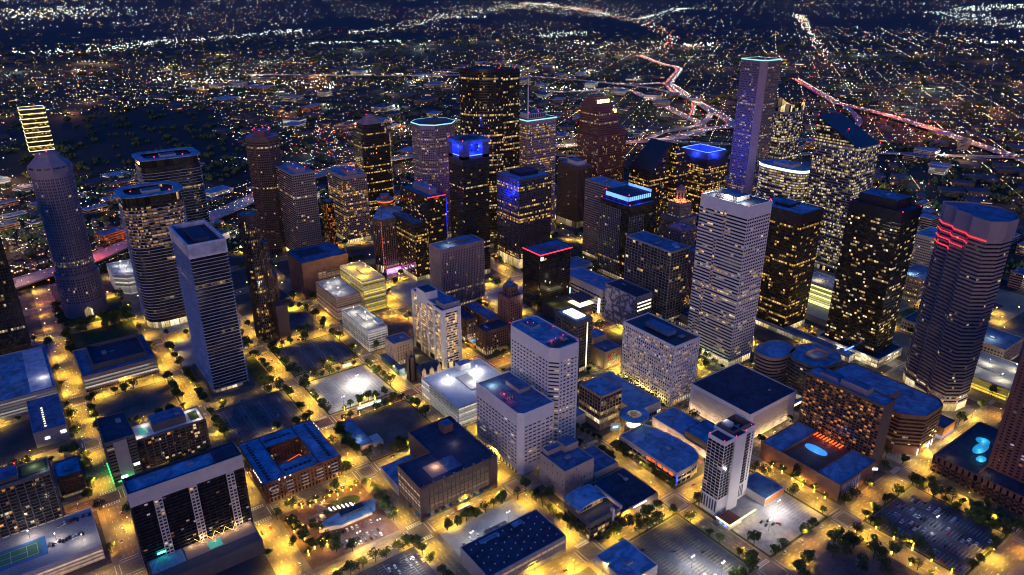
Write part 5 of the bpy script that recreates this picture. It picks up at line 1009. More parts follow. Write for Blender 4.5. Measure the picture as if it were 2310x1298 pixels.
# gold tiered tower beyond the park
t = Bld('apartment_building', 'far tower ringed by ten glowing yellow tiers beyond the park', 'apartment building', -100, 1780, 'the yellow-tiered tower', 30)
t.facade(rect(-128, -73, 1755, 1806), 0, 120, 'dark', 'amber', fh=3.9, sp=.3, so=.5, pw=.4, po=.4, bay=4, top=3, base=6)
for k in range(10):
    m = MB(); P = t.L(rect(-128, -73, 1755, 1806)); m.ring(offs(P, 1.6), offs(P, .6), 11 + k * 12, 12.6 + k * 12); t.part('tier_light', m, G['yel'])
t.beacons([(-110, 1770, 122), (-95, 1780, 122)], 2.5)

# ================================================================== ground, streets, blocks
m = MB(); m.face([(-30000, -4000, -.6), (42000, -4000, -.6), (42000, 42000, -.6), (-30000, 42000, -.6)]); structure('ground', m, M['ground'])
X0, X1, Y0, Y1 = -4 * B, 9.5 * B, -4.6 * B, 7 * B
m = MB(); m.face([(X0, Y0, 0), (X1, Y0, 0), (X1, Y1, 0), (X0, Y1, 0)]); structure('road', m, M['asph'])
def cell(i, j, e=12.): return (i * B + e, (i + 1) * B - e, -(j + 1) * B + e, -j * B - e)
m = MB()
for i in range(-4, 9):
    for j in range(-7, 5):
        x0, x1, y0, y1 = cell(i, j, 7.6); y0 = max(y0, Y0 + 2)
        if y1 > y0 + 5: m.prism(chamf(x0, x1, y0, y1, 3), .0, .15, 0, False)
structure('pavement', m, M['pave'])
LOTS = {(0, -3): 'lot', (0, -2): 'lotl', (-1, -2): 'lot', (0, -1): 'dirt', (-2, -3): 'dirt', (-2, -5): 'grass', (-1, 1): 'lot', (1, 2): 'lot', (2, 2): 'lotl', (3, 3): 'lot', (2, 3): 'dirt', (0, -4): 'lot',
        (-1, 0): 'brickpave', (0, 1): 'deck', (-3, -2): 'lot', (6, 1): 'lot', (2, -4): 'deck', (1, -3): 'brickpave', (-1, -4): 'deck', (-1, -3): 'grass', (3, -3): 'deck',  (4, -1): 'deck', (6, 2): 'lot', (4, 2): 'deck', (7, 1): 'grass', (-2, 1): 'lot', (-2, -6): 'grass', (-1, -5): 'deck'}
for i_ in range(-4, 9):
    for j_ in range(-7, 5):
        if cell(i_, j_)[2] > Y0: LOTS.setdefault((i_, j_), 'yard')
M['yard'] = surf('dark_block_interior', (.07, .065, .06), .9, .5, .04, .4)
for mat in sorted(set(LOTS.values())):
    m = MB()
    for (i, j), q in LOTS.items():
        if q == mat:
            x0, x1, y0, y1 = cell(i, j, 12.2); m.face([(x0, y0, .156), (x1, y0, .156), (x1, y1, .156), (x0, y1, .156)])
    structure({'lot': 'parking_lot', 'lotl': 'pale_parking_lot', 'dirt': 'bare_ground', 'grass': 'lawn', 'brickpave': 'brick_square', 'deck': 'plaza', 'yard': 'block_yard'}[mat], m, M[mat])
# painted markings
mk = MB(); yk = MB(); my = MB(); mz = MB()
def bar(mb, x0, x1, y0, y1, z=.006): mb.face([(x0, y0, z), (x1, y0, z), (x1, y1, z), (x0, y1, z)])
for i in range(-3, 7):
    for j in range(-6, 5):
        x, y = i * B, -j * B
        if y < Y0 + 10: continue
        for s in (-1, 1):
            for q in (8.2, 11.4): bar(mk, x - 7, x + 7, y + s * q - .24, y + s * q + .24); bar(mk, x + s * q - .24, x + s * q + .24, y - 7, y + 7)
            if (i + j) % 2:
                for k in range(7): bar(mk, x - 6.4 + k * 2, x - 5.6 + k * 2, y + s * 9.8 - 1.3, y + s * 9.8 + 1.3)
        for lane in (-3.6, 0, 3.6):
            for k in range(8):
                a = 14 + k * 9.6; bar(mk if lane else yk, x + lane - .13, x + lane + .13, y + a, y + a + 3.4); bar(mk if lane else yk, x + a, x + a + 3.4, y + lane - .13, y + lane + .13)
        if (i * 3 + j * 5) % 4 == 0: bar(mk, x - 6.5, x - 6.2, y - 6.5, y + 6.5); bar(mk, x + 6.2, x + 6.5, y - 6.5, y + 6.5); bar(mk, x - 6.2, x + 6.2, y - 6.5, y - 6.2); bar(mk, x - 6.2, x + 6.2, y + 6.2, y + 6.5)
structure('road_markings', mk, M['paint']); structure('road_centre_lines', yk, M['ypaint'])
def stalls(i, j, mb, rows, sp=2.75, dep=5.4, d='y', e=14, frac=(0, 1)):
    x0, x1, y0, y1 = cell(i, j, e)
    if d == 'y':
        n = int((y1 - y0) / sp)
        for r in rows:
            xx = x0 + (x1 - x0) * r
            for k in range(int(n * frac[0]), int(n * frac[1])): bar(mb, xx - dep, xx + dep, y0 + k * sp - .07, y0 + k * sp + .07, .164)
            bar(mb, xx - .07, xx + .07, y0 + n * frac[0] * sp, y0 + n * frac[1] * sp, .168)
    else:
        n = int((x1 - x0) / sp)
        for r in rows:
            yy = y0 + (y1 - y0) * r
            for k in range(int(n * frac[0]), int(n * frac[1])): bar(mb, x0 + k * sp - .07, x0 + k * sp + .07, yy - dep, yy + dep, .164)
            bar(mb, x0 + n * frac[0] * sp, x0 + n * frac[1] * sp, yy - .07, yy + .07, .168)
stalls(1, 2, my, (.08, .32, .58, .84)); stalls(3, 3, mz, (.08, .32, .56, .8)); stalls(0, -2, mz, (.1, .36, .62, .88)); stalls(-1, -2, mz, (.1, .36, .62, .88)); stalls(0, -3, mz, (.1, .36, .62, .88)); stalls(-1, 1, mz, (.1, .36, .62, .88)); stalls(2, 2, mz, (.75, .93), frac=(.0, .6))
structure('yellow_stall_lines', my, M['ypaint']); structure('worn_stall_lines', mz, M['paint'])
m = MB(); m.face([(X0, B - 7.4, .002), (X1, B - 7.4, .002), (X1, B + 7.4, .002), (X0, B + 7.4, .002)]); structure('tram_street', m, M['brickpave'])
m = MB()      # the tram rails
for s in (-2.6, -1.2, 1.2, 2.6): m.face([(X0, B + s - .06, .012), (X1, B + s - .06, .012), (X1, B + s + .06, .012), (X0, B + s + .06, .012)])
structure('tram_rails', m, M['steel'])
# verges with planting strips round the dark lots
m = MB()
for i, j in ((0, -3), (-1, -2), (0, -2), (3, 3), (1, 2), (2, 2), (-2, -3), (0, -1)):
    x0, x1, y0, y1 = cell(i, j, 9.6)
    for q in (rect(x0, x1, y0, y0 + 2), rect(x0, x1, y1 - 2, y1), rect(x0, x0 + 2, y0 + 2.1, y1 - 2.1), rect(x1 - 2, x1, y0 + 2.1, y1 - 2.1)): m.prism(q, .15, .2, 0, False)
tag(m.obj('grass_verge', M['grass']), None, None, None, 'stuff')

def near_phrase(x, y):
    return min(BUILT, key=lambda q: max(0, math.hypot(q[0] - x, q[1] - y) - q[2]))[3]
CAMX, CAMY = -217.5, -531.6
def cdist(x, y): return math.hypot(x - CAMX, y - CAMY)
def in_view(x, y, z=0, mg=1.06):
    a = math.radians(53.91); dx, dy = x - CAMX, y - CAMY; f = dx * math.cos(a) + dy * math.sin(a); r = dx * math.sin(a) - dy * math.cos(a)
    p = math.radians(22.915); dz = z - 422.9; dep = f * math.cos(p) - dz * math.sin(p); up = f * math.sin(p) + dz * math.cos(p)
    return dep > 0 and abs(r) < dep * .7085 * mg and abs(up) < dep * .398 * mg
FOOT = []
for o in list(C.objects):
    if o.type == 'MESH' and o.name.split('.')[0] in ('wall', 'podium', 'low_wing', 'annexe', 'front_deck'):
        vs = [o.parent.location + v.co if o.parent else v.co for v in o.data.vertices]
        FOOT.append((min(v.x for v in vs), max(v.x for v in vs), min(v.y for v in vs), max(v.y for v in vs)))
def clear(x, y, r): return all(not (a - r < x < b + r and c - r < y < d + r) for a, b, c, d in FOOT)

# ------------------------------------------------------------------ street lamps
pm = MB(); pm.tube((0, 0, 0), (0, 0, 9), .16, .1, 6); pm.tube((0, 0, 9), (1.6, 0, 9.5), .08, .06, 5); pole_me = pm.mesh('street_lamp', M['pole'])
hm = MB(); hm.prism(supere(1.7, 0, .4, .2, 2.5, 10), 9.35, 9.55); head_me = hm.mesh('lamp_head', G['sod'])
SL = []
for e_, c_ in ((42000, (1, .61, .05)), (36000, (1, .60, .05)), (30000, (1, .61, .06)), (46000, (1, .63, .05)), (17000, (1, .48, .05))):
    sl = bpy.data.lights.new('sodium_light', 'SPOT'); sl.color = c_; sl.energy = e_; sl.spot_size = math.radians(157); sl.spot_blend = .6; sl.shadow_soft_size = .5; SL.append(sl)
def lampdata(x, y):
    d = (x < -100 and y > 330) or (x > 150 and y < -260) or (x < -120 and y < 120)
    return SL[R.choice((1, 2, 2, 4, 4))] if d else SL[R.choice((0, 0, 1, 1, 2, 3))]
cand = []
for i in range(-3, 9):
    for j in range(-6, 5):
        x, y = i * B, -j * B
        for k, f in enumerate((.24, .5, .76)):
            s = 1 if k % 2 else -1
            cand.append((x + s * 8.6, y + f * B, 0 if s < 0 else PI)); cand.append((x + f * B, y + s * 8.6, PI / 2 if s < 0 else -PI / 2))
cand = [c for c in cand if in_view(c[0], c[1]) and clear(c[0], c[1], .6)]
cand.sort(key=lambda c: cdist(*c[:2]))
for k, (x, y, rz) in enumerate(cand[:298]):
    o = link('street_lamp', pole_me, None, (x, y, .1), rz); link('lamp_head', head_me, o)
    l = bpy.data.objects.new('lamp_light', lampdata(x, y)); C.objects.link(l); l.parent = o; l.location = (1.7, 0, 9.3)
    tag(o, 'yellow street lamp on the kerb near ' + near_phrase(x, y), 'street lamp', 'street lamps along the downtown kerbs')
rest = cand[298:]
m = MB()
for x, y, rz in rest: m.prism(supere(x, y, .7, .7, 2, 6), 9, 9.5); m.tube((x, y, 0), (x, y, 9), .1, .1, 4, 1)
if rest: tag(m.obj('rear_street_lamps', [G['sod'], M['pole']]), 'rows of small yellow street lamps in the rear downtown streets', 'street lamps', None, 'stuff')
for x, y, rz in rest[::2]:
    l = bpy.data.objects.new('lamp_light', lampdata(x, y)); C.objects.link(l); l.location = (x, y, 8.8)

# ------------------------------------------------------------------ lot flood lights
fm = MB(); fm.tube((0, 0, 0), (0, 0, 12), .18, .12, 6); fm.box(-1.5, 1.5, -.1, .1, 11.9, 12.1); flood_me = fm.mesh('flood_light', M['pole'])
fh = MB(); fh.octa(-1.3, 0, 12, .5); fh.octa(1.3, 0, 12, .5); fhead_me = fh.mesh('flood_head', G['white'])
for x, y, pw, col, lab in ((62, 152, 80000, (1, .93, .78), 'glaring white pole lamp amid the pale lit lot'), (30, 118, 12000, (1, .9, .75), 'dimmer pole lamp near the edge of the pale lit lot'),
        (152, -262, 26000, (.95, .97, 1), 'white pole lamp in the yellow-striped lot, left of a pair'), (166, -280, 26000, (.95, .97, 1), 'white pole lamp in the yellow-striped lot, right of a pair'),
        (262, -262, 26000, (1, .93, .85), 'white pole lamp over the pale lot by the neon-outlined shop'), (236, -272, 9000, (1, .85, .7), 'short pole lamp in the pale lot near parked cars'),
        (352, -352, 6000, (.9, .95, 1), 'tall pole lamp in the dark crowded lot'), (-26, -80, 15000, (.95, .97, 1), 'white pole lamp over the small lot behind the garden pavilion'), (-46, -84, 9000, (.95, .97, 1), 'white pole lamp over the full end of the pavilion lot'),
        (28, -138, 9000, (1, .95, .8), 'white pole lamp by white cars beside the vent-dotted roof'), (66, -136, 9000, (1, .95, .8), 'white pole lamp at the far end of the lot beside the vent-dotted roof'),
        (-25, -135, 9000, (1, .97, .9), 'white pole lamp in the lot at the bottom edge'), (640, -150, 9000, (.9, 1, .9), 'green-white pole lamp in the lot behind the black podium tower')):
    o = link('flood_light', flood_me, None, (x, y, .15)); link('flood_head', fhead_me, o); tag(o, lab, 'pole lamp', 'flood lights over the parking lots')
    l = bpy.data.lights.new('flood_light', 'POINT'); l.color = col; l.energy = pw; l.shadow_soft_size = .6; q = bpy.data.objects.new('lamp_light', l); C.objects.link(q); q.parent = o; q.location = (0, 0, 12.6 - 1.4)

# ------------------------------------------------------------------ trees
def tree_proto(k, h, r, leaf):
    rr = random.Random(40 + k); t = MB(); t.tube((0, 0, 0), (.1, 0, h * .42), .28, .18, 6)
    cl = []
    for q in range(rr.randint(6, 9)):
        a = rr.uniform(0, 2 * PI); d = r * rr.uniform(.15, .68); z = h * rr.uniform(.5, .86)
        cl.append((d * math.cos(a), d * math.sin(a), z, r * rr.uniform(.34, .55)))
    cl.append((0, 0, h * .82, r * .5))
    for x, y, z, q in cl[:5]: t.tube((.05, 0, h * .36), (x * .8, y * .8, z), .13, .04, 4)
    c = MB()
    for x, y, z, q in cl:
        for _ in range(62):
            u, w = rr.uniform(-1, 1), rr.uniform(0, 2 * PI); s = math.sqrt(1 - u * u); e = q * rr.uniform(.7, 1.08)
            p = Vector((x + s * math.cos(w) * e, y + s * math.sin(w) * e, z + u * e * .8))
            a = Vector((rr.gauss(0, 1), rr.gauss(0, 1), rr.gauss(0, .7))).normalized(); b_ = a.orthogonal().normalized(); g = rr.uniform(.32, .62)
            c.face([p + a * g, p + b_ * g * .8, p - a * g, p - b_ * g * .8])
    return t.mesh('trunk', M['bark']), c.mesh('crown', leaf)
PR = [tree_proto(k, h, r, LEAF[k % 3]) for k, (h, r) in enumerate(((9, 4.2), (7, 3.2), (11, 5), (6, 2.6), (8, 4.6), (10, 4)))]
wm = MB()
for k in range(3): wm.octa(.15 * math.cos(k * 2), .15 * math.sin(k * 2), .9 + k * 1.0, .5)
wm.tube((0, 0, .1), (0, 0, 4.3), .34, .3, 6); wm.tube((0, 0, 3.6), (1.2, .5, 5.4), .14, .1, 4); wm.tube((0, 0, 3.6), (-1, .8, 5.2), .14, .1, 4); wrap_me = wm.mesh('string_lights', G['fairy'])
fl_ = bpy.data.lights.new('fairy_glow', 'POINT'); fl_.color = (1, .58, .07); fl_.energy = 900; fl_.shadow_soft_size = .8
NT = [0]; REST = []
TREEWORDS = ['broad leafy street tree', 'small round street tree', 'tall spreading street tree', 'young slim street tree', 'wide low street tree', 'upright street tree']
def tree(x, y, k=None, s=1., fairy=False, where=None, name='tree'):
    k = R.randrange(6) if k is None else k
    if NT[0] >= 296: REST.append((x, y, k, s * R.uniform(1.05, 1.6), R.uniform(0, 6.28))); return
    NT[0] += 1
    o = bpy.data.objects.new(name, None); C.objects.link(o); o.location = (x, y, .15); o.rotation_euler = (0, 0, R.uniform(0, 6.28)); s *= R.uniform(.8, 1.2) * 1.35; o.scale = (s, s, s * R.uniform(.9, 1.1))
    link('trunk', PR[k][0], o); link('crown', PR[k][1], o)
    w = TREEWORDS[k]
    if fairy:
        link('string_lights', wrap_me, o); w = 'street tree wrapped in golden lights'
        l = bpy.data.objects.new('fairy_glow', fl_); C.objects.link(l); l.parent = o; l.location = (.9, 0, 2.5)
    tag(o, f'{w} {where or "near " + near_phrase(x, y)}', 'tree', 'golden-lit trees along the kerb' if fairy else 'trees along the downtown blocks')
# golden wrapped trees: rail street and the avenue on the right
for k in range(7): tree(18 + k * 9, B + 9 if k % 2 else B - 9, 3, .8, True, 'beside the tram street at the pale lit lot')
for k in range(10): tree(3 * B + (8.8 if k % 2 else -8.8), -3.14 * B - k * 7.6, 3, .95, True, 'beside the avenue at the dark crowded lot')
for k in range(6): tree(3 * B + 9.4, -2.2 * B - k * 11, 3, .95, True, 'below the pool podium of the balcony hotel')
for k in range(9): tree(-68 + k * 6.4, -14 - (k % 2) * 3, 3, .8, True, 'along the street edge of the garden square')
for q in range(26):
    x, y = -86 + R.random() * 26, -24 - R.random() * 58
    tree(x, y, R.choice((0, 1, 3)), .85, q % 2 == 0, 'in the grove of the garden square')
for q in range(8): tree(-8 + R.uniform(-3, 3), -20 - q * 8, None, .9, False, 'on the right edge of the garden square')
for q in range(9): tree(44 + R.uniform(-22, 10), -1 + R.uniform(0, 10) + 10, None, 1., False, 'in the dark row behind the brown garage')
for q in range(8): tree(4 + R.uniform(-2, 3), 30 + q * 6.4, 4, 1., False, 'beside the low blue-roofed shop')
for q in range(12): tree(214 + R.uniform(-3, 0), -186 + q * 6.4, None, .85, False, 'on the pavement beside the curved-ended mall')
for q in range(9): tree(206 + R.uniform(-1, 1), -96 + q * 8, None, .8, False, 'on the pavement below the taller white slot-window block')
for q in range(9): tree(304.5, -90 + q * 8.6, None, .8, False, 'along the lit foot of the white punched-window block')
for q in range(6): tree(426, -70 + q * 12, None, .8, False, 'along the lit foot of the white striped tower')
for q in range(10): tree(104 + R.uniform(-1.5, 1.5), -112 - q * 8, None, .95, False, 'on the pavement beside the bowed-roof office')
for q in range(9): tree(112 + q * 8.5, -198.5 + R.uniform(-1, 1), None, .95, False, 'in front of the bowed-roof office')
for q in range(7): tree(20 + q * 9.5, -113 + R.uniform(-1.5, 1), None, .95, False, 'between the brown garage and the lot of the vent-dotted roof')
for q in range(8): tree(395 - q * 1.5 + R.uniform(-2, 2), -312 - q * 10, None, 1., False, 'on the left edge of the dark crowded lot' if q > 3 else 'at the foot of the red-brown residential tower')
for q in range(14): tree(398 + R.uniform(-6, 6), -310 - q * 7, None, 1., False, 'between the dark crowded lot and the red-brown residential tower')
for q in range(10): tree(228 + R.uniform(-8, 60), -313 - R.uniform(0, 45), None, 1.1, False, 'in the dark planted lot at the bottom edge')
for q in range(12): tree(-150 + R.uniform(-30, 30), 476 + R.uniform(0, 34), None, 1.1, False, 'on the lawn before the round domed tower')
edge = []
for i in range(-4, 7):
    for j in range(-6, 5):
        x0, x1, y0, y1 = cell(i, j, 10.2)
        full = LOTS.get((i, j)) in ('lot', 'lotl', 'dirt', 'grass')
        for k in range(8):
            f = (k + .5) / 8
            for x, y in ((x0, y0 + (y1 - y0) * f), (x1, y0 + (y1 - y0) * f), (x0 + (x1 - x0) * f, y0), (x0 + (x1 - x0) * f, y1)):
                if R.random() < (.6 if full else .2) and in_view(x, y) and clear(x, y, 2.2): edge.append((x, y))
edge.sort(key=lambda c: cdist(*c))
for x, y in edge: tree(x + R.uniform(-.8, .8), y + R.uniform(-.8, .8), None, 1.)

if REST:
    m = MB()
    for x, y, k, s, a in REST:
        c, s_ = math.cos(a) * s, math.sin(a) * s
        for me, mi in ((PR[k][0], 0), (PR[k][1], 1)):
            b = len(m.v); m.v += [(x + v.co.x * c - v.co.y * s_, y + v.co.x * s_ + v.co.y * c, .15 + v.co.z * s) for v in me.vertices]
            for p in me.polygons: m.f.append(tuple(b + q for q in p.vertices)); m.m.append(mi)
    tag(m.obj('rear_street_trees', [M['bark'], LEAF[0]]), 'small street trees scattered along the rear downtown blocks', 'street trees', None, 'stuff')

# ------------------------------------------------------------------ cars
def car_meshes(col, nm, van=False):
    m = surf('car_paint_' + nm, col, .3, .05, metal=.2); b = MB()
    prof = [(-2.25, .35), (-2.25, .85), (-1.9, .98), (-1.2, 1.02), (1.0, 1.0), (2.0, .85), (2.25, .6), (2.25, .35)]
    for (xa, za), (xb, zb) in zip(prof, prof[1:]): b.face([(xa, -.88, za), (xa, .88, za), (xb, .88, zb), (xb, -.88, zb)][::-1])
    b.face([(x, -.88, z) for x, z in prof][::-1]); b.face([(x, .88, z) for x, z in prof])
    zt = 1.95 if van else 1.45; xr = (-2.0, -1.8, .6, 1.15) if van else (-1.75, -1.2, .35, 1.0)
    b.face([(xr[1], -.7, zt), (xr[2], -.7, zt), (xr[2], .7, zt), (xr[1], .7, zt)])
    for x in (-1.4, 1.4):
        for y in (-.84, .84): b.tube((x, y - .08, .33), (x, y + .08, .33), .33, .33, 8, 1)
    g = MB(); lo = [(xr[0], -.82, 1), (xr[3], -.82, 1), (xr[3], .82, 1), (xr[0], .82, 1)]; hi = [(xr[1], -.7, zt - .02), (xr[2], -.7, zt - .02), (xr[2], .7, zt - .02), (xr[1], .7, zt - .02)]
    for i in range(4): j = (i + 1) % 4; g.face([lo[i], lo[j], hi[j], hi[i]])
    return b.mesh('car_body', [m, M['dark']]), g.mesh('car_glass', M['dark'])
PAL = dict(white=(.8, .8, .8), black=(.015, .015, .018), silver=(.45, .46, .48), grey=(.16, .17, .18), red=(.4, .02, .02), blue=(.03, .08, .3))
CARS = {(c, v): car_meshes(q, c + ('_van' if v else ''), v) for c, q in PAL.items() for v in ((False, True) if c in ('white', 'black', 'grey') else (False,))}
CK = list(CARS); CWT = [6, 2, 5, 2, 3, 3, 1, 2, 1]
CK = [('white', False), ('white', True), ('black', False), ('black', True), ('silver', False), ('grey', False), ('grey', True), ('red', False), ('blue', False)]
hl = MB(); tl = MB()
for y in (-.6, .6): hl.box(2.24, 2.34, y - .22, y + .22, .6, .85); tl.box(-2.36, -2.25, y - .24, y + .24, .62, .9)
hl_me, tl_me = hl.mesh('headlight', G['head']), tl.mesh('taillight', G['tail']); NC = [0]
def car(x, y, rz, where, lights=0, z=.16, key=None):
    if NC[0] >= 300: return
    NC[0] += 1; key = key or R.choices(CK, CWT)[0]; b, g = CARS[key]
    o = link('car', b, None, (x, y, z), rz); link('car_window', g, o)
    if lights: link('headlight', hl_me, o); link('taillight', tl_me, o)
    st = 'driving' if lights else 'parked'
    tag(o, f'{key[0]} {"van" if key[1] else "car"} {st} {where}', 'van' if key[1] else 'car', 'cars ' + where)
def fill(i, j, rows, occ, where, d='y', e=14, sp=2.75, off=2.8, sub=(0, 1)):
    x0, x1, y0, y1 = cell(i, j, e)
    L = (y1 - y0) if d == 'y' else (x1 - x0)
    for r in rows:
        for k in range(int(L / sp * sub[0]), int(L / sp * sub[1])):
            for s in (-1, 1):
                if R.random() < occ:
                    if d == 'y': car(x0 + (x1 - x0) * r + s * off, y0 + (k + .5) * sp, 0 if R.random() < .5 else PI, where)
                    else: car(x0 + (k + .5) * sp, y0 + (y1 - y0) * r + s * off, PI / 2 if R.random() < .5 else -PI / 2, where)
fill(3, 3, (.08, .32, .56, .8), .34, 'in the dark crowded lot')
fill(1, 2, (.32, .58, .84), .05, 'in the yellow-striped lot')
for k in range(4): car(240 + (k % 2) * 6, -262 - k * 2.4, .2, 'in the pale lot near its pole lamp', key=('black', False))
car(250, -272, 1.9, 'alone in the pale lot by the neon-outlined shop', key=('red', False))
for k in range(4): car(30 + k * 7, -132 - (k % 2), 1.2, 'in the lot beside the vent-dotted roof', key=('white', False))
car(22, -136, 1.4, 'in the lot beside the vent-dotted roof', key=('red', False))
for k in range(9): car(-60 + k * 4.1, -62 - k * .4, 1.5, 'in the front row behind the garden pavilion')
for k in range(16): car(-58 + (k % 8) * 4.4, -76 - (k // 8) * 6.4 - (k % 8) * .3, 1.5, 'in the lit lot behind the garden pavilion')
for k in range(14): car(-40 + (k % 7) * 5.2, -124 - (k // 7) * 7, 1.5, 'in the lot at the bottom edge')
for k in range(22): car(-242 + (k % 11) * 2.3 - (k // 11) * 8, 66 - (k // 11) * 22 + (k % 3), 1.5, 'on the tennis-court deck', z=12.98)
for k in range(3): car(-62 + k * 14, 160 - k * 9, 1.4, 'in the dark lot near the ledge slab')
for k in range(2): car(64 + k * 9, 262 - k * 6, 1.1, 'in the dark lot below the slim brown tower')
for k in range(7): car(-278 + (k % 2) * 6, 190 + k * 4, 0, 'in the lot at the left edge')
# kerb parking and traffic
for i in range(-3, 6):
    for j in range(-5, 5):
        x, y = i * B, -j * B
        for s in (-1, 1):
            for k in range(9):
                f = 16 + k * 7.4
                for v in (0, 1):
                    p = (x + s * 6.4, y + f, PI / 2 if s > 0 else -PI / 2) if v else (x + f, y + s * 6.4, 0 if s < 0 else PI)
                    if cdist(*p[:2]) < 900 and in_view(*p[:2]) and R.random() < .085: car(*p, 'at the kerb near ' + near_phrase(*p[:2]), 0, .01)
                    p = (x + s * (1.8 + 2.8 * (k % 2)), y + f + 3, PI / 2 if s > 0 else -PI / 2) if v else (x + f + 3, y + s * (1.8 + 2.8 * (k % 2)), 0 if s < 0 else PI)
                    if in_view(*p[:2]) and cdist(*p[:2]) < 1100 and R.random() < (.02 if not (i == -2 and v) else .2): car(*p, 'on the road near ' + near_phrase(*p[:2]), 1, .01)

# the tram
t = tag(bpy.data.objects.new('tram', None), 'long white tram with lit windows on the rail street by the pale lit lot', 'tram'); C.objects.link(t); t.location = (52, B + 1.9, 0)
for k in range(3):
    m = MB(); m.prism(chamf(-9 + k * 9.6 - 4.6, -9 + k * 9.6 + 4.6, -1.3, 1.3, .4), .5, 3.4); m.obj('carriage', M['white'], t)
m = MB()
for k in range(3):
    for s in (-1.33, 1.31): m.box(-9 + k * 9.6 - 4, -9 + k * 9.6 + 4, s, s + .02, 1.7, 2.9)
m.box(-13.2, -13.0, -1, 1, 1.7, 3); m.obj('lit_window', glow('tram_windows', (.6, .95, 1), 4), t)
for k in range(2): t2 = tag(bpy.data.objects.new('bus', None), ('white and red bus stopped beside the dark lot under the slim brown tower', 'yellow-lit bus passing the teal awnings of the brown garage')[k], 'bus'); C.objects.link(t2); t2.location = ((70, 2 * B - 3, 0), (46, -B + 4, 0))[k]; m = MB(); m.prism(chamf(-6, 6, -1.25, 1.25, .3), .4, 3.1); m.obj('body', M['white'] if not k else M['ypaint'], t2); m = MB(); m.box(-5.6, 5.6, -1.28, -1.26, 1.5, 2.6); m.box(-5.6, 5.6, 1.26, 1.28, 1.5, 2.6); m.obj('lit_window', G['warmstrip'], t2); m = MB(); m.box(-6.06, -6.01, -1, 1, .7, 1.2); m.obj('taillight', G['tail'], t2)

# ------------------------------------------------------------------ garden square
m = MB(); m.prism(supere(-38, -30, 17, 8.5, 2, 30), .16, .3); structure('oval_lawn', m, M['grass'])
t = Bld('pavilion', 'pale pavilion with folded blue metal roofs in the garden square', 'pavilion', -44, -50, 'the garden pavilion', 24)
m = MB(); m.prism(t.L([(-68, -53), (-50, -58), (-22, -58), (-20, -53), (-22, -46), (-50, -45)]), 0, 4.2); t.part('wall', m, M['offw'])
m = MB(); a = t.L([(-70, -51), (-51, -59.5), (-49, -46), (-20, -60), (-14, -49), (-24, -44.5)]); z = [7.5, 4.4, 6.2, 4.4, 8, 5.6]; v = [(*q, k) for q, k in zip(a, z)]
m.face([v[0], v[1], v[2]]); m.face([v[1], v[3], v[5], v[2]]); m.face([v[3], v[4], v[5]]); t.part('folded_roof', m, M['roof'])
m = MB(); m.prism(t.L(rect(-47, -26, -52, -45.6)), 5, 7.2); t.part('roof_box', m, M['roofd'])
for k in range(6): m = MB(); m.box(-.6, .6, -2.4, 2.4, .3, .6); o = tag(m.obj('glowing_bench', G['strip']), 'glowing pink-white bench strip on the oval lawn', 'light bench', 'glowing bench strips on the oval lawn'); o.location = (-49 + k * 3.6, -30.5 - k * .9, 0); o.rotation_euler = (0, 0, .1)
for k, (x, y, w, d) in enumerate(((-63, -38, 13, 8), (-56, -26, 8, 12))):
    p = tag(bpy.data.objects.new('pergola', None), ('wide slatted pergola beside the garden pavilion', 'curved slatted pergola at the end of the oval lawn')[k], 'pergola'); C.objects.link(p); p.location = (x, y, .15); m = MB()
    for q in range(int(w)): m.box(-w / 2 + q, -w / 2 + q + .35, -d / 2, d / 2, 3.6, 3.9)
    m.box(-w / 2, w / 2, -d / 2 - .2, -d / 2, 3.3, 3.6); m.box(-w / 2, w / 2, d / 2, d / 2 + .2, 3.3, 3.6); m.obj('slat_roof', M['steel'], p); m = MB()
    for sx in (-1, 1):
        for sy in (-1, 1): m.box(sx * w / 2 - .15, sx * w / 2 + .15, sy * d / 2 - .15, sy * d / 2 + .15, 0, 3.4)
    m.obj('post', M['dark'], p)
for x, y, e in ((-60, -38, 1600), (-40, -26, 2600), (-52, -22, 2000), (-30, -40, 1500), (-66, -60, 1800), (-76, -40, 1500), (-70, -76, 1800), (-20, -30, 2200), (-44, -61, 900), (-28, -61, 900), (-80, -22, 1500), (-60, -15, 1500)):
    m = MB(); m.tube((0, 0, 0), (0, 0, 3.6), .1, .08, 5); o = m.obj('garden_lamp', M['pole'], None, (x, y, .15)); m = MB(); m.octa(0, 0, 3.9, .35); m.obj('lamp_head', G['fairy'], o); tag(o, 'short amber lamp among the paths of the garden square', 'garden lamp', 'amber lamps of the garden square')
    l = bpy.data.lights.new('garden_light', 'POINT'); l.color = (1, .55, .16); l.energy = e * 1.6; l.shadow_soft_size = .4; q = bpy.data.objects.new('lamp_light', l); C.objects.link(q); q.parent = o; q.location = (.0, 0, 4.6)

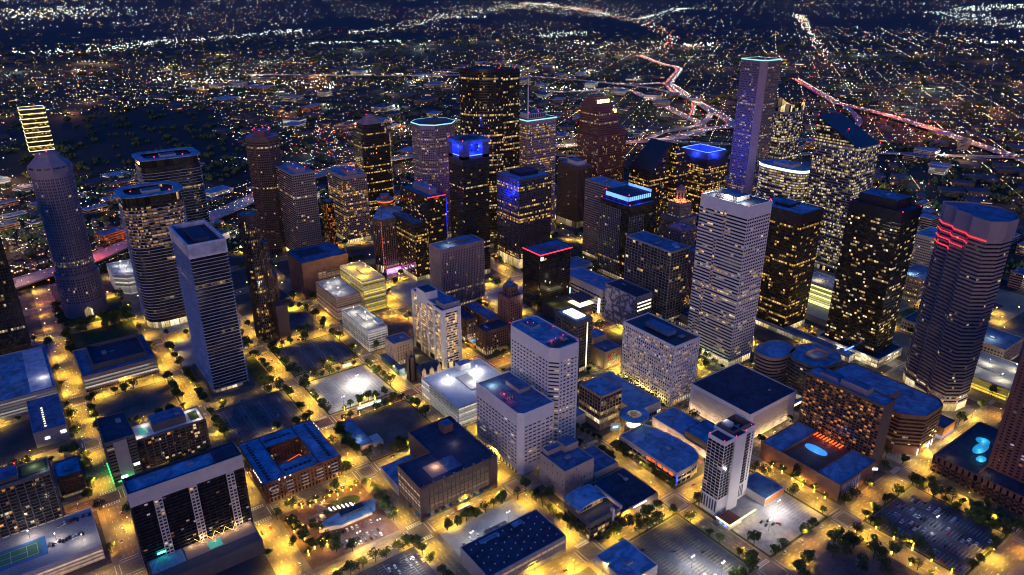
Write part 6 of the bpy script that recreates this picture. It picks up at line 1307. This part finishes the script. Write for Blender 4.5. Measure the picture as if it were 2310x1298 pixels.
# ================================================================== freeways
def spline(pts, step=25.):
    out = []
    for i in range(len(pts) - 1):
        p0, p1, p2, p3 = pts[max(i - 1, 0)], pts[i], pts[i + 1], pts[min(i + 2, len(pts) - 1)]
        n = max(2, int(math.dist(p1, p2) / step))
        for k in range(n):
            t = k / n; q = []
            for a, b, c, d in zip(p0, p1, p2, p3): q.append(.5 * (2 * b + (c - a) * t + (2 * a - 5 * b + 4 * c - d) * t * t + (3 * b - a - 3 * c + d) * t ** 3))
            out.append(tuple(q))
    return out + [pts[-1]]
TR = MB(); ROADPTS = []
def freeway(pts, w, z, dens=.5, bright=1., th=1.6, mix=.5):
    P = spline(pts); ROADPTS.extend((x, y, w * .75 + 12) for x, y in P[::2]); m = MB(); Lp, Rp = [], []; w *= 1.3 if z > 1 else 1
    for i, (x, y) in enumerate(P):
        a, b = P[max(i - 1, 0)], P[min(i + 1, len(P) - 1)]; l = math.dist(a, b) or 1; nx, ny = -(b[1] - a[1]) / l, (b[0] - a[0]) / l
        Lp.append((x + nx * w / 2, y + ny * w / 2)); Rp.append((x - nx * w / 2, y - ny * w / 2))
        d = cdist(x, y); s = max(.55, d * .0005)
        for side in (-1, 1):
            for k in range(2):
                if R.random() < dens * 1.05:
                    o = R.uniform(.12, .42) * side * w; f = R.uniform(-9, 9)
                    TR.octa(x + nx * o + (b[0] - a[0]) / l * f, y + ny * o + (b[1] - a[1]) / l * f, z + 1.2, s * R.uniform(.5, 1), 2 if R.random() < .32 else (0 if (side > 0) == (R.random() < .95) else 1))
    for i in range(len(P) - 1):
        m.face([(*Rp[i], z), (*Rp[i + 1], z), (*Lp[i + 1], z), (*Lp[i], z)])
        for A, s in ((Lp, 1), (Rp, -1)):
            q = [(*A[i], z - th), (*A[i], z + .9), (*A[i + 1], z + .9), (*A[i + 1], z - th)]; m.face(q if s > 0 else q[::-1])
    o = structure('elevated_freeway', m, M['fwy'])
    for i in range(2, len(P) - 1, 3):
        if cdist(*P[i]) < 2600 and z > 4: m = MB(); m.prism(supere(*P[i], 1.2, 1.2, 2, 8), 0, z - th); m.obj('pier', M['fwy'], o)
    return P
LF = freeway([(-420, 640), (-330, 672), (-250, 698), (-191, 730), (-127, 755), (-49, 819), (28, 838), (103, 883), (191, 949), (294, 1026), (396, 1075), (527, 1110), (680, 1120), (850, 1080), (1050, 990), (1300, 895), (1430, 860)], 26, 9, .55)
freeway([(-420, 668), (-250, 730), (-160, 765), (-90, 810), (20, 876), (130, 935), (250, 1030), (380, 1110), (520, 1150)], 11, 6.5, .5)
freeway([(1700, 2700), (1875, 2354), (1989, 2161), (2092, 1718), (2038, 1446), (1866, 1168), (1755, 1055), (1576, 958), (1429, 951), (1305, 903)], 16, 12, .25)
freeway([(3164, 2779), (2900, 2350), (2790, 2120), (2345, 1773), (2142, 1563), (1953, 1261), (1767, 991), (1676, 911), (1597, 923), (1360, 887)], 30, 6, .9)
freeway([(2100, 1900), (2189, 1813), (2299, 1731), (2022, 1363), (1749, 1126)], 14, 4, .8); freeway([(1750, 1850), (1853, 1817), (2035, 1766), (1909, 1465), (1735, 1152), (1652, 1004), (1500, 880)], 26, 1.5, .8)
freeway([(900, 3180), (1139, 2996), (1400, 2755), (1710, 2567), (1875, 2354)], 22, 8, .12)
freeway([(2900, 1500), (2415, 1011), (2372, 949), (2269, 725), (2143, 518), (2007, 331), (1903, 170), (1800, 20)], 30, 6, .95)
freeway([(1300, 640), (1480, 560), (1690, 425), (1766, 335), (1931, 181), (2050, 60)], 16, 6, .3)
freeway([(1305, 903), (1500, 700), (1750, 640), (2050, 700), (2372, 949)], 16, 7, .25)
tag(TR.obj('distant_traffic', [G['head'], G['tail'], glow('amber_road_lamp', (1, .5, .12), 5)]), 'streams of white and red car lights on the far freeways', 'traffic', None, 'stuff')
# freeway lighting
for (x, y), c, e in (((-230, 712), (1, .45, .3), 54000), ((-120, 765), (1, .12, .08), 81000), ((-20, 830), (1, .15, .1), 81000), ((60, 860), (1, .6, .4), 18000), ((-190, 640), (1, .12, .05), 27000), ((200, 960), (.9, .8, 1), 13500), ((1360, 900), (1, .8, .6), 67500), ((1560, 950), (1, .8, .65), 67500), ((1750, 1060), (1, .75, .6), 81000), ((1950, 1280), (1, .75, .6), 99000), ((2150, 1570), (1, .7, .55), 117000), ((2143, 530), (1, .15, .05), 351000), ((2269, 725), (1, .12, .05), 405000), ((2007, 345), (1, .45, .15), 90000)):
    m = MB(); m.tube((0, 0, 0), (0, 0, 28), .4, .25, 6); o = m.obj('mast_light', M['pole'], None, (x, y, 0)); m = MB(); m.octa(0, 0, 28.6, 1.3); m.obj('lamp_head', G['white'] if c[1] > .3 else G['orange'], o)
    tag(o, 'tall mast light standing over the freeway lanes', 'mast light', 'mast lights along the freeways')
    l = bpy.data.lights.new('mast_light', 'POINT'); l.color = c; l.energy = e; l.shadow_soft_size = 2; q = bpy.data.objects.new('lamp_light', l); C.objects.link(q); q.parent = o; q.location = (0, 0, 30.5)

# ================================================================== mid-distance buildings
def seg_d(px, py, P): return min(math.dist((px, py), q) for q in P[::2])
KEEP = [(-170, 560, 60), (-10, 630, 70), (-100, 1780, 60)]
def park(x, y):
    w = .22 * math.sin(x / 70 + y / 150) + .2 * math.sin(x / 33 - y / 90)
    return ((x - 110) / 330) ** 2 + ((y - 1900) / 560) ** 2 < 1 + w or ((x - 230) / 120) ** 2 + ((y - 1240) / 130) ** 2 < 1
WALLS = ['offw', 'tan', 'gray', 'brick', 'beige', 'pink']; WN = dict(offw='white', tan='tan', gray='grey', brick='brown brick', beige='beige', pink='pink')
RN = dict(roof='pale blue roof', roofm='blue-grey roof', roofd='black roof')
PLACED = []
def mid(x, y, w, d, h, rz, wall, roof, win, name, label, cat, group, lamp=None):
    o = bpy.data.objects.new(name, None); C.objects.link(o); o.location = (x, y, 0); o.rotation_euler = (0, 0, rz); tag(o, label, cat, group)
    P = rect(-w / 2, w / 2, -d / 2, d / 2); m = MB(); m.prism(P, -.5, h - .6, 0, False, False); m.ring(offs(P, .1), offs(P, -.3), h - .6, h); n = max(1, int(h / 3.8))
    for k in range(n + 1): m.ring(offs(P, .18), P, max(.1, k * (h - .8) / n - .3), k * (h - .8) / n + .35)
    m.obj('wall', M[wall], o)
    m = MB(); m.face([(a, b, h - .4) for a, b in offs(P, -.25)]); m.obj('roof', M[roof], o)
    if win:
        m = MB(); B_ = [max(1, round(w / 3.2)), max(1, round(d / 3.2))] * 2
        for k in range(n): m.band(offs(P, .06), .6 + k * (h - .8) / n, .6 + k * (h - .8) / n + (h - .8) / n * .5, B_, (), k)
        m.obj('window_band', W[win], o)
    for k in range(R.randint(1, 3)):
        m = MB(); a, b = R.uniform(-.3, .3) * w, R.uniform(-.3, .3) * d; m.box(a - 2, a + 2, b - 1.4, b + 1.4, h - .4, h + 1.4); m.obj('rooftop_unit', M['rtu'], o)
    if lamp:
        l = bpy.data.lights.new('ground_glow', 'POINT'); l.color = lamp[0]; l.energy = lamp[1]; l.shadow_soft_size = 1.5; q = bpy.data.objects.new('lamp_light', l); C.objects.link(q); q.parent = o; q.location = (w * .5 + 8, -d * .5 - 9, 9)
        m = MB(); m.tube((w * .5 + 8, -d * .5 - 10.4, 0), (w * .5 + 8, -d * .5 - 10.4, 9), .2, .15, 5); p = m.obj('yard_lamp_post', M['pole'], o); m = MB(); m.octa(w * .5 + 8, -d * .5 - 10.4, 9.6, max(.8, cdist(x, y) * .0006)); m.obj('lamp_head', G['white'], p)
    PLACED.append((x, y, max(w, d) / 2))
def try_area(n, xr, yr, size, hr, rz, where, wins, lampp=.3, names=('warehouse', 'apartment_building', 'office_building')):
    k = 0; tries = 0
    while k < n and tries < n * 30:
        tries += 1; x, y = R.uniform(*xr), R.uniform(*yr); w, d = R.uniform(*size), R.uniform(*size) * .7; h = R.uniform(*hr); r = max(w, d) / 2
        if not in_view(x, y, 0, 1.02) or park(x, y) or (X0 - 10 < x < X1 + 10 and Y0 < y < 6.3 * B): continue
        if any(math.hypot(a - x, b - y) < c + r + 6 for a, b, c in PLACED) or any(math.hypot(a - x, b - y) < c + r for a, b, c in KEEP) or seg_d(x, y, LF) < r + 22: continue
        nm = R.choice(names); wall = R.choice(WALLS); roof = R.choice(('roof', 'roof', 'roofm', 'roofd')); win = R.choice(wins); lamp = (R.choice(((1, .95, .85), (.8, 1, .9), (1, .75, .4), (1, .6, .25))), R.uniform(8000, 40000) * (cdist(x, y) / 1500) ** 1.2) if R.random() < lampp else None
        mid(x, y, w, d, h, rz, wall, roof, win, nm, f'{"yard-lit" if lamp else "low"} {WN[wall]} {nm.replace("_", " ")} with {RN[roof]} {where}', nm.replace('_', ' '), f'{nm.replace("_", " ")}s {where}', lamp); k += 1
try_area(46, (500, 2300), (1350, 3000), (40, 110), (8, 20), .62, 'in the bright quarter beyond the freeway', ('garagew', 'few', 'punch', 'pale', 'orange', 'few'), .5)
try_area(26, (700, 1400), (1000, 1700), (25, 70), (7, 16), .62, 'between the freeway loops and the towers', ('garagew', 'few', 'punch', 'pale'), .5)
try_area(22, (1000, 2100), (-300, 900), (25, 80), (8, 24), .2, 'past the slant-roofed tower on the right', ('garagew', 'few', 'gold', 'punch', 'orange'), .4)
try_area(14, (960, 1250), (-260, 160), (22, 45), (10, 26), 0, 'behind the black podium tower', ('few', 'gold', 'punch'), .4)
try_area(24, (-480, 300), (1050, 1700), (22, 60), (6, 12), .35, 'in the dark streets before the park', ('few', 'orange', 'garagew'), .25)
try_area(12, (-40, 500), (720, 1050), (22, 50), (7, 14), .35, 'by the left freeway bend', ('few', 'garagew', 'orange'), .45)
GRID = {}
for x, y, r in ROADPTS: GRID.setdefault((int(x // 100), int(y // 100)), []).append((x, y, r))
def on_road(x, y, e=0):
    a, b = int(x // 100), int(y // 100)
    return any(math.hypot(px - x, py - y) < r + e for i in (-1, 0, 1) for j in (-1, 0, 1) for px, py, r in GRID.get((a + i, b + j), ()))
mid(-75, 875, 46, 26, 17, .45, 'brick', 'roofm', 'orange', 'apartment_building', 'red-lit brick block with orange windows beside the left freeway', 'apartment building', None, ((1, .16, .06), 60000))
mid(-20, 905, 40, 24, 10, .45, 'offw', 'roof', 'garagew', 'shop', 'brightly lit white store beside the left freeway', 'shop', None, ((1, .95, .95), 60000))
mid(-300, 800, 60, 34, 12, .4, 'offw', 'roofm', 'few', 'warehouse', 'long pale hall with dark roof among houses at the left edge', 'warehouse', None, ((1, .8, .45), 26000))
# small houses of the near left quarter and the slopes by the freeway
hp = MB(); gable(hp, -6.5, 6.5, -4.6, 4.6, 0, 4.2, 7.2); house_roof = hp.mesh('roof', M['shingle']); hw = MB(); hw.prism(rect(-6, 6, -4.2, 4.2), 0, 4.3, 0, False, False); house_wall = hw.mesh('wall', M['house'])
hx = MB(); hx.face([(-3, -4.24, 1), (-1.5, -4.24, 1), (-1.5, -4.24, 2.6), (-3, -4.24, 2.6)]); hx.face([(2, -4.24, 1), (3.4, -4.24, 1), (3.4, -4.24, 2.6), (2, -4.24, 2.6)]); house_win = hx.mesh('lit_window', glow('house_window', (1, .6, .2), 3))
def houses(n, xr, yr, rz, where):
    k = tries = 0
    while k < n and tries < n * 40:
        tries += 1; x = round(R.uniform(*xr) / 17) * 17 + R.uniform(-2, 2); y = round(R.uniform(*yr) / 24) * 24 + R.uniform(-2, 2); c, s = math.cos(rz), math.sin(rz)
        if not in_view(x, y, 0, 1.0) or park(x, y) or seg_d(x, y, LF) < 34 or any(math.hypot(a - x, b - y) < c_ + 10 for a, b, c_ in PLACED) or (X0 < x < X1 and Y0 < y < 6.9 * B): continue
        o = bpy.data.objects.new('house', None); C.objects.link(o); o.location = (x, y, 0); o.rotation_euler = (0, 0, rz + R.choice((0, PI / 2))); z = R.uniform(.85, 1.25); o.scale = (z, z, z)
        link('wall', house_wall, o); link('roof', house_roof, o); lit = R.random() < .55
        if lit: link('window', house_win, o)
        tag(o, f'small gabled house with {"lit" if lit else "dark"} windows {where}', 'house', 'small houses ' + where); PLACED.append((x, y, 7)); k += 1
houses(90, (-480, 120), (760, 1050), .2, 'beyond the left freeway'); houses(70, (1400, 1750), (1300, 1900), .62, 'beside the freeway interchange'); houses(40, (500, 900), (1180, 1500), .4, 'behind the dark octagonal tower')

# ================================================================== far lights and tree masses
FM = [glow('far_white', (1, .97, .85), 1), glow('far_green_white', (.72, 1, .82), 1), glow('far_amber', (1, .55, .16), 1), glow('far_red', (1, .05, .04), 1), glow('far_blue', (.25, .35, 1), 1), glow('far_bright', (1, .98, .9), 1)]
for mm, s in zip(FM, (4.2, 4.0, 4.4, 4.6, 4.2, 12)): mm.node_tree.nodes['Principled BSDF'].inputs['Emission Strength'].default_value = s
FL = MB()
def far_light(x, y, mi, k=1., z=6):
    d = cdist(x, y); FL.octa(x, y, z + .0003 * d, d * .00062 * k * (1 if d < 5000 else max(.85, 1.25 - d / 30000)), mi)
ca_, sa_ = math.cos(.62), math.sin(.62)
n = 0
while n < 27000:
    q = R.random() ** .9; d = 1150 / max(.044, (1 - q) * 1.0); d = min(d, 25000) * R.uniform(.92, 1.08); az = math.radians(53.9 + R.uniform(-43, 43)); x, y = CAMX + d * math.cos(az), CAMY + d * math.sin(az)
    if d < 1300 or park(x, y) or (X0 - 60 < x < X1 + 200 and y < 7 * B): continue
    # clustering: districts brighter than others
    u, v = (x * ca_ + y * sa_), (-x * sa_ + y * ca_)
    c = math.sin(u / 690 + 1.3) * math.sin(v / 540 + .4) + .6 * math.sin(u / 1900 + v / 2300) + .5 * math.sin(v / 260 + 2 * math.sin(u / 800))
    if R.random() > .42 + .38 * c: continue
    g = 95 if d < 5000 else 190; st = R.random()
    if st < .45: u = round(u / g) * g
    elif st < .8: v = round(v / g) * g
    x, y = u * ca_ - v * sa_, u * sa_ + v * ca_
    r = R.random(); left = az > 1.1
    mi = 2 if r < (.60 if d < 5200 else .46) else (3 if r > .955 else (4 if r > .945 else (1 if r > .62 else 0)))
    far_light(x, y, mi, R.choice((.24, .28, .32, .36, .42, .5, .62, .9))); n += 1
def corridor(pts, n, spread, mis, k=.8):
    P = spline(pts, 60)
    for _ in range(n):
        x, y = R.choice(P); d = cdist(x, y); s = spread * d / 3000
        far_light(x + R.gauss(0, s), y + R.gauss(0, s), R.choice(mis), k * R.choice((.6, .8, 1, 1.2)))
corridor([(9868, 12724), (8431, 9580), (6417, 6151), (4920, 4188), (4174, 3451), (3654, 3096), (3164, 2779)], 330, 22, (1, 1, 1, 0, 3, 3, 2), .85)
corridor([(9868, 12724), (8431, 9580), (6800, 7000)], 170, 90, (0, 1, 0, 2))
corridor([(283, 10949), (741, 13243), (1308, 14743)], 260, 160, (0, 0, 1, 2), 1.); corridor([(100, 5342), (561, 5222), (922, 5657), (1637, 5993), (2444, 6495)], 240, 42, (0, 0, 1))
corridor([(2707, 5887), (3453, 6449), (4948, 8057), (6608, 9719), (9089, 11699)], 240, 55, (0, 0, 1, 2)); corridor([(9095, 5643), (5689, 3230), (3998, 2042), (3427, 1583)], 240, 12, (0, 1, 2, 3, 0))
corridor([(11385, 4793), (10004, 3778), (8394, 2629)], 170, 60, (0, 1)); corridor([(12523, 4993), (16450, 5683)], 160, 50, (0, 1)); corridor([(9897, 8401), (6502, 6085)], 130, 20, (1, 0)); corridor([(4292, 4670), (3692, 4422)], 90, 40, (1, 0))
corridor([(2529, 4705), (1901, 4913)], 90, 30, (0, 1)); corridor([(1370, 2840), (1509, 2782)], 40, 10, (2, 0)); corridor([(600, 3050), (1000, 2700), (1700, 2300)], 200, 60, (0, 1, 2, 2)); corridor([(500, 1650), (900, 1350), (1300, 1150)], 150, 60, (0, 1, 3, 2))
corridor([(400, 1500), (560, 1250), (640, 1600)], 170, 60, (3, 3, 2, 0, 4)); corridor([(-250, 1350), (150, 1400), (420, 1180)], 70, 40, (2, 2, 0, 1), .6); corridor([(1700, 600), (2300, 400), (1800, 100)], 150, 90, (0, 1, 2), .7)
for x, y in ((900, 2817), (997, 2745), (1003, 2556), (594, 3046), (490, 3263), (1833, 1850), (5220, 7843), (3548, 3659), (3991, 3073), (2531, 1503), (5968, 1976), (6097, 1877), (4247, 3128), (1816, 1948), (814, 1455), (1230, 1332), (1104, 1075), (1285, 1105), (-78, 1123), (-60, 1102), (351, 1351)):
    for _ in range(7): far_light(x + R.gauss(0, 26) * cdist(x, y) / 2500, y + R.gauss(0, 26) * cdist(x, y) / 2500, 5, R.uniform(.7, 1.5))
rr = random.Random(11); m = MB()
for _ in range(1700):
    d = 1500 + 6500 * rr.random() ** 1.6; az = math.radians(53.9 + rr.uniform(-42, 42)); x, y = CAMX + d * math.cos(az), CAMY + d * math.sin(az)
    if (X0 - 30 < x < X1 + 260 and y < 7.5 * B) or park(x, y) or on_road(x, y, 26) or any(math.hypot(a - x, b - y) < c + 22 for a, b, c in PLACED): continue
    w_, d_, h_ = rr.uniform(8, 30), rr.uniform(8, 24), rr.uniform(4, 13); a = .62 + (PI / 2 if rr.random() < .5 else 0); c_, s_ = math.cos(a), math.sin(a)
    P = [(x + u * c_ - v * s_, y + u * s_ + v * c_) for u, v in rect(-w_, w_, -d_, d_)]
    m.prism(P, 0, h_, 0, False, False); m.face([(*q, h_) for q in P], 1)
    if rr.random() < .5:
        q = offs(P, .3); zz = h_ * .35
        for e in (0, 1, 2, 3):
            if rr.random() < .34: p0, p1 = q[e], q[(e + 1) % 4]; f0, f1 = sorted((rr.random(), rr.random())); m.face([(p0[0] + (p1[0] - p0[0]) * f0, p0[1] + (p1[1] - p0[1]) * f0, zz), (p0[0] + (p1[0] - p0[0]) * f1, p0[1] + (p1[1] - p0[1]) * f1, zz), (p0[0] + (p1[0] - p0[0]) * f1, p0[1] + (p1[1] - p0[1]) * f1, h_ * .7), (p0[0] + (p1[0] - p0[0]) * f0, p0[1] + (p1[1] - p0[1]) * f0, h_ * .7)], rr.choice((2, 2, 3)))
M['far_wall'] = surf('far_wall', (.10, .08, .07), .9, .5)
tag(m.obj('distant_low_blocks', [M['far_wall'], M['roofd'], glow('far_shop_amber', (1, .55, .15), .6), glow('far_shop_white', (1, .9, .7), .6)]), 'far-off mass of low blocks and sheds across the sprawl', 'low blocks', None, 'stuff')
for _ in range(190):      # scattered point lights added so far ground and roofs catch light
    d = 1350 + 4600 * rr.random() ** 1.5; az = math.radians(53.9 + rr.uniform(-41, 41)); x, y = CAMX + d * math.cos(az), CAMY + d * math.sin(az)
    if park(x, y) or (X0 - 30 < x < X1 + 200 and y < 7.5 * B): continue
    l = bpy.data.lights.new('ground_glow', 'POINT'); l.color = rr.choice(((1, .58, .2), (1, .6, .25), (1, .9, .7), (.8, 1, .85), (1, .4, .15))); l.energy = rr.uniform(12000, 80000) * (d / 1800) ** 1.3; l.shadow_soft_size = 3
    q = bpy.data.objects.new('ground_glow', l); C.objects.link(q); q.location = (x, y, 16 + d * .004)
    for _k in range(4): far_light(x + rr.gauss(0, 18), y + rr.gauss(0, 18), rr.choice((2, 2, 0, 1)), rr.uniform(.5, 1.))
tag(FL.obj('distant_city_lights', FM), 'carpet of thousands of tiny white, amber and red city lights reaching the horizon', 'city lights', None, 'stuff')
m = MB(); rr = random.Random(5)
for _ in range(4200):
    d = 1250 + 5200 * rr.random() ** 2.2; az = math.radians(53.9 + rr.uniform(-43, 43)); x, y = CAMX + d * math.cos(az), CAMY + d * math.sin(az)
    if (X0 - 30 < x < X1 + 60 and y < 6.8 * B) or on_road(x, y, 8) or any(math.hypot(a - x, b - y) < c + 4 for a, b, c in PLACED): continue
    r = rr.uniform(5, 11) * (1 + d / 6000)
    for _k in range(5): m.octa(x + rr.gauss(0, r * .5), y + rr.gauss(0, r * .5), r * .4 + rr.random() * r * .3, r * rr.uniform(.35, .6))
tag(m.obj('distant_treetops', LEAF[2]), 'dark mass of tree crowns over the far residential districts', 'treetops', None, 'stuff')

# ================================================================== light of the dusk sky, camera
w = bpy.data.worlds.new('World'); bpy.context.scene.world = w; w.use_nodes = True; nt = w.node_tree; nt.nodes.clear()
out = nt.nodes.new('ShaderNodeOutputWorld'); bg = nt.nodes.new('ShaderNodeBackground'); sky = nt.nodes.new('ShaderNodeTexSky'); sky.sky_type = 'NISHITA'; sky.sun_disc = False
SUN_EL, SUN_ROT = math.radians(-3.5), math.radians(200)
sky.sun_elevation = SUN_EL; sky.sun_rotation = SUN_ROT; sky.ozone_density = 4.
mx = nt.nodes.new('ShaderNodeMix'); mx.data_type = 'RGBA'; mx.blend_type = 'ADD'; mx.inputs[0].default_value = 1.; mx.inputs[7].default_value = (.0, .17, .95, 1)
nt.links.new(sky.outputs[0], mx.inputs[6]); nt.links.new(mx.outputs[2], bg.inputs[0]); bg.inputs[1].default_value = .42; nt.links.new(bg.outputs[0], out.inputs[0])
s = bpy.data.lights.new('dusk_fill', 'SUN'); s.energy = .72; s.angle = math.radians(25); s.color = (1, .63, .42); so = bpy.data.objects.new('dusk_fill', s); C.objects.link(so); so.rotation_euler = (math.radians(82), 0, math.radians(-40))  # added warm fill on the facades, standing for dusk and city glow
cam = bpy.data.cameras.new('camera'); co = bpy.data.objects.new('camera', cam); C.objects.link(co); co.location = (CAMX, CAMY, 422.9); co.rotation_euler = (math.radians(90 - 22.915), math.radians(.09), math.radians(53.913 - 90))
cam.sensor_width = 36; cam.lens = 25.41; cam.clip_start = 1; cam.clip_end = 70000
sc = bpy.context.scene; sc.camera = co
sc.render.engine = 'CYCLES'; sc.cycles.use_denoising = True; sc.cycles.filter_width = 1.05; sc.cycles.use_light_tree = True; sc.cycles.max_bounces = 4; sc.cycles.diffuse_bounces = 2; sc.cycles.glossy_bounces = 2; sc.cycles.sample_clamp_indirect = 4; sc.cycles.caustics_reflective = False; sc.cycles.caustics_refractive = False
sc.view_settings.view_transform = 'Standard'; sc.view_settings.look = 'None'; sc.view_settings.exposure = 0; sc.view_settings.gamma = 1
